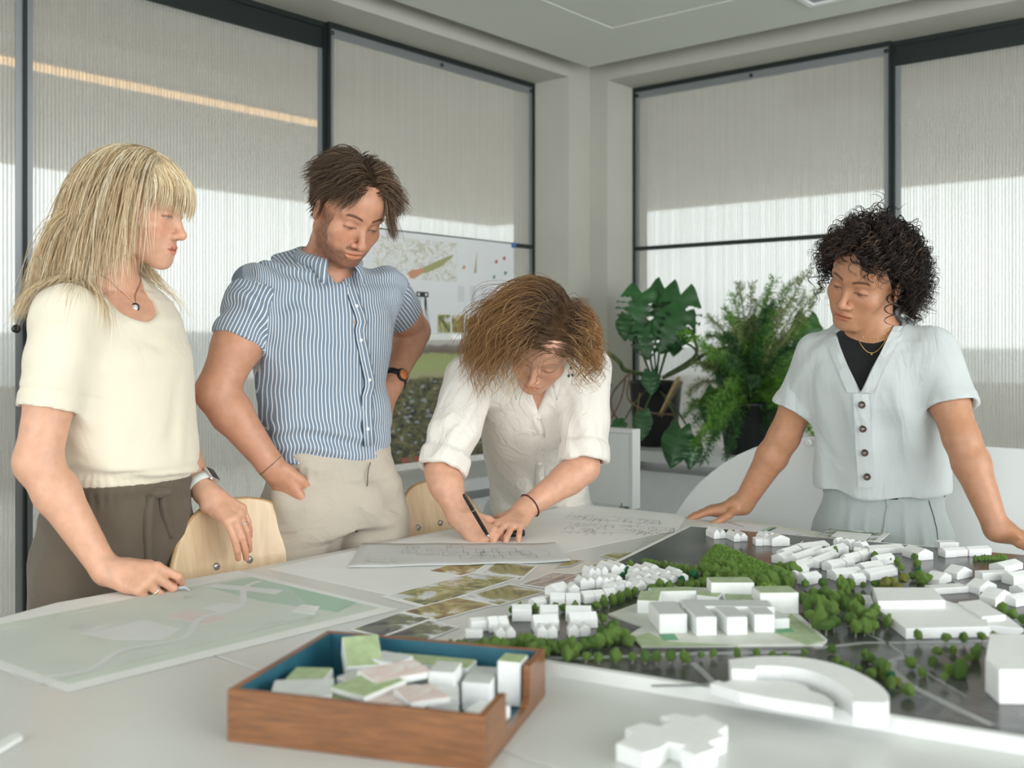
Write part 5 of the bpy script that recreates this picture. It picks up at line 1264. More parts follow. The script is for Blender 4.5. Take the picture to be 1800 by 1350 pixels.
# ---- head: local axes x = person's right, y = forward, z = up; origin between the ears at eye height
def head_basis(yaw, pitch, roll):
    """yaw + turns the face to the image's right, 0 faces the camera; pitch + looks down; roll + leans to the person's right"""
    y, p, r = map(math.radians, (yaw, pitch, roll))
    f0 = A3(RIGHT)*math.sin(y)-A3(FWD)*math.cos(y); up = arr(0, 0, 1)
    f = f0*math.cos(p)-up*math.sin(p); u = f0*math.sin(p)+up*math.cos(p); rt_ = np.cross(f, u)
    u2 = u*math.cos(r)+rt_*math.sin(r); return np.stack([np.cross(f, u2), f, u2])      # rows
class Head:
    def __init__(s, o, R, sc=1.0, jaw=1.0, nose=1.0, male=False, lips=1.0):
        s.o, s.R, s.sc, s.jaw, s.nose, s.male, s.lips = A3(o), R, sc, jaw, nose, male, lips
    def W(s, x, y, z): return s.o+s.sc*(x*s.R[0]+y*s.R[1]+z*s.R[2])
    def L(s, P): return ((P-s.o)/s.sc)@s.R.T
    def add(s, F):
        sc, R, W = s.sc, s.R, s.W
        el = lambda c, r, Rl=None: Ell(W(*c), np.array(r)*sc, R if Rl is None else Rl@R)
        cap = lambda a, b, ra, rb: Cap(W(*a), W(*b), ra*sc, rb*sc)
        F.u(el((0, -.014, .034), (.0745, .097, .086)), .01)
        F.u(el((0, .020, -.020), (.064, .068, .085)), .03)
        F.u(el((0, .030, .045), (.062, .056, .045)), .03)                       # forehead
        j = s.jaw
        for sx in (-1, 1):
            F.u(cap((sx*.050*j, -.004, -.055), (sx*.020, .066, -.097), .018, .014), .028)   # jaw line
            F.u(el((sx*.043, .052, -.030), (.024, .024, .020)), .022)          # cheek
            F.u(cap((sx*.048, .066, .021), (sx*.012, .082, .020), .007, .008), .014)         # brow
            F.u(el((sx*.028, .054, -.060), (.022, .021, .026)), .024)
        F.u(el((0, .074, -.099), (.020, .016, .015)), .02)                       # chin
        F.u(el((0, .070, -.070), (.029, .022, .026)), .018)                     # muzzle
        for sx in (-1, 1):
            F.s_(el((sx*.031, .098, -.002), (.019, .015, .012)), .014)           # eye sockets
            F.u(el((sx*.031, .0735, -.001), (.0145, .0128, .0128)), .004)        # lidded eye
        n = s.nose
        F.u(cap((0, .080, .008), (0, .080+.026*n, -.036), .0068, .0085), .012)
        F.u(el((0, .080+.027*n, -.040), (.0105, .0100, .0090)), .008)
        for sx in (-1, 1):
            F.u(el((sx*.0125, .080+.013*n, -.044), (.0078, .0098, .0074)), .006)
            F.s_(el((sx*.0055, .080+.021*n, -.0545), (.0030, .0050, .0042)), .002)
        l = s.lips
        F.u(el((0, .0878, -.0668), (.0220, .0080, .0046*l)), .006); F.u(el((0, .0868, -.0765), (.0190, .0080, .0056*l)), .006)
        F.s_(el((0, .0960, -.0716), (.0150, .0070, .0013)), .0022)
        for sx in (-1, 1): F.s_(cap((sx*.010, .0925, -.0714), (sx*.0245, .0815, -.0700), .0012, .0016), .003)
        for sx in (-1, 1):
            Rl = np.array([[math.cos(.35), sx*-.34*math.sin(.35)*0-sx*math.sin(.35), 0], [sx*math.sin(.35), math.cos(.35), 0], [0, 0, 1]])
            F.u(el((sx*.078, -.012, -.010), (.0065, .018, .031), Rl), .006)      # ear
            F.s_(el((sx*.0855, -.006, -.006), (.0055, .009, .017), Rl), .003)
    def tint(s, P, C, blush=.35, brow=None, stubble=None, lip=(.80, .50, .50), lash=(.18, .13, .11), slit=True, base=(.6, .33, .2)):
        """colour factors painted in head space: lips, brows, lash line, blush, stubble"""
        q = s.L(P); x, y, z = q.T; ax = np.abs(x); front = (y > .03)
        def mix(C, w_, c): return C*(1-w_[:, None])+np.array(c)*w_[:, None]
        # blush on cheeks and nose tip
        w_ = blush*np.exp(-((ax-.043)/.020)**2-((z+.030)/.020)**2)*front; C = mix(C, w_, (1.0, .72, .68))
        w_ = blush*.7*np.exp(-(x/.014)**2-((z+.042)/.012)**2)*(y > .09); C = mix(C, w_, (1.0, .76, .72))
        mz = -.0720+.0020*(ax/.0225)**2
        w_ = np.clip(1-((x/.0225)**2+((z-mz)/.0100)**2), 0, 1)**.5*(y > .075); C = mix(C, np.clip(w_*1.5, 0, .85), lip)
        w_ = np.exp(-((z-mz)/.0014)**2)*(ax < .0235)*(y > .07); C = mix(C, w_*.75, (.42, .22, .20))  # mouth line: shade of the lip groove painted as a dark line
        # closed / lowered eyes: upper lid, lash line, slight shade in the lid crease
        ez = -.0030-3.0*(ax-.031)**2*4
        if slit:
            inz = smoothstep(ez+.0005, ez-.0008, z)*smoothstep(ez-.0046, ez-.0030, z)*(1-smoothstep(.010, .0135, np.abs(ax-.031)))*(y > .06); C = mix(C, inz*.85, np.array((.52, .48, .46))/np.array(base)); C = mix(C, inz*(np.abs(ax-.031) < .0058)*.95, (.10, .08, .07))
        w_ = np.exp(-((z-ez)/.0019)**2)*(np.abs(ax-.031) < .0155)*(y > .06); C = mix(C, w_*.95, lash)
        w_ = np.exp(-((z-.0075)/.0022)**2)*(np.abs(ax-.031) < .015)*(y > .06); C = mix(C, w_*.35, (.66, .46, .40))
        w_ = np.exp(-((z+.0010)/.006)**2)*np.exp(-((ax-.031)/.014)**2)*(y > .06); C = mix(C, w_*.18, (.80, .60, .58))
        if brow is not None:
            bz = .0225+.0045*np.sin((ax-.014)/.040*3.0)-.004*(ax > .045)*(ax-.045)/.01
            w_ = np.exp(-((z-bz)/.0038)**4)*smoothstep(.010, .015, ax)*(1-smoothstep(.046, .054, ax))*(y > .04); C = mix(C, w_*brow[3], brow[:3])
        if stubble is not None:
            w_ = smoothstep(-.052, -.078, z+.25*np.maximum(0, .030-ax)*(y > .05))*smoothstep(-.012, .025, y)
            side = smoothstep(.046, .056, ax)*smoothstep(.02, -.01, z)*smoothstep(-.008, .018, y)*(y < .05); w_ = np.maximum(w_, side)
            mous = np.exp(-((z+.0565)/.005)**2)*(ax < .026)*(y > .07); w_ = np.maximum(w_, mous*.9)
            lipw = np.clip(1-((x/.0225)**2+((z+.0718)/.0110)**2), 0, 1) > 0; w_ = np.where(lipw & (y > .075), 0, w_)
            w_ = w_*(z > -.128)*(ax < .09)*(y < .11)*(1-smoothstep(-.112, -.124, z)*.6)
            nz = .85+.15*swirl(P, 3, 260, 2); C = mix(C, np.clip(w_*nz, 0, 1)*stubble[3], stubble[:3])
        return C

# ---- hand: chains of finger joints
FL = [(.045, .026, .021), (.049, .030, .022), (.045, .028, .022), (.035, .021, .019)]
MC = [(.089, .027), (.091, .009), (.086, -.010), (.077, -.028)]
def hand(F, side, Wr, f, n, fl, spread=(.10, .03, -.05, -.14), thumb=None, sc=1.0, thumb_w=None):
    """side +1 right, -1 left; Wr wrist; f towards the knuckles; n out of the back of the hand; fl = per finger (mcp, pip, dip) in degrees"""
    f = A3(f); f /= np.linalg.norm(f); n = A3(n); n -= f*(n@f); n /= np.linalg.norm(n); t = -side*np.cross(f, n)
    Wr = A3(Wr); P = lambda a, b, c: Wr+sc*(f*a+t*b+n*c); joints = []
    F.u(Cap(P(-.012, 0, 0), P(.012, 0, 0), .026*sc, .027*sc), .018)
    R_ = [.0092, .0094, .0088, .0078]
    for k in range(4):
        L, la = MC[k]; mc = P(L, la, .002-.10*(la)**2*8)
        F.u(Cap(P(.010, la*.55, -.002), mc, .0135*sc, (R_[k]+.0016)*sc), .014)
        d = f*math.cos(spread[k])+t*math.sin(spread[k]); p = mc; a = 0; js = [mc]
        for q in range(3):
            a += math.radians(fl[k][q]); v = d*math.cos(a)-n*math.sin(a); e = p+v*FL[k][q]*sc
            F.u(Cap(p, e, (R_[k]-.0008*q)*sc, (R_[k]-.0008*(q+1))*sc), .0035 if q else .006); p = e; js.append(e)
        joints.append(js)
    F.u(Ell(P(.045, .0, -.010), np.array((.040, .034, .013))*sc, np.stack([f, t, n])), .012)
    th = thumb or ((.55, .75, -.25), (.30, .95, -.25), (.10, 1.0, -.25))
    p = P(.016, .024, -.008); js = [p]
    for (a, b, c), L, r1, r2 in zip([(x[1], x[0], x[2]) for x in th], (.042, .033, .027), (.0135, .0108, .0100), (.0112, .0098, .0080)):
        v = f*a+t*b+n*c if thumb_w is None else A3(thumb_w[len(js)-1]); v = v/np.linalg.norm(v); e = p+v*L*sc; F.u(Cap(p, e, r1*sc, r2*sc), .010 if len(js) == 1 else .004); p = e; js.append(e)
    joints.append(js); return joints, (f, t, n)
def arm(F, S_, E, Wr, r=(.050, .042, .040, .043, .027), bulge=None):
    S_, E, Wr = A3(S_), A3(E), A3(Wr)
    m = S_*.45+E*.55; F.u(Cap(S_, m, r[0], r[1]), .02); F.u(Cap(m, E, r[1], r[2]), .02)
    b = E*.72+Wr*.28; F.u(Cap(E, b, r[2]*.97, r[3]), .02); F.u(Cap(b, Wr, r[3], r[4]), .015)
def tint_hand(P, C, joints, w0=.35, nail=(1.08, .92, .90)):
    for js in joints:
        for i, j in enumerate(js[1:3]):
            w_ = w0*np.exp(-((P-j)**2).sum(1)/.010**2); C = C*(1-w_[:, None])+np.array((1.0, .74, .70))*w_[:, None]
        w_ = w0*1.1*np.exp(-((P-js[-1])**2).sum(1)/.013**2); C = C*(1-w_[:, None])+np.array((1.0, .76, .73))*w_[:, None]
    return C
def mesh_field(F, boxes, smooth=1):
    """boxes: (lo, hi, h); finest first, coarser ones leave out what finer boxes cover (with a small overlap)"""
    Vs, Fs, n = [], [], 0
    for k, (lo, hi, h) in enumerate(boxes):
        V, Fc = surface_net(F, lo, hi, h)
        if smooth and len(V): V = relax(V, Fc, smooth, .35)
        c = V[Fc].mean(1)
        for lo2, hi2, h2 in boxes[:k]:
            ins = ((c > A3(lo2)+.004) & (c < A3(hi2)-.004)).all(1); Fc, c = Fc[~ins], c[~ins]
        V, Fc = compact(V, Fc); Vs.append(V); Fs.append(Fc+n); n += len(V)
    return np.concatenate(Vs), np.concatenate(Fs)
def box_of(pts, pad): P = np.array([A3(p) for p in pts]); return P.min(0)-pad, P.max(0)+pad

# ---- strands
def strand_mesh(name, S_, rad, cols, parent, taper=.25, jitter=.12):
    """S_: (n, k, 3) paths, rad: root radius (scalar or per strand); three-sided tubes, colour per strand"""
    n, k, _ = S_.shape; T = np.gradient(S_, axis=1); T /= np.linalg.norm(T, axis=2)[:, :, None]+1e-12
    ref = np.array([.31, .52, .79]); U = np.cross(T, ref); U /= np.linalg.norm(U, axis=2)[:, :, None]+1e-9; B = np.cross(T, U)
    t = np.linspace(0, 1, k); pr = (1-(1-taper)*t**2.2)*np.minimum(1, .55+t*4); R_ = np.broadcast_to(np.asarray(rad, float).reshape(-1, 1), (n, 1))*pr[None]
    R_ = R_.copy(); R_[:, -1] *= .3
    V = np.stack([S_+(U*math.cos(a)+B*math.sin(a))*R_[:, :, None] for a in (0, 2.0944, 4.1888)], 2).reshape(-1, 3)
    i0 = (np.arange(n)[:, None, None]*k+np.arange(k-1)[None, :, None])*3; j = np.arange(3)[None, None]; j2 = (j+1) % 3
    Fc = np.stack([i0+j, i0+j2, i0+3+j2, i0+3+j], -1).reshape(-1, 4)
    o = link_mesh(name, V, Fc, M['hair'], parent, True)
    C = np.repeat(np.asarray(cols)[:, None, :], k*3, 1)
    C = C.reshape(-1, 3) if cols.ndim == 2 else np.repeat(cols, 3, 1).reshape(-1, 3)
    set_color(o, C); return o
def push_out(P, field, margin):
    for _ in range(2):
        d = field(P); m = d < margin
        if not m.any(): break
        Q = P[m]; g = np.stack([field(Q+np.eye(3)[i]*.002)-field(Q-np.eye(3)[i]*.002) for i in range(3)], 1); g /= np.linalg.norm(g, axis=1)[:, None]+1e-9
        P[m] = Q+g*(np.asarray(margin if np.isscalar(margin) else margin[m])-d[m])[:, None]
    return P
def scalp_roots(hd, n, rs, keep):
    out = []
    while len(out) < n:
        q = rs.normal(size=(n*2, 3)); q /= np.linalg.norm(q, axis=1)[:, None]
        p = q*np.array((.0755, .098, .087))+np.array((0, -.014, .034)); m = keep(p, q); out += list(zip(p[m], q[m]))
    p = np.array([x[0] for x in out[:n]]); q = np.array([x[1] for x in out[:n]])
    return p, q

def facing(yaw):
    y = math.radians(yaw); f = A3(RIGHT)*math.sin(y)-A3(FWD)*math.cos(y); return np.cross(f, arr(0, 0, 1)), f
def pp(px, py, d): return A3(PT(px, py, d))
def stations(lst, yaw, shrink=0.0):
    """lst rows: (px, py, depth, rx, r_front, r_back[, yaw offset, lean]) -> loft stations in world space"""
    out = []
    for row in lst:
        px, py, d, rx, rf, rb = row[:6]; r, f = facing(yaw+(row[6] if len(row) > 6 else 0))
        if len(row) > 7:
            l = math.radians(row[7]); f = f*math.cos(l)-arr(0, 0, 1)*math.sin(l)
        out.append((pp(px, py, d), r, f, rx-shrink, rf-shrink, rb-shrink))
    return out
def sleeve(a, b, ra, rb, t0=.0, hollow=.045, th=.0075, flare=0.0):
    """open-ended sleeve from a to b; the end at b is cut square and hollow"""
    a, b = A3(a), A3(b); d = (b-a)/np.linalg.norm(b-a); F = Field()
    F.u(Cap(a, b+d*.06, ra, rb+(rb-ra)*.06/np.linalg.norm(b-a)), .01); F.i(Plane(b, d), .003)
    F.s_(Cap(b-d*hollow, b+d*.08, rb-th-.004, rb-th), .003); return Sub(F)
def garment(name, F, lo, hi, h, material, parent, disp=None, smooth=2, cut=None):
    V, Fc = surface_net(F, lo, hi, h); V = relax(V, Fc, smooth, .5)
    if disp is not None:
        Nn = vnormals(V, Fc); V = V+Nn*disp(V, Nn)[:, None]; V = relax(V, Fc, 1, .25)
    if cut is not None:
        k = cut(V[Fc].mean(1)); Fc = Fc[k]
    V, Fc = compact(V, Fc)
    return link_mesh(name, V, Fc, material, parent, True)
def set_uv(o, uv):
    l = o.data.uv_layers.new(name='UVMap'); l.data.foreach_set('uv', np.asarray(uv, f32).ravel())
def mesh_arrays(o):
    me = o.data; V = np.empty(len(me.vertices)*3, f32); me.vertices.foreach_get('co', V); L = np.empty(len(me.loops), np.int32); me.loops.foreach_get('vertex_index', L)
    return V.reshape(-1, 3).astype(np.float64)+np.array(wloc(o)), L.reshape(-1, 4)
def undercap(hd, col, parent, grow=1.0, lowz=-.07, back=1.0, front=.045):
    capF = Field(); capF.u(Ell(hd.W(0, -.016, .038), np.array((.081, .102, .090))*hd.sc*grow, hd.R), .01); capF.u(Ell(hd.W(0, -.045, -.025), np.array((.070, .068, .07))*hd.sc*back, hd.R), .03)
    capF.i(Plane(hd.W(0, front, .03), hd.R[1]-hd.R[2]*.75), .01); capF.i(Plane(hd.W(0, 0, lowz), -hd.R[2]), .02)
    b_ = box_of([hd.o-.15, hd.o+.15], 0); cap = garment('hair_underlayer', capF, b_[0], b_[1], .006, M['hair_cap'], parent, None)
    V, L = mesh_arrays(cap); set_color(cap, np.array(col)*(.85+.3*swirl(V, 2, 60, 2)[:, None])); return cap
def flow(hd, body_f, p, d0, K, length, grav, stiff, lift):
    """grow strands from head-space roots p: keep off the body, bend towards grav"""
    dirs = d0/np.linalg.norm(d0, axis=1)[:, None]; S_ = [hd.o+(p@hd.R)*hd.sc]; st_ = np.asarray(length)/(K-1)
    for k in range(1, K):
        t = k/(K-1); g_ = grav(t) if callable(grav) else grav; dirs = dirs+g_*(stiff*(.5+t)); dirs /= np.linalg.norm(dirs, axis=1)[:, None]
        nx = push_out(S_[-1]+dirs*st_[:, None], body_f, lift*min(1, .35+t*2)); dv = nx-S_[-1]; dirs = dv/(np.linalg.norm(dv, axis=1)[:, None]+1e-9); S_.append(nx)
    return np.stack(S_, 1)
def tangent(p, q, v): v = v-q*(v*q).sum(1)[:, None]; return v/(np.linalg.norm(v, axis=1)[:, None]+1e-9)
def make_body(name, F, boxes, material, parent, tintf, label=None):
    V, Fc = mesh_field(F, boxes); o = link_mesh(name, V, Fc, material, parent, True); set_color(o, np.clip(tintf(V), 0, 5)); return o
def ring_around(c, ax, r, th, name, material, parent, k=20, width=None):
    """a band around an axis: a torus, or a flat strap when width is given"""
    c, ax = Vector(c), Vector(ax).normalized(); u = ax.orthogonal().normalized(); v = ax.cross(u); mb = MB(); R1, R2 = (r if hasattr(r, '__len__') else (r, r))
    prof = [(math.cos(2*math.pi*j/8)*th, math.sin(2*math.pi*j/8)*th) for j in range(8)] if width is None else [(-th, -width/2), (th, -width/2), (th, width/2), (-th, width/2)]
    n = len(prof); vs = []
    for i in range(k):
        a = 2*math.pi*i/k; d = u*math.cos(a)+v*math.sin(a); p = c+u*math.cos(a)*R1+v*math.sin(a)*R2
        vs += [p+d*q[0]+ax*q[1] for q in prof]
    fs = [(i*n+j, i*n+(j+1) % n, ((i+1) % k)*n+(j+1) % n, ((i+1) % k)*n+j) for i in range(k) for j in range(n)]
    return mb.add(vs, fs).build(name, material, parent, True)
def shoe(c, f, parent, material):
    c, f = A3(c), A3(f); F = Field(); up = arr(0, 0, 1); r = np.cross(f, up); R = np.stack([r, f, up])
    F.u(Ell(c+f*.09+up*.035, (.045, .085, .042), R), .02); F.u(Ell(c-f*.02+up*.045, (.038, .06, .05), R), .03); F.i(Plane(c, -up), .003)
    V, Fc = surface_net(F, c-.25, c+.25, .008); return link_mesh('shoe', V, Fc, material, parent, True)
def trace_surface(F, o, d, t0=0.0, t1=.6, n=240):
    """first point where a ray enters the field"""
    o, d = A3(o), A3(d); d = d/np.linalg.norm(d); t = np.linspace(t0, t1, n); P = o+d*t[:, None]; v = F(P); i = np.argmax(v < 0)
    return P[i] if v[i] < 0 else None

def vtrace(F, px, py, d0=2.1, d1=3.2):
    """first point of the field met when looking through a frame pixel"""
    a, b = pp(px, py, d0), pp(px, py, d1); return trace_surface(F, a, b-a, 0, float(np.linalg.norm(b-a)), 500)
def stripe_mat(name, base, line, pitch=.0092, duty=.27):
    m, nt, b = nodes_of(name); b.inputs['Roughness'].default_value = .85; b.inputs['Sheen Weight'].default_value = .2; b.inputs['Specular IOR Level'].default_value = .25
    uv = N(nt, 'ShaderNodeUVMap'); sp = N(nt, 'ShaderNodeSeparateXYZ'); nt.links.new(uv.outputs[0], sp.inputs[0])
    mu = N(nt, 'ShaderNodeMath', _operation='DIVIDE'); nt.links.new(sp.outputs[0], mu.inputs[0]); mu.inputs[1].default_value = pitch
    fr = N(nt, 'ShaderNodeMath', _operation='FRACT'); nt.links.new(mu.outputs[0], fr.inputs[0])
    r = N(nt, 'ShaderNodeValToRGB'); nt.links.new(fr.outputs[0], r.inputs[0]); e = r.color_ramp.elements
    e[0].position = 0; e[0].color = (*base, 1); e[1].position = 1.0; e[1].color = (*base, 1)
    for p, c in ((.36, base), (.36+.03, line), (.36+duty, line), (.36+duty+.03, base)): q = e.new(p); q.color = (*c, 1)
    nt.links.new(r.outputs[0], b.inputs['Base Color'])
    tc = N(nt, 'ShaderNodeTexCoord'); n2 = N(nt, 'ShaderNodeTexNoise', Scale=38.0, Detail=3.0, Distortion=1.0); nt.links.new(tc.outputs['Object'], n2.inputs['Vector'])
    bp = N(nt, 'ShaderNodeBump', Strength=.30, Distance=.006); nt.links.new(n2.outputs['Fac'], bp.inputs['Height']); nt.links.new(bp.outputs[0], b.inputs['Normal']); return m
def collar(name, nb, r, f, up, rad, mat_, parent, h_back=.045, h_front=.020, drop=.030, pts=.050, gap=16, lean=0.0, stripe=True):
    """turned-down shirt collar round the neck base: angle 0 is the front"""
    grid = []; angs = [math.radians(a) for a in np.linspace(gap, 360-gap, 41)]
    for j in range(7):
        row = []
        for a in angs:
            fr = .5+.5*math.cos(a); d = r*math.sin(a)*rad+f*math.cos(a)*rad*.95; dn = d/np.linalg.norm(d)
            top = nb+d+up*(h_front*fr+h_back*(1-fr)); near = smoothstep(55, 18, math.degrees(min(a, 2*math.pi-a)))
            bot = nb+d+dn*(.016+.010*near)+up*(h_front*fr+h_back*(1-fr)-drop-pts*.75*near)+f*.020*near+r*math.copysign(.016, math.sin(a))*near
            if j < 3: t = j/2; q = (nb+d*.97+up*(-.012*(1-t)))*(1-t)+top*t+0*dn     # stand
            else: t = (j-2)/4; q = top*(1-t)+bot*t+dn*.012*math.sin(t*3.1)+up*.003*math.sin(t*3.1)
            row.append(tuple(q))
        grid.append(row)
    o = MB().sheet(grid, .0022).build(name, mat_, parent, True)
    if stripe:
        me = o.data; uv = o.data.uv_layers.new(name='UVMap'); n = len(grid[0]); tot = 7*n
        for l in me.loops: k = l.vertex_index % tot; uv.data[l.index].uv = ((k % n)*2*math.pi*rad/40*.92, 0)
    return o
# ================================================================== blonde woman at the table's left
def blonde_woman():
    sk = skin_mat('skin_fair', (.70, .385, .255))
    yaw = 62; r, f = facing(yaw); up = arr(0, 0, 1)
    ST = [(222, 850, 2.26, .144, .108, .105), (222, 824, 2.26, .146, .111, .107), (225, 808, 2.26, .155, .130, .115), (218, 760, 2.26, .156, .132, .116), (211, 700, 2.26, .158, .138, .114), (203, 645, 2.255, .162, .148, .112),
          (195, 580, 2.25, .168, .118, .114), (188, 530, 2.25, .160, .088, .105), (188, 498, 2.25, .118, .070, .090), (195, 478, 2.24, .066, .055, .068)]
    shR, shL = pp(118, 556, 2.09), pp(250, 545, 2.40)
    elR, wrR = pp(66, 812, 2.04), pp(186, 1004, 2.045)
    elL, wrL = pp(306, 780, 2.42), pp(362, 866, 2.345)
    hd = Head(pp(241, 364, 2.2), head_basis(86, 12, 4), 1.02, 1.0, .86, False, .8)
    B = Field(); hd.add(B)
    nb = pp(196, 488, 2.235)
    B.u(Cap(hd.W(0, -.026, -.055), nb, .047, .052), .03)
    B.u(Loft(stations(ST, yaw, .012)), .03)
    arm(B, shR, elR, wrR, (.046, .047, .043, .043, .0265)); arm(B, shL, elL, wrL, (.044, .042, .038, .038, .025))
    # right fist resting on the table, pen in it
    fR = A3(RIGHT)*.92-A3(FWD)*.30+up*-.10
    jR, axR = hand(B, 1, wrR+fR*.018+up*.002, fR, up*.70-A3(FWD)*.75-A3(RIGHT)*.1, [(40, 60, 30), (58, 80, 45), (66, 88, 50), (70, 88, 50)], thumb=((.35, .85, -.35), (-.1, 1.0, -.45), (-.35, .95, -.4)), sc=.98)
    # left hand over the chair back
    fL = arr(0, 0, -1)*.48+A3(RIGHT)*.80-A3(FWD)*.38
    jL, axL = hand(B, -1, wrL+fL*.012, fL, up*.75+A3(RIGHT)*.35-A3(FWD)*.55, [(48, 14, 8), (50, 12, 8), (52, 12, 8), (52, 14, 8)], spread=(.04, .0, -.04, -.08), thumb_w=(A3(FWD)*.85-up*.25+A3(RIGHT)*.05, A3(FWD)*.75-up*.65+A3(RIGHT)*.15, A3(FWD)*.3-up*.95+A3(RIGHT)*.15), sc=.98)
    base = (*nb[:2], 0)
    e = empty('person', base, 'woman with long blonde hair in cream knit top and brown trousers, fist on the table', 'person')
    def tint(V):
        C = np.ones((len(V), 3)); C = hd.tint(V, C, .40, (.62, .44, .30, .55), None, (.98, .62, .60), (.22, .16, .13), True, (.70, .385, .255)); C = tint_hand(V, C, jR, .4); C = tint_hand(V, C, jL, .4)
        return C
    hb = box_of([hd.W(-.1, -.13, -.125), hd.W(.1, .13, .14), hd.W(-.1, .13, -.125), hd.W(.1, -.13, .14)], .0)
    hr = box_of([wrR]+[p for j in jR for p in j], .016); hl = box_of([wrL]+[p for j in jL for p in j], .016)
    al = box_of([shR, elR, wrR, shL, elL, wrL, pp(222, 870, 2.26)+.2, pp(222, 870, 2.26)-.2, nb], .10)
    make_body('body', B, [(hb[0], hb[1], .0022), (hr[0], hr[1], .0021), (hl[0], hl[1], .0021), (al[0], al[1], .0062)], sk, e, tint)
    # knit top
    T_ = Field(); T_.u(Loft(stations(ST, yaw)), .01)
    hemR = shR+(elR-shR)*.655; T_.u(sleeve(shR+up*.004, hemR, .064, .0615), .045)
    hemL = shL+(elL-shL)*.64; T_.u(sleeve(shL, hemL, .060, .056), .045)
    T_.s_(Cap(nb-up*.012+f*.012, nb+up*.10+f*.02, .060, .075), .006)              # neck opening
    T_.s_(Ell(nb+f*.070-up*.042, (.060, .060, .058), np.stack([r, f, up])), .008)        # front scoop
    T_.i(Plane(pp(222, 848, 2.26), -up+f*.06), .003)
    knit = cloth_mat('cream_knit', (.78, .71, .57), .9, 700, .5, .02, .40, 9, .5)
    ax = A3(elR-shR)
    def disp(V, Nn):
        w1 = smoothstep(.95, 1.10, V[:, 2])*0+1
        low = np.exp(-((V[:, 2]-.945)/.05)**2)
        pit = shR*.55+elR*.25+pp(200, 680, 2.2)*.2
        d = .003*swirl(V, 5, 11, 2)+.0045*low*ridge_folds(V, (0, 0, 1), 8, 70, .5)+.0060*ridge_folds(V, f+up*.7, 12, 60, .8, 7)*np.exp(-((V-pit)**2).sum(1)/.15**2)+.004*ridge_folds(V, f-up*.8, 15, 50, .9, 6)*np.exp(-((V[:, 2]-1.03)/.09)**2)
        a_ = np.arctan2((V-nb)@f, (V-nb)@r); d = d*smoothstep(.945, .965, V[:, 2])+.0010*np.sin(a_*150)*smoothstep(.962, .955, V[:, 2])-.005*np.exp(-((V[:, 2]-.958)/.006)**2)
        la = ((V-hemR)@(ax/np.linalg.norm(ax))); nearR = np.exp(-(np.maximum(0, Cap(shR, elR, 0, 0)(V)-.07)/.02)**2); return d-.0035*np.exp(-((la+.036)/.005)**2)*nearR
    tb = box_of([pp(x[0], x[1], x[2]) for x in ST]+[shR, shL, hemR, hemL], .24)
    top = garment('knit_top', T_, tb[0], tb[1], .0052, knit, e, disp)
    # ribbed hem and sleeve cuff bands
    st = stations(ST, yaw)
    # trousers
    wz = pp(222, 850, 2.26)
    PT_ = [(224, 836, 2.26, .140, .104, .100), (222, 862, 2.26, .146, .110, .106), (210, 920, 2.27, .172, .124, .128), (204, 985, 2.28, .186, .130, .140), (202, 1050, 2.29, .186, .128, .135), (202, 1100, 2.29, .182, .122, .125)]
    Q = Field(); Q.u(Loft(stations(PT_, yaw)), .01); lo_ = stations(PT_, yaw)[-1][0]
    feet = []
    for s in (-1, 1):
        hp = lo_+r*s*.088; ft = hp.copy(); ft[2] = .09; ft = ft+f*.0; Q.u(Cap(hp, (hp+ft)/2, .095, .078), .05); Q.u(Cap((hp+ft)/2, ft, .078, .062), .03); feet.append(ft)
    Q.i(Plane(pp(222, 838, 2.26), up), .002)
    tm = cloth_mat('brown_twill', (.125, .098, .070), .8, 900, .3, .06, .5, 8, .2)
    tie = pp(292, 868, 2.16)
    def dispT(V, Nn):
        g = smoothstep(.80, .93, V[:, 2]); d = .0028*np.sin(np.arctan2((V-wz)@f, (V-wz)@r)*46+2*swirl(V, 3, 20, 1))*np.exp(-((V[:, 2]-.905)/.022)**2)
        return d+.004*ridge_folds(V, (0, 0, 1), 22, 45, .5, 5)*smoothstep(.95, .80, V[:, 2])+.0045*np.exp(-((V[:, 2]-.925)/.010)**2)-.003*np.exp(-((V[:, 2]-.902)/.008)**2)
    pb = box_of([pp(x[0], x[1], x[2]) for x in PT_]+feet, .25); pb[0][2] = .07
    tr = garment('trousers', Q, pb[0], pb[1], .0065, tm, e, dispT)
    for ft in feet: shoe((ft[0], ft[1], .0), f, e, mat('leather_white', (.7, .7, .68), .5))
    # sash knot and its hanging ends on the front of the trousers
    k0 = vtrace(Q, 278, 866, 1.8); k0 = k0 if k0 is not None else tie
    fw = -A3(FWD)
    mb = MB(); mb.tube([k0+fw*.006-A3(RIGHT)*.03, k0+fw*.012, k0+fw*.008+A3(RIGHT)*.03+up*.004], [.006, .011, .006], 8); 
    sash = mb.build('sash_knot', tm, tr, True)
    for (dx, ln, w_) in ((-.010, .17, .011), (.006, .10, .009)):
        g = []
        for i in range(10):
            t = i/9; c0 = k0+A3(RIGHT)*(dx*(1+1.2*t))-up*(.004+ln*t)+fw*.02; hit = trace_surface(Q, c0+fw*.2, -fw)
            if hit is None: break
            c = hit+fw*(.005+.004*math.sin(t*5))
            g.append([c-A3(RIGHT)*w_*(1+.3*math.sin(t*4)), c+fw*.003, c+A3(RIGHT)*w_])
        if len(g) > 3: MB().sheet(g[::-1], .002).build('sash_end', tm, tr, True)
    # white undershirt edge peeking at the hem
    # pendant necklace
    gold = mat('rose_gold', (.62, .36, .22), .25, metal=.9); pts = []
    pend = vtrace(B, 238, 537, 1.8)
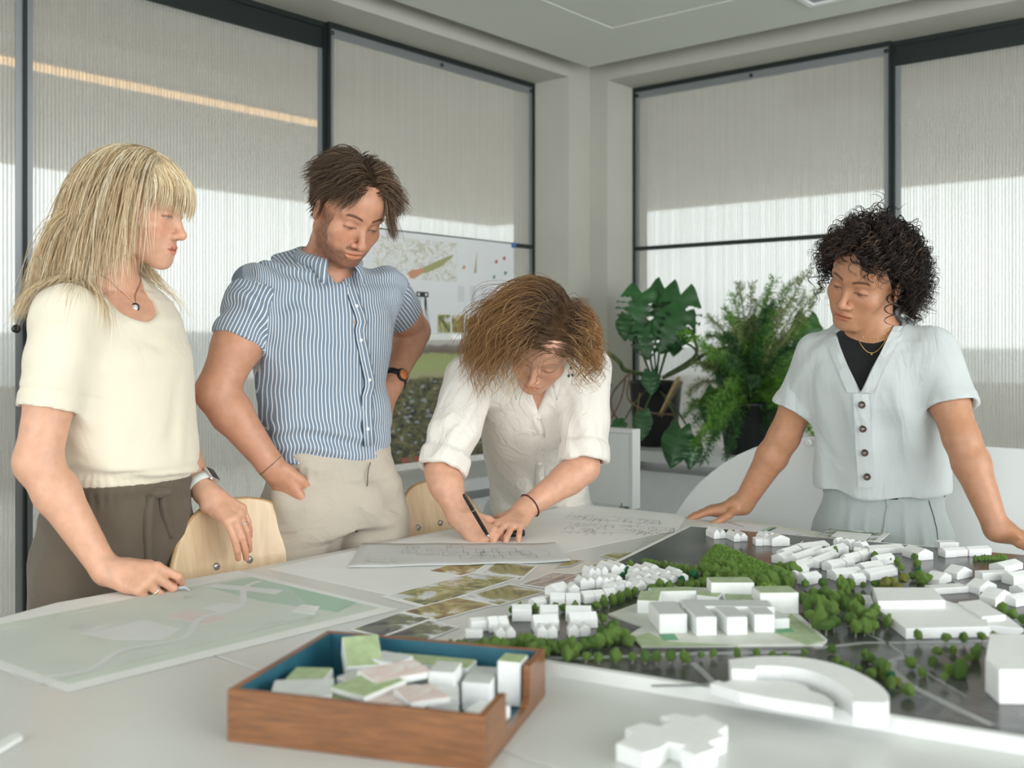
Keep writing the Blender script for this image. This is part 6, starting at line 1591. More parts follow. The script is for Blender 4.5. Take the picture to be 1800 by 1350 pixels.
    for t in np.linspace(-1, 1, 23):
        q = nb+r*.062*math.sin(t*2.2)+f*(.055*math.cos(t*2.2)+.012)-up*(.075*(1-abs(t))**1.3-.03)
        g_ = B.grad(q[None])[0]; q = q-g_*(B(q[None])[0]-.0012); pts.append(q)
    if pend is not None:
        pts[11] = pend+fw*.001
        for k, ww in ((10, .6), (12, .6), (9, .35), (13, .35), (8, .15), (14, .15)): pts[k] = pts[k]*(1-ww)+pts[11]*ww
    neck = MB().tube(pts, .0009, 5).build('necklace', gold, e, True)
    pc_ = pts[11]-up*.006+fw*.004
    pm = mat('pearl', (.75, .72, .70), .2, coat=.5); MB().lathe([(.001, -.009), (.006, -.006), (.0075, 0), (.005, .006), (.001, .008)], pc_, 14, up).build('pendant', pm, neck, True)
    ring_around(pc_, fw, (.0085, .0105), .0016, 'pendant_rim', M['black_plastic'], neck)
    # watch with white strap on the far wrist
    axw = (wrL-elL)/np.linalg.norm(wrL-elL); wc = wrL-axw*.026
    ws = ring_around(wc, axw, .0315, .0014, 'watch_strap', mat('strap_white', (.70, .73, .70), .5), e, 28, .020)
    fc_ = wc+.034*(up*.55+A3(RIGHT)*.75-A3(FWD)*.15-axw*axw@(up*.55+A3(RIGHT)*.75)); nn = (fc_-wc)/np.linalg.norm(fc_-wc); s2 = np.cross(axw, nn)
    def plate(c, a, b, n, ha, hb, hn, nm, m, par):
        vs = [c+a*i*ha+b*j*hb+n*k*hn for k in (-1, 1) for i, j in ((-1, -1), (1, -1), (1, 1), (-1, 1))]
        return bevel(MB().add(vs, [(3, 2, 1, 0), (4, 5, 6, 7), (0, 1, 5, 4), (1, 2, 6, 5), (2, 3, 7, 6), (3, 0, 4, 7)]).build(nm, m, par, False), .003, 2)
    plate(fc_, axw, s2, nn, .019, .016, .0045, 'watch_case', mat('silver_case', (.7, .7, .7), .25, metal=.8), ws); plate(fc_+nn*.0042, axw, s2, nn, .016, .0135, .0012, 'watch_glass', M['black_plastic'], ws)
    # rings
    silver = mat('silver_ring', (.8, .8, .78), .2, metal=1.0)
    for js in (jR[2], jL[2]):
        c = js[0]*.45+js[1]*.55; ring_around(c, js[1]-js[0], .0098, .0014, 'finger_ring', silver, e, 18)
    # pen in the fist
    dpen = A3(RIGHT)*.80-up*.40-A3(FWD)*.25; dpen /= np.linalg.norm(dpen); p1 = jR[0][2]*.5+jR[1][2]*.5+fw*.011; tip = p1+dpen*.045; tip[2] = max(tip[2], TZ+.004)
    pen = MB().tube([p1-dpen*.03, p1, tip-dpen*.012, tip], [.0036, .0038, .0034, .0010], 10).build('clear_pen', mat('grey_pen', (.45, .46, .48), .25), None, True)
    tag(pen, 'translucent grey pen held in the blonde woman\'s fist', 'pen')
    # ---- hair
    rs = np.random.RandomState(4)
    hf = Field(); hd.add(hf); hf.u(Cap(hd.W(0, -.026, -.055), nb, .047, .052), .03)
    body_f = Field(); body_f.u(Loft(stations(ST, yaw)), .01); body_f.u(Cap(shR, hemR, .064, .0615), .04); body_f.u(Cap(shL, hemL, .06, .056), .04); body_f.u(Sub(hf), .01)
    def run(p, q, n, K, length, d0, grav, stiff, lift, wave=0.0, seed=0):
        Pw = hd.o+(p@hd.R)*hd.sc; dirs = d0/np.linalg.norm(d0, axis=1)[:, None]; S_ = [Pw]; st_ = length/(K-1); stf = np.asarray(stiff)
        for k in range(1, K):
            t = k/(K-1); dirs = dirs+grav*(stf*(.5+t))[:, None] if stf.ndim else dirs+grav*stf*(.5+t); dirs /= np.linalg.norm(dirs, axis=1)[:, None]
            nx = S_[-1]+dirs*st_[:, None]; nx = push_out(nx, body_f, lift*min(1, .35+t*2)); dv = nx-S_[-1]; dirs = dv/(np.linalg.norm(dv, axis=1)[:, None]+1e-9); S_.append(nx)
        S_ = np.stack(S_, 1)
        return S_
    # long lengths
    keep = lambda p, q: (p[:, 2] > .012+.0*p[:, 1]) & (p[:, 1] < np.where(p[:, 0] > 0, .036, .010)) & ~((p[:, 1] > .012) & (p[:, 2] < .085)) | ((p[:, 1] < -.03) & (p[:, 2] > -.035))
    n = 5400; p, q = scalp_roots(hd, n, rs, keep)
    out = q@hd.R; tang = np.stack([np.sign(p[:, 0])*.8+p[:, 0]*6, -.45+np.clip(p[:, 1]*9, -.4, .4), -.1-2.2*smoothstep(-.02, -.09, p[:, 1])], 1); tang -= q*(tang*q).sum(1)[:, None]; tang /= np.linalg.norm(tang, axis=1)[:, None]; tang = tang@hd.R
    d0 = out*.12+tang
    back = smoothstep(.01, -.08, p[:, 1])
    grav = arr(0, 0, -1)[None]-(A3(RIGHT)*.17)[None]*back[:, None]-(A3(RIGHT)*.05)[None]+rs.normal(size=(n, 3))*.05
    length = rs.uniform(.26, .345, n)*(1-.10*(1-back)); lift = .004+.016*rs.random(n)
    S_ = run(p, q, n, 12, length, d0, grav, .60, lift)
    t = np.linspace(0, 1, 12)[None]; ph = rs.uniform(0, 6.28, (n, 1)); S_ += (np.sin(t*7+ph)*.006*t)[:, :, None]*A3(RIGHT)+(np.cos(t*6+ph*1.3)*.006*t)[:, :, None]*A3(FWD)
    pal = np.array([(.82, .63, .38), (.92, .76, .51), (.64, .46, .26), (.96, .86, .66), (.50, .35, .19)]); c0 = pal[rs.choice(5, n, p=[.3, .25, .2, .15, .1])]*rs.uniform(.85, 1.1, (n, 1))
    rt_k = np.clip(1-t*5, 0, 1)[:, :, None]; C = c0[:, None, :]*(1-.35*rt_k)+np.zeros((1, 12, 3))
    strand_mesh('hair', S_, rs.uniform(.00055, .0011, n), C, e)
    # fringe
    keep2 = lambda p, q: (p[:, 1] > .005) & (p[:, 2] > .078)
    n = 1500; p, q = scalp_roots(hd, n, rs, keep2)
    out = q@hd.R; tg = np.stack([p[:, 0]*4, np.ones(n), np.zeros(n)], 1); tg -= q*(tg*q).sum(1)[:, None]; tg /= np.linalg.norm(tg, axis=1)[:, None]; d0 = out*.25+tg@hd.R
    tgt = np.stack([p[:, 0]*.55, np.full(n, -.22), np.full(n, -1.0)], 1)@hd.R
    S2 = run(p, q, n, 9, rs.uniform(.080, .118, n), d0, tgt, .40, .001+.006*rs.random(n))
    c0 = pal[rs.choice(5, n, p=[.3, .3, .1, .25, .05])]*rs.uniform(.9, 1.1, (n, 1)); C = np.repeat(c0[:, None], 9, 1)
    strand_mesh('hair_fringe', S2, rs.uniform(.0005, .0010, n), C, e)
    # smooth undercap so that no scalp shows
    capF = Field(); capF.u(Ell(hd.W(0, -.016, .038), np.array((.081, .102, .090)), hd.R), .01); capF.u(Ell(hd.W(0, -.045, -.03), np.array((.072, .070, .07)), hd.R), .03); capF.i(Plane(hd.W(0, .045, .03), hd.R[1]-hd.R[2]*.75), .01); capF.i(Plane(hd.W(0, 0, -.07), -hd.R[2]), .02)
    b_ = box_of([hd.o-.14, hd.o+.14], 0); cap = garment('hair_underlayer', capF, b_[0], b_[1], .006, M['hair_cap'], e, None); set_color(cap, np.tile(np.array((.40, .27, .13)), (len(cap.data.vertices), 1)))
    return e
blonde_woman()
# ================================================================== man in the striped shirt
def man():
    sk = skin_mat('skin_tanned', (.56, .275, .17))
    yaw = 32; r, f = facing(yaw); up = arr(0, 0, 1); fw = -A3(FWD)
    ST = [(578, 812, 2.62, .158, .104, .110), (577, 785, 2.62, .160, .110, .112), (573, 740, 2.62, .163, .118, .113), (569, 680, 2.62, .166, .116, .113), (566, 620, 2.62, .177, .126, .116), (565, 560, 2.62, .187, .130, .122), (566, 512, 2.62, .188, .108, .120), (570, 474, 2.62, .135, .080, .100), (575, 450, 2.61, .072, .062, .072)]
    shR, shL = pp(458, 512, 2.52), pp(676, 512, 2.71); elR, wrR = pp(380, 690, 2.44), pp(474, 815, 2.46); elL, wrL = pp(727, 582, 2.94), pp(690, 672, 2.80)
    hd = Head(pp(614, 371, 2.54), head_basis(36, 34, -4), 1.0, 1.10, 1.08, True, .52)
    B = Field(); hd.add(B); nb = pp(577, 462, 2.60)
    B.u(Cap(hd.W(0, -.025, -.055), nb, .056, .062), .03); B.u(Loft(stations(ST, yaw, .012)), .03)
    arm(B, shR, elR, wrR, (.056, .056, .047, .048, .031)); arm(B, shL, elL, wrL, (.055, .054, .045, .044, .029))
    fR = pp(508, 866, 2.49)-wrR; jR, _ = hand(B, 1, wrR+fR/np.linalg.norm(fR)*.014, fR, fw*.85-A3(RIGHT)*.45, [(14, 12, 8)]*4, thumb=((.30, 1, -.2), (.05, 1, -.2), (0, 1, -.2)), sc=1.04)
    fL = pp(676, 720, 2.74)-wrL; jL, _ = hand(B, -1, wrL+fL/np.linalg.norm(fL)*.012, fL, A3(RIGHT)*.9+fw*.3, [(18, 14, 8)]*4, sc=1.03)
    e = empty('person', (*pp(578, 812, 2.62)[:2], 0), 'bearded man in blue striped shirt and beige trousers, hand in pocket', 'person')
    def tint(V):
        C = np.ones((len(V), 3)); C = hd.tint(V, C, .30, (.16, .11, .08, .92), (.26, .20, .17, .86), (.95, .72, .66), (.20, .15, .12), True, (.56, .275, .17)); C = tint_hand(V, C, jR, .3); return tint_hand(V, C, jL, .3)
    hb = box_of([hd.W(sx, sy, sz) for sx in (-.1, .1) for sy in (-.12, .13) for sz in (-.12, .13)], 0); hb[0][2] = max(hb[0][2], nb[2]+.0)
    hr = box_of([wrR]+[p for j in jR for p in j], .016); al = box_of([shR, elR, wrR, shL, elL, wrL, nb]+[p for j in jL for p in j]+[pp(578, 812, 2.62)+.17, pp(578, 812, 2.62)-.17], .09)
    make_body('body', B, [(hb[0], hb[1], .0022), (hr[0], hr[1], .0026), (al[0], al[1], .0060)], sk, e, tint)
    # shirt
    LF = Loft(stations(ST, yaw)); T_ = Field(); T_.u(LF, .01)
    hemR = shR+(elR-shR)*.50; hemL = shL+(elL-shL)*.52; sR, sL = sleeve(shR+up*.002, hemR, .066, .064), sleeve(shL+up*.002, hemL, .064, .062)
    T_.u(sR, .035); T_.u(sL, .035); T_.s_(Cap(nb-up*.02, nb+up*.1, .062, .070), .005); T_.s_(Ell(nb+f*.062-up*.012, (.020, .040, .045), np.stack([r, f, up])), .006)
    T_.i(Plane(pp(578, 806, 2.62), -up), .002)
    sm = stripe_mat('striped_cotton', (.185, .24, .31), (.74, .77, .80))
    armR = (elR-shR)/np.linalg.norm(elR-shR)
    def disp(V, Nn):
        pit = shR*.7+elR*.1+pp(520, 590, 2.55)*.2; w1 = np.exp(-((V-pit)**2).sum(1)/.15**2); low = np.exp(-((V[:, 2]-.985)/.055)**2); pitL = shL*.7+pp(655, 580, 2.6)*.3; w2 = np.exp(-((V-pitL)**2).sum(1)/.13**2)
        hem = smoothstep(.010, .0, np.abs(((V-hemR)@armR)+.022))*0
        return .0035*swirl(V, 41, 12, 2)+.013*w1*ridge_folds(V, f*.6+up*.8+r*.5, 43, 75, .7, 8)+.007*w2*ridge_folds(V, f*.6+up*.8-r*.5, 47, 80, .7, 8)+.013*low*ridge_folds(V, r+up*.25, 44, 95, .7, 7)+.011*ridge_folds(V, r-up*.4, 45, 60, .8, 6)*np.exp(-((V[:, 2]-1.09)/.10)**2)
    tb = box_of([pp(x[0], x[1], x[2]) for x in ST]+[hemR, hemL], .24)
    sh = garment('striped_shirt', T_, tb[0], tb[1], .0050, sm, e, disp)
    V, Q4 = mesh_arrays(sh); c = V[Q4].mean(1); dT, dR, dL = LF(c), Cap(shR, hemR, .066, .064)(c), Cap(shL, hemL, .064, .062)(c)
    onR = (dR < dT-.004) & (((c-shR)@armR) > .0); aL = (elL-shL)/np.linalg.norm(elL-shL); onL = (dL < dT-.004) & (((c-shL)@aL) > .0)
    P = V[Q4].reshape(-1, 3); _, u, v, rr, *_ = LF.local(P); s0 = np.where(v > -.02, .21*np.arcsin(np.clip(u/.21, -1, 1)), np.sign(u)*(.33)-.21*np.arcsin(np.clip(u/.21, -1, 1)))
    def around(P, S0, d, ref, rad):
        x = ref-d*(ref@d); x /= np.linalg.norm(x); y = np.cross(d, x); q = P-S0; return np.arctan2(q@y, q@x)*rad
    aR = around(P, shR, armR, -A3(FWD), .062); aLL = around(P, shL, aL, -A3(FWD), .060)
    s0 = np.where(np.repeat(onR, 4), aR, np.where(np.repeat(onL, 4), aLL, s0)).reshape(-1, 4)
    med = np.median(s0, axis=1)[:, None]; s0 = np.where(np.abs(s0-med) > .05, med, s0); set_uv(sh, np.stack([s0.ravel(), np.zeros(s0.size)], 1))
    collar('collar', nb-up*.004, r, f, up, .0665, sm, sh, .050, .012, .034, .050, 20)
    # placket: dark overlapping edge with a gap over the chest, then a buttoned band
    edge = [(601, 484), (606, 500), (612, 520), (618, 538), (624, 553), (627, 566), (624, 580), (626, 598), (630, 615), (633, 632), (637, 650), (641, 668), (641, 680), (636, 697), (636, 724), (638, 754), (640, 784)]
    ep = [vtrace(T_, x, y) for x, y in edge]; ep = [q+fw*.0035 for q in ep if q is not None]
    navy = mat('navy_edge', (.03, .045, .07), .8)
    MB().tube(ep, .0022, 6).build('placket_edge', navy, sh, True)
    g = [[q+fw*.0008, q+r*-.012+fw*.003, q-r*.028+fw*.0012] for q in ep]; pk = MB().sheet(g, .0012).build('placket', sm, sh, True)
    uvl = pk.data.uv_layers.new(name='UVMap'); 
    for l in pk.data.loops: uvl.data[l.index].uv = ((l.vertex_index % 3)*.014, 0)
    for k in (3, 7, 11, 15):
        if k < len(ep): MB().lathe([(.0048, 0), (.0048, .0015), (.003, .002)], ep[k]-r*.014+fw*.004, 12, fw).build('shirt_button', mat('pearl_button', (.75, .76, .76), .3) if k == 3 else bpy.data.materials['pearl_button'], sh, True)
    q = ep[5]; a_ = MB().add([q+up*.016+fw*.0006, q+r*.007+fw*.0012, q-up*.016+fw*.0006, q-r*.004+fw*.0014], [(0, 1, 2, 3)]).build('chest_gap', sk, sh)
    set_color(a_, np.full((4, 3), .8))
    # trousers
    PT_ = [(579, 790, 2.62, .156, .104, .108), (580, 822, 2.62, .160, .110, .112), (586, 870, 2.62, .178, .122, .130), (590, 918, 2.63, .184, .122, .136)]
    Q = Field(); Q.u(Loft(stations(PT_, yaw)), .01); lo_ = stations(PT_, yaw)[-1][0]; feet = []
    for s in (-1, 1):
        hp = lo_+r*s*.096+f*.012; ft = hp.copy(); ft[2] = .09; Q.u(Cap(hp, (hp+ft)/2, .096, .075), .022); Q.u(Cap((hp+ft)/2, ft, .075, .062), .03); feet.append(ft)
    pk_ = jR[1][1]*.5+jR[2][0]*.5; dq = fR/np.linalg.norm(fR); kn = (jR[0][0]+jR[3][0])/2
    for js in jR[:4]: Q.u(Cap(js[0]*.55+js[1]*.45, js[-1], .019, .022), .03)
    Q.u(Cap(jR[4][1]*.3+jR[4][2]*.7, jR[4][3], .018, .02), .02)
    Q.i(Plane(pp(579, 784, 2.62), up-f*.05), .002)
    tm = cloth_mat('beige_chino', (.49, .43, .355), .85, 900, .3, .03, .7, 9, .2, (1, 1, 1.6))
    cr = pp(642, 900, 2.5)
    def dispT(V, Nn):
        wb = np.exp(-((V[:, 2]-.925)/.010)**2); g = np.exp(-((V-cr)**2).sum(1)/.13**2); h_ = np.exp(-((V-kn)**2).sum(1)/.12**2)
        return .0035*wb-.0035*np.exp(-((V[:, 2]-.893)/.006)**2)+.0022*np.sin(np.arctan2((V-pp(578, 812, 2.62))@f, (V-pp(578, 812, 2.62))@r)*40)*np.exp(-((V[:, 2]-.92)/.014)**2)*(((V-pp(578, 812, 2.62))@r) > .02)+.018*g*ridge_folds(V, A3(RIGHT)-up*.35, 61, 60, .7, 6)+.014*h_*ridge_folds(V, A3(RIGHT)*.8-up*.6, 62, 65, .7, 6)+.005*swirl(V, 66, 9, 2)
    pb = box_of([pp(x[0], x[1], x[2]) for x in PT_]+feet, .24); pb[0][2] = .07
    tr = garment('trousers', Q, pb[0], pb[1], .0062, tm, e, dispT)
    dark = mat('seam_dark', (.10, .08, .06), .9)  # dark brown for the line of the fly seam
    def seam(pxs, rr_, m, nm, off=.002):
        ps = [vtrace(Q, x, y) for x, y in pxs]; ps = [q+fw*off for q in ps if q is not None]
        if len(ps) > 2: MB().tube(ps, rr_, 5).build(nm, m, tr, True)
    seam([(652, 812), (650, 818), (648, 826), (647, 836), (647, 846), (646, 854)], .0013, dark, 'fly_seam', .0075); pass
    for ft in feet: shoe((ft[0], ft[1], 0), f, e, mat('leather_brown', (.2, .1, .05), .5))
    # watch on the far wrist, thread bracelet on the near one
    aw = (wrL-elL)/np.linalg.norm(wrL-elL); wc = wrL-aw*.012; ws = ring_around(wc, aw, .034, .0014, 'watch_strap', M['black_plastic'], e, 26, .018)
    nn = A3(RIGHT)*.55+fw*.8; nn -= aw*(nn@aw); nn /= np.linalg.norm(nn); c = wc+nn*.035
    MB().lathe([(.0175, -.004), (.019, 0), (.0175, .004), (.015, .0045)], c, 24, nn).build('watch_case', M['black_plastic'], ws, True); MB().lathe([(.0145, .0), (.0145, .0007)], c+nn*.0047, 24, nn).build('watch_dial', mat('orange_dial', (.65, .20, .05), .4), ws, True)
    ab = (wrR-elR)/np.linalg.norm(wrR-elR); ring_around(wrR+ab*.004, ab+np.array((0, 0, .15)), .0335, .0009, 'bracelet', mat('bracelet_brown', (.12, .08, .05), .7), e, 26)
    # ---- hair: middle parting, swept to both sides, a loose lock on the image's right
    rs = np.random.RandomState(8); hf = Field(); hd.add(hf)
    keep = lambda p, q: (p[:, 2] > .060-.30*np.minimum(0, p[:, 1])*-1*0) & (p[:, 1] < .068) | ((p[:, 1] < .005) & (p[:, 2] > .005)) | ((p[:, 1] < -.035) & (p[:, 2] > -.040))
    n = 4200; p, q = scalp_roots(hd, n, rs, keep); part = p[:, 0]+.006
    side = np.sign(part); frontness = smoothstep(-.02, .05, p[:, 1]); topn = smoothstep(.05, .09, p[:, 2])
    v = np.stack([side*1.0, -.75+.75*frontness, -.25-1.2*(1-topn)], 1); d0 = (q@hd.R)*(.38*topn+.03)[:, None]+tangent(p, q, v)@hd.R
    grav = (np.stack([side*.22, -.15-.15*(1-frontness)+.12*frontness, -.9+0*side], 1)@hd.R)+rs.normal(size=(n, 3))*.06
    L = (.036+.050*topn+.004*frontness*topn)*rs.uniform(.75, 1.15, n); lift = .004+(.020*topn+.006)*rs.random(n)
    S_ = flow(hd, hf, p, d0, 9, L, grav, .36, lift)
    t = np.linspace(0, 1, 9)[None]; cl = np.round(p*55)@np.array((12.9, 78.2, 37.7)); ph = np.sin(cl)[:, None]*6.28; S_ += ((np.sin(t*6+ph)*.008*t)[:, :, None]*hd.R[0]+(np.cos(t*6+ph)*.008*t)[:, :, None]*hd.R[2])*topn[:, None, None]
    pal = np.array([(.085, .050, .028), (.13, .075, .040), (.055, .033, .020), (.24, .145, .075)]); c0 = pal[rs.choice(4, n, p=[.4, .25, .25, .10])]*rs.uniform(.8, 1.2, (n, 1))
    strand_mesh('hair', S_, rs.uniform(.0005, .0011, n), c0, e)
    # loose lock
    n = 170; p0 = np.stack([rs.uniform(-.052, -.030, n), rs.uniform(.045, .062, n), rs.uniform(.085, .098, n)], 1); K = 14; base_ = hd.o+(p0@hd.R)*hd.sc
    tgt = pp(689, 418, 2.49); mid = pp(692, 372, 2.48); t = np.linspace(0, 1, K)[None, :, None]; jit = rs.normal(size=(n, 1, 3))*.006
    S3 = ((1-t)**2)*base_[:, None]+2*t*(1-t)*(mid+jit)+t*t*(tgt+jit*1.2); a = (t*7+rs.uniform(0, 1.2, (n, 1, 1))); S3 = S3+(np.sin(a)*A3(RIGHT)+np.cos(a)*fw)*.006*t*t
    strand_mesh('hair_lock', S3, rs.uniform(.0005, .0010, n), pal[rs.choice(4, n)]*1.1, e)
    undercap(hd, (.040, .024, .014), e, .985, -.03, .95, .030)
    return e
man()
# ================================================================== woman bending over her drawing
def writing_woman():
    sk = skin_mat('skin_rosy', (.65, .35, .23)); up = arr(0, 0, 1); fw = -A3(FWD); yaw = -6; r, f = facing(yaw)
    ST = [(950, 912, 3.24, .158, .115, .110, 0, 12), (948, 850, 3.19, .150, .115, .110, 0, 24), (945, 780, 3.08, .155, .122, .110, 0, 34), (942, 715, 2.94, .166, .125, .112, 0, 42), (938, 668, 2.86, .176, .108, .115, 0, 47), (938, 636, 2.80, .158, .082, .100, 0, 50), (942, 618, 2.745, .080, .062, .070, 0, 52)]
    shR, shL = pp(826, 668, 2.80), pp(1030, 652, 2.84); elR, wrR = pp(776, 830, 2.665), pp(806, 908, 2.60); elL, wrL = pp(1026, 822, 2.74), pp(925, 893, 2.665)
    hd = Head(pp(956, 603, 2.62), head_basis(-22, 46, -24), .985, .95, 1.0)
    B = Field(); hd.add(B); nb = pp(944, 628, 2.735)
    B.u(Cap(hd.W(0, -.028, -.052), nb, .047, .055), .03); B.u(Loft(stations(ST, yaw, .014)), .03)
    arm(B, shR, elR, wrR, (.046, .043, .040, .042, .027)); arm(B, shL, elL, wrL, (.046, .043, .040, .042, .027))
    # right hand: pen grip resting on its little-finger side
    fR = A3(RIGHT)*.66+fw*.42-up*.42
    jR, aR = hand(B, 1, wrR+fR*.012, fR, up*.62-A3(RIGHT)*.62+fw*.35, [(46, 66, 28), (60, 78, 40), (68, 84, 46), (72, 84, 46)], spread=(.06, .02, -.03, -.08), thumb=((.45, .85, -.40), (.0, 1.0, -.35), (-.30, 1.0, -.15)), sc=.96)
    # left hand: arched on the paper, fingers towards the camera
    fL = fw*.75-A3(RIGHT)*.42-up*.30
    jL, aL = hand(B, -1, wrL+fL*.012, fL, up*.88+fw*.35, [(4, 36, 20), (6, 38, 22), (10, 38, 22), (14, 36, 20)], spread=(.16, .02, -.14, -.36), thumb=((.80, .55, -.30), (.55, .75, -.35), (.35, .9, -.35)), sc=.96)
    e = empty('person', (*pp(948, 850, 3.22)[:2], 0), 'woman with wavy auburn hair in off-white linen shirt bending to draw', 'person')
    def tint(V):
        C = np.ones((len(V), 3)); C = hd.tint(V, C, .45, (.48, .34, .24, .6), None, (.98, .64, .60), (.22, .16, .13), False); C = tint_hand(V, C, jR, .38); return tint_hand(V, C, jL, .38)
    hb = box_of([hd.W(sx, sy, sz) for sx in (-.1, .1) for sy in (-.12, .13) for sz in (-.12, .13)], 0); hr = box_of([wrR]+[p for j in jR for p in j], .016); hl = box_of([wrL]+[p for j in jL for p in j], .016)
    al = box_of([shR, elR, wrR, shL, elL, wrL, nb, pp(948, 850, 3.2)+.16, pp(948, 850, 3.2)-.16], .09)
    make_body('body', B, [(hb[0], hb[1], .0023), (hr[0], hr[1], .0021), (hl[0], hl[1], .0021), (al[0], al[1], .0066)], sk, e, tint)
    LF = Loft(stations(ST, yaw)); T_ = Field(); T_.u(LF, .01); dR, dL = (elR-shR), (elL-shL)
    cuR = shR+dR*.97; cuL = shL+dL*.93; mR = shR+dR*.55; mL = shL+dL*.55
    T_.u(Cap(shR, mR, .066, .064), .04); T_.u(sleeve(mR, cuR, .064, .057), .02); T_.u(Cap(shL, mL, .066, .064), .04); T_.u(sleeve(mL, cuL, .064, .058), .02)
    for c, d in ((cuR, dR/np.linalg.norm(dR)), (cuL, dL/np.linalg.norm(dL))):    # rolled cuffs
        Fk = Field(); Fk.u(Cap(c-d*.030, c-d*.002, .0675, .0665), .01); Fk.i(Plane(c+d*.006, d), .005); Fk.i(Plane(c-d*.044, -d), .005); Fk.s_(Cap(c-d*.03, c+d*.05, .0475, .0485), .004); T_.u(Sub(Fk), .003)
    ff = f*math.cos(.8)-up*math.sin(.8); uu = np.cross(r, ff)
    T_.s_(Cap(nb-uu*.02, nb+uu*.1+ff*.02, .058, .066), .005)
    vb = vtrace(LF, 946, 728); vb = vb if vb is not None else pp(946, 728, 2.75)
    axs = (nb-vb)/np.linalg.norm(nb-vb); sdv = np.cross(axs, fw); sdv /= np.linalg.norm(sdv)
    def vneck(P):
        q = P-vb; h_ = q@axs; s = np.abs(q@sdv); b_ = ((P-nb)@ff); return np.maximum(np.maximum(s-np.maximum(h_, 0)*.30-.001, -h_), -(b_)-.01)
    T_.s_(Fn(vneck), .004); T_.i(Plane(pp(950, 920, 3.24), -up), .003)
    lin = cloth_mat('offwhite_linen', (.80, .755, .68), .85, 800, .35, .02, .75, 20, .3, (1, 1, .6))
    uR, uL = dR/np.linalg.norm(dR), dL/np.linalg.norm(dL)
    def disp(V, Nn):
        wR = np.exp(-(np.maximum(0, Cap(shR, elR, 0, 0)(V)-.05)/.03)**2); wL = np.exp(-(np.maximum(0, Cap(shL, elL, 0, 0)(V)-.05)/.03)**2)
        cR = np.exp(-((V-cuR)**2).sum(1)/.05**2); cL = np.exp(-((V-cuL)**2).sum(1)/.05**2)
        return .004*swirl(V, 71, 14, 3)+.009*wR*ridge_folds(V, uR+r*.5, 72, 75, .8, 9)*(1-.6*cR)+.009*wL*ridge_folds(V, uL-r*.5, 73, 75, .8, 9)*(1-.6*cL)+.007*(1-np.maximum(wR, wL))*ridge_folds(V, up+ff*.4, 74, 62, .7, 7)+.003*(cR+cL)*swirl(V, 75, 60, 2)
    tb = box_of([pp(x[0], x[1], x[2]) for x in ST]+[cuR, cuL], .22); sh = garment('linen_shirt', T_, tb[0], tb[1], .0054, lin, e, disp)
    collar('collar', nb-uu*.006, r, ff, uu, .064, lin, sh, .040, .004, .030, .050, 26, stripe=False)
    # placket edges and buttons
    for k, (x, y) in enumerate(((948, 735), (951, 760), (950, 788), (949, 815), (948, 842))):
        q = vtrace(T_, x, y)
        if q is not None: MB().lathe([(.0052, 0), (.0052, .0018), (.003, .0024)], q+fw*.004, 12, fw).build('shirt_button', bpy.data.materials.get('shell_button') or mat('shell_button', (.70, .66, .58), .3), sh, True)
    ed = [vtrace(T_, x, y) for x, y in ((946, 730), (958, 760), (958, 790), (957, 820), (955, 850), (954, 880))]; ed = [q+fw*.003 for q in ed if q is not None]
    if len(ed) > 2: MB().sheet([[q-r*.0+fw*.001, q+r*.012+fw*.002, q+r*.024+fw*.001] for q in ed], .0012).build('placket', lin, sh, True)
    # trousers (pale) down to the floor
    hp0 = pp(948, 868, 3.26); Q = Field(); Q.u(Cap(hp0+up*.05, hp0-up*.06, .125, .14), .01); feet = []
    for s in (-1, 1):
        hp = hp0-up*.08+r*s*.085; ft = hp.copy(); ft[2] = .09; Q.u(Cap(hp, (hp+ft)/2, .095, .072), .04); Q.u(Cap((hp+ft)/2, ft, .072, .056), .02); feet.append(ft)
    pb = box_of([hp0]+feet, .2); pb[0][2] = .07; garment('trousers', Q, pb[0], pb[1], .008, cloth_mat('pale_denim', (.55, .58, .60), .85), e)
    for ft in feet: shoe((ft[0], ft[1], 0), f, e, mat('canvas_shoe', (.6, .6, .58), .7))
    # jewellery: hair tie on the wrist, gold chain, drop earring
    ab = (wrL-elL)/np.linalg.norm(wrL-elL); ring_around(wrL-ab*.012, ab+fw*.2, (.032, .0305), .0022, 'wrist_band', mat('maroon_band', (.09, .02, .025), .7), e, 26)
    gold = bpy.data.materials.get('rose_gold') or mat('rose_gold', (.62, .36, .22), .25, metal=.9); pts = []
    for t in np.linspace(-1, 1, 17):
        q = nb+r*.05*math.sin(t*1.5)+ff*.06*math.cos(t*1.5)-uu*.05*(1-abs(t)); g_ = B.grad(q[None])[0]; pts.append(q-g_*(B(q[None])[0]-.0016))
    MB().tube(pts, .0011, 5).build('necklace', gold, e, True)
    er = hd.W(-.079, -.004, -.045); g0 = mat('green_bead', (.06, .12, .09), .2); ea = MB().tube([er, er-up*.012], .0008, 5).build('earring', gold, e, True)
    for dz, dx in ((.016, 0), (.034, -.004), (.036, .006)):
        MB().lathe([(.001, -.0045), (.0042, 0), (.001, .0045)], er-up*dz+r*dx+fw*.004, 10).build('bead', g0, ea, True)
    ring_around(er-up*.025+fw*.003, fw, .007, .0007, 'hoop', gold, ea, 16)
    # pen
    tip = pp(862, 957, 2.545); tip[2] = TZ+.006; tail = pp(816, 871, 2.49); d = (tail-tip)/np.linalg.norm(tail-tip)
    pen = empty('black_pen', tip, 'slim black pen held by the writing woman over the tracing paper', 'pen')
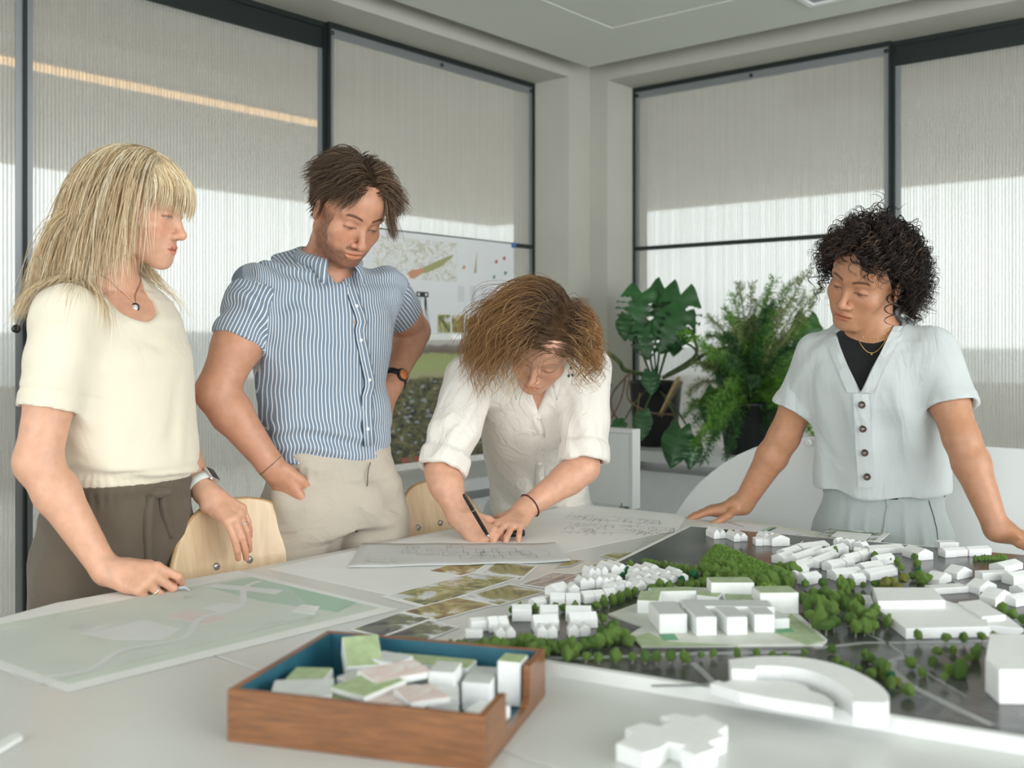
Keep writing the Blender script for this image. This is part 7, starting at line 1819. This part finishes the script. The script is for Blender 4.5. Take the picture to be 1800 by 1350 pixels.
    MB().tube([tip+d*.018, tip+d*.03, tip+d*.10, tip+d*.140, tip+d*.146], [.0040, .0050, .0050, .0042, .0030], 12).build('barrel', M['black_plastic'], pen, True); MB().tube([tip, tip+d*.006, tip+d*.019], [.0007, .0014, .0038], 10).build('nib', M['steel'], pen, True); MB().tube([tip+d*.095, tip+d*.097], .0053, 12).build('collar_ring', M['alu'], pen, True)
    c = pp(884, 930, 2.60); c[2] = TZ+.010; dd = A3(RIGHT)*.8+A3(FWD)*.25; dd[2] = 0; dd /= np.linalg.norm(dd)
    mk = MB().tube([c-dd*.05, c-dd*.048, c+dd*.02, c+dd*.022, c+dd*.055, c+dd*.056], [.005, .0075, .0075, .0085, .0085, .006], 14).build('black_marker', M['black_plastic'], None, True); tag(mk, 'black marker lying under the writing woman\'s spread hand', 'marker')
    # ---- wavy shoulder-length hair
    rs = np.random.RandomState(12); hf = Field(); hd.add(hf); bf = Field(); bf.u(Sub(hf), .01); bf.u(Cap(hd.W(0, -.026, -.055), nb, .047, .052), .03); bf.u(LF, .01); bf.u(Cap(shR, mR, .066, .064), .04); bf.u(Cap(shL, mL, .066, .064), .04)
    keep = lambda p, q: ((p[:, 2] > .056) & (p[:, 1] < .080)) | ((p[:, 1] < .012) & (p[:, 2] > .0)) | ((p[:, 1] < -.03) & (p[:, 2] > -.045))
    n = 4300; p, q = scalp_roots(hd, n, rs, keep); part = p[:, 0]+.030+rs.normal(size=n)*.009; side = np.sign(part); fr = smoothstep(-.03, .05, p[:, 1])
    v = np.stack([side*1.0, -.55+.25*fr, -.25+0*side], 1); d0 = (q@hd.R)*.30+tangent(p, q, v)@hd.R
    bf.u(Ell(hd.W(0, .085, -.035), np.array((.068, .085, .105)), hd.R), .01)      # keeps the hair off her face
    jit = rs.normal(size=(n, 3))*.10; lat = np.stack([side*.9, -.25+0*side, -.15+0*side], 1)@hd.R; dn = arr(0, 0, -1)[None]+A3(RIGHT)[None]*np.where(side > 0, -.10, .05)[:, None]+A3(FWD)[None]*np.where(side > 0, .10, .45)[:, None]
    grav = lambda t: lat*(1-smoothstep(.12, .38, t))+dn*smoothstep(.12, .38, t)+jit
    L = rs.uniform(.20, .32, n)*np.where(side > 0, .95-.15*fr, .46); lift = .005+.017*rs.random(n); K = 14
    S_ = flow(hd, bf, p, d0, K, L, grav, .34, lift)
    t = np.linspace(0, 1, K)[None]; cl = np.sin(np.round(p*38)@np.array((12.9, 78.2, 37.7))*43.7)[:, None]*6.28; amp = (.003+.009*t)*(t > .05)
    S_ += (np.sin(t*15+cl)*amp)[:, :, None]*A3(RIGHT)+(np.cos(t*14+cl*1.7)*amp)[:, :, None]*A3(FWD)+(np.sin(t*17+cl*.6)*amp*.4)[:, :, None]*up
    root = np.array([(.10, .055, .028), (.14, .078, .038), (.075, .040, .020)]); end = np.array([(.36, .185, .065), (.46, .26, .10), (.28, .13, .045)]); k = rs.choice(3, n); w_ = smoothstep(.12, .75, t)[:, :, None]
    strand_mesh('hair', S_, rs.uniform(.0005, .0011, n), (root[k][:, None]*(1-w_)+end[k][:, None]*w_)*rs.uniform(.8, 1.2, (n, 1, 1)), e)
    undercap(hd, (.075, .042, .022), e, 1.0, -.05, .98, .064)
    return e
writing_woman()
# ================================================================== curly-haired woman leaning on both hands
def curly_woman():
    sk = skin_mat('skin_olive', (.475, .232, .128)); up = arr(0, 0, 1); fw = -A3(FWD); yaw = -22; r, f = facing(yaw)
    ST = [(1552, 880, 2.76, .160, .118, .112), (1551, 862, 2.76, .168, .128, .116), (1551, 800, 2.75, .168, .134, .117), (1550, 740, 2.735, .167, .140, .116), (1547, 690, 2.72, .169, .142, .116), (1542, 640, 2.70, .172, .122, .116), (1538, 604, 2.69, .158, .090, .110), (1536, 582, 2.68, .112, .070, .090), (1535, 566, 2.67, .064, .054, .064)]
    shR, shL = pp(1440, 624, 2.77), pp(1638, 622, 2.62); elR, wrR = pp(1378, 768, 2.83), pp(1306, 886, 2.89); elL, wrL = pp(1690, 770, 2.52), pp(1752, 930, 2.455)
    hd = Head(pp(1523, 490, 2.64), head_basis(-50, 19, -21), 1.03, 1.0, .92, False, .7)
    B = Field(); hd.add(B); nb = pp(1534, 572, 2.665)
    B.u(Cap(hd.W(0, -.026, -.055), nb, .048, .052), .03); B.u(Loft(stations(ST[3:], yaw, .020)), .03)
    arm(B, shR, elR, wrR, (.048, .046, .041, .042, .028)); arm(B, shL, elL, wrL, (.049, .047, .041, .043, .0285))
    fR = -A3(RIGHT)*.95+A3(FWD)*.15-up*.22; jR, _ = hand(B, 1, wrR+fR*.012, fR, up+A3(RIGHT)*-.12, [(8, 10, 6), (10, 10, 6), (10, 12, 6), (10, 12, 6)], spread=(.14, .02, -.10, -.24), thumb=((.85, .45, -.1), (.7, .7, -.12), (.5, .85, -.1)), sc=.96)
    fL = A3(RIGHT)*.90+fw*.30-up*.25; jL, _ = hand(B, -1, wrL+fL*.012, fL, up+A3(RIGHT)*.12, [(8, 10, 6), (10, 10, 6), (10, 12, 6), (10, 12, 6)], spread=(.14, .02, -.10, -.24), thumb=((.85, .45, -.1), (.7, .7, -.12), (.5, .85, -.1)), sc=.96)
    e = empty('person', (*pp(1552, 880, 2.76)[:2], 0), 'woman with dark curly hair in pale buttoned shirt leaning on both hands', 'person')
    def tint(V):
        C = np.ones((len(V), 3)); C = hd.tint(V, C, .22, (.16, .10, .08, .9), None, (.96, .60, .54), (.14, .10, .09), True, (.475, .232, .128)); C = tint_hand(V, C, jR, .2); return tint_hand(V, C, jL, .2)
    hb = box_of([hd.W(sx, sy, sz) for sx in (-.1, .1) for sy in (-.12, .13) for sz in (-.12, .13)], 0); hr = box_of([wrR]+[p for j in jR for p in j], .016); hl = box_of([wrL]+[p for j in jL for p in j], .016)
    al = box_of([shR, elR, wrR, shL, elL, wrL, nb, pp(1552, 880, 2.76)+.15, pp(1552, 880, 2.76)-.15], .09)
    make_body('body', B, [(hb[0], hb[1], .0023), (hr[0], hr[1], .0023), (hl[0], hl[1], .0023), (al[0], al[1], .0062)], sk, e, tint)
    LF = Loft(stations(ST, yaw)); T_ = Field(); T_.u(LF, .01); dR, dL = (elR-shR), (elL-shL); cuR, cuL = shR+dR*.66, shL+dL*.66
    T_.u(sleeve(shR+up*.002, cuR, .062, .064, th=.008), .035); T_.u(sleeve(shL+up*.002, cuL, .063, .066, th=.008), .035)
    for c, d, rr in ((cuR, dR/np.linalg.norm(dR), .0655), (cuL, dL/np.linalg.norm(dL), .0675)):
        Fk = Field(); Fk.u(Cap(c-d*.030, c+d*.01, rr, rr+.001), .01); Fk.i(Plane(c+d*.002, d), .003); Fk.i(Plane(c-d*.030, -d), .003); Fk.s_(Cap(c-d*.06, c+d*.05, rr-.011, rr-.010), .003); T_.u(Sub(Fk), .002)
    vb = vtrace(LF, 1512, 690); vb = vb if vb is not None else pp(1512, 690, 2.6)
    nf = nb+f*.03; axs = up; sdv = r
    def vneck(P):
        q = P-vb; h_ = q@up; s = np.abs(q@r-.012*np.maximum(h_, 0)*0); return np.maximum(np.maximum(s-np.maximum(h_, 0)*.44-.001, -h_), -((P-nb)@f)-.005)
    T_.s_(Fn(vneck), .004); T_.s_(Cap(nb-up*.03, nb+up*.1, .066, .075), .005)
    def hemline(P): q = P-pp(1552, 866, 2.76); return -(q[:, 2])-.010*np.cos(q@r*16)+.004
    T_.i(Fn(hemline), .003)
    lin = cloth_mat('pale_blue_linen', (.52, .555, .55), .85, 850, .35, .025, 1.0, 9, .3, (1, 1, .4))
    def disp(V, Nn):
        pits = [(shR*.75+pp(1470, 700, 2.7)*.25), (shL*.75+pp(1620, 700, 2.62)*.25)]; d = +.005*swirl(V, 81, 10, 2)+.011*ridge_folds(V, up+r*.15, 82, 42, .6, 5)*smoothstep(1.20, 1.0, V[:, 2])
        for k, c in enumerate(pits): d = d+.012*np.exp(-((V-c)**2).sum(1)/.12**2)*ridge_folds(V, up+(r if k else -r)*.6, 84+k, 70, .7, 7)
        return d
    tb = box_of([pp(x[0], x[1], x[2]) for x in ST]+[cuR, cuL], .22); sh = garment('buttoned_shirt', T_, tb[0], tb[1], .0050, lin, e, disp)
    # black undershirt
    Uf = Field(); Uf.u(Loft(stations(ST, yaw, .0135)), .01); Uf.s_(Cap(nb-up*.005-f*.004, nb+up*.1, .0545, .066), .004); Uf.i(Plane(pp(1552, 720, 2.7), -up), .003); Uf.i(Plane(nb-f*.03, -f), .004)
    und = garment('black_undershirt', Uf, tb[0], tb[1], .005, cloth_mat('black_jersey', (.008, .008, .009), .9), e)
    # button band and buttons
    line = [(1512, 692), (1513, 712), (1514, 732), (1515, 752), (1516, 775), (1517, 796), (1519, 816), (1520, 836), (1521, 856)]
    bp = [vtrace(T_, x, y) for x, y in line]; bp = [q for q in bp if q is not None]
    MB().sheet([[q+r*.019+fw*.0065, q+fw*.0085, q-r*.019+fw*.0065] for q in bp], .0016).build('button_band', lin, sh, False)
    for sx in (1, -1):      # facing along the V
        g = []
        for t in np.linspace(0, 1, 12):
            h_ = t*.165; q0 = vb+up*h_+r*sx*(h_*.44+.004); q1 = q0+r*sx*.026
            a_ = [trace_surface(LF, q+f*.25, -f) for q in (q0, (q0+q1)/2, q1)]
            if all(x is not None for x in a_): g.append([x+f*.0045 for x in a_])
        if len(g) > 3: MB().sheet(g if sx > 0 else g[::-1], .002).build('neck_facing', lin, sh, False)
    bm_ = mat('horn_button', (.055, .026, .012), .25, var=.5, scale=90)
    for x, y in ((1512, 711), (1514, 753), (1517, 795), (1521, 837)):
        q = vtrace(T_, x, y)
        if q is None: continue
        o = MB().lathe([(.0085, 0), (.0092, .0012), (.0085, .0028), (.0062, .0024), (.0001, .0022)], q+fw*.0120, 18, fw*.9+f*.3).build('shirt_button', bm_, sh, True)
        MB().tube([q+fw*.0150-r*.0025, q+fw*.0150+r*.0025], .0010, 5).build('thread', M['foam_white'], o, True)
    # trousers with belt
    PT_ = [(1552, 852, 2.765, .146, .106, .104), (1552, 880, 2.765, .152, .112, .110), (1550, 930, 2.77, .176, .122, .130), (1548, 985, 2.78, .184, .124, .136), (1548, 1020, 2.78, .182, .12, .13)]
    Q = Field(); Q.u(Loft(stations(PT_, yaw)), .01); lo_ = stations(PT_, yaw)[-1][0]; feet = []
    for s in (-1, 1):
        hp = lo_+r*s*.092; ft = hp.copy(); ft[2] = .09; Q.u(Cap(hp, (hp+ft)/2, .094, .085), .03); Q.u(Cap((hp+ft)/2, ft, .085, .078), .02); feet.append(ft)
    Q.i(Plane(pp(1552, 852, 2.765), up), .002); tm = cloth_mat('grey_linen', (.36, .40, .39), .88, 800, .35, .03, .7, 9, .25, (1, 1, .4))
    wc = pp(1552, 900, 2.765)
    def dispT(V, Nn):
        a = np.arctan2((V-wc)@f, (V-wc)@r); z = V[:, 2]
        pl = sum(np.exp(-((a-a0)/.05)**2) for a0 in (.95, 1.25, 2.05, 2.35)); return .006*pl*smoothstep(.86, .70, z)*smoothstep(.5, .6, z)+.0025*smoothstep(.815, .83, z)+.004*ridge_folds(V, up, 91, 40, .4, 4)*smoothstep(.80, .70, z)
    pb = box_of([pp(x[0], x[1], x[2]) for x in PT_]+feet, .24); pb[0][2] = .07; tr = garment('trousers', Q, pb[0], pb[1], .0062, tm, e, dispT)
    for ft in feet: shoe((ft[0], ft[1], 0), f, e, mat('black_shoe', (.02, .02, .02), .5))
    st0 = stations(PT_, yaw)[0]; pts = [st0[0]+r*math.cos(a)*(.146+.004)+f*math.sin(a)*((.106 if math.sin(a) > 0 else .104)+.004)-up*.010 for a in np.linspace(0, 2*math.pi, 49)]
    g = [[p-up*.012, p+up*.012] for p in pts]; MB().sheet(g, .003).build('belt', mat('black_leather', (.012, .011, .010), .4), tr, True)
    bq = vtrace(Q, 1512, 862)
    if bq is not None: ring_around(bq+fw*.008-up*.004, fw, (.020, .015), .0026, 'belt_buckle', bpy.data.materials.get('rose_gold') or mat('rose_gold', (.62, .36, .22), .25, metal=.9), tr, 24)
    def seam(pxs, rr_, nm, m):
        ps = [vtrace(Q, x, y) for x, y in pxs]; ps = [q+fw*.003 for q in ps if q is not None]
        if len(ps) > 2: MB().tube(ps, rr_, 5).build(nm, m, tr, True)
    dk = mat('seam_grey', (.12, .14, .14), .9); seam([(1632, 880), (1640, 905), (1646, 930), (1648, 955)], .0012, 'pocket_seam', dk); seam([(1560, 888), (1556, 910), (1553, 935), (1552, 952)], .0030, 'crease', tm); seam([(1557, 868), (1558, 880), (1560, 890)], .0035, 'belt_loop', tm)
    # necklaces over the black top
    gold = mat('yellow_gold', (.70, .45, .16), .25, metal=.95)
    NF = Field(); NF.u(Cap(hd.W(0, -.026, -.055), nb, .048, .052), .01); NF.u(Loft(stations(ST[3:], yaw, .020)), .02)
    for (dz, beads) in ((.045, True), (.080, False)):
        pts = []
        for t in np.linspace(-1, 1, 25):
            x = r*.050*t; q = nb+x+f*.095+up*(.010-dz*(1-t*t)); h_ = trace_surface(Uf, q, -f, 0, .3); h2 = trace_surface(NF, q, -f, 0, .3)
            c = [y for y in (h_, h2) if y is not None]
            if c: pts.append(max(c, key=lambda y: y@f)+f*.0018)
        if len(pts) > 4:
            nk = MB().tube(pts, .0011, 5).build('necklace', gold, e, True)
            for p_ in (pts[3:-3:2] if beads else [pts[len(pts)//2]]):
                MB().lathe([(.0004, -.003), (.0018 if beads else .0035, 0), (.0004, .002)], p_-up*.003+f*.001, 8).build('bead', gold, nk, True)
    # ---- curls
    rs = np.random.RandomState(21); hf = Field(); hd.add(hf); bf = Field(); bf.u(Sub(hf), .01); bf.u(LF, .01); bf.u(Cap(hd.W(0, -.026, -.055), nb, .05, .055), .02)
    keep = lambda p, q: ((p[:, 2] > .066) & (p[:, 1] < .070)) | ((p[:, 1] < .006) & (p[:, 2] > .0)) | ((p[:, 1] < -.03) & (p[:, 2] > -.05))
    n = 1380; p, q = scalp_roots(hd, n, rs, keep); K = 32; fr = smoothstep(.0, .06, p[:, 1]); side = np.sign(p[:, 0]+.0)
    v = np.stack([side*.5, -.3+.9*fr, -.3+0*side], 1); d0 = (q@hd.R)*.65+tangent(p, q, v)@hd.R*.6
    grav = arr(0, 0, -1)[None]+(q@hd.R)*.25+rs.normal(size=(n, 3))*.12; L = rs.uniform(.065, .125, n)*(1-.30*fr)*(1-.25*smoothstep(.06, .12, p[:, 2])); lift = .006+.016*rs.random(n)
    S_ = flow(hd, bf, p, d0, K, L, grav, .120, lift)
    t = np.linspace(0, 1, K)[None]; T = np.gradient(S_, axis=1); T /= np.linalg.norm(T, axis=2)[:, :, None]; ref = rs.normal(size=(n, 1, 3)); U = np.cross(T, ref); U /= np.linalg.norm(U, axis=2)[:, :, None]; Bn = np.cross(T, U)
    turns = L/rs.uniform(.026, .040, n); a = 2*math.pi*turns[:, None]*t+rs.uniform(0, 6.28, (n, 1)); R_ = (rs.uniform(.005, .0125, (n, 1))*np.minimum(1, t*5))
    S_ = S_+(np.cos(a)*R_)[:, :, None]*U+(np.sin(a)*R_)[:, :, None]*Bn; S_ = push_out(S_.reshape(-1, 3), hf, .003).reshape(S_.shape)
    pal = np.array([(.018, .011, .009), (.030, .018, .013), (.012, .008, .007), (.075, .042, .025)]); c0 = pal[rs.choice(4, n, p=[.4, .25, .22, .13])]
    # every curl is a small bundle of strands
    offs = rs.normal(size=(2, n, 1, 3))*.0016; S3 = np.concatenate([S_+offs[k]*(1+t[:, :, None]) for k in range(2)]); strand_mesh('hair', S3, rs.uniform(.0007, .0016, 2*n), np.tile(c0, (2, 1))*rs.uniform(.7, 1.4, (2*n, 1)), e)
    undercap(hd, (.014, .009, .008), e, 1.04, -.055, 1.04, .034)
    return e
curly_woman()
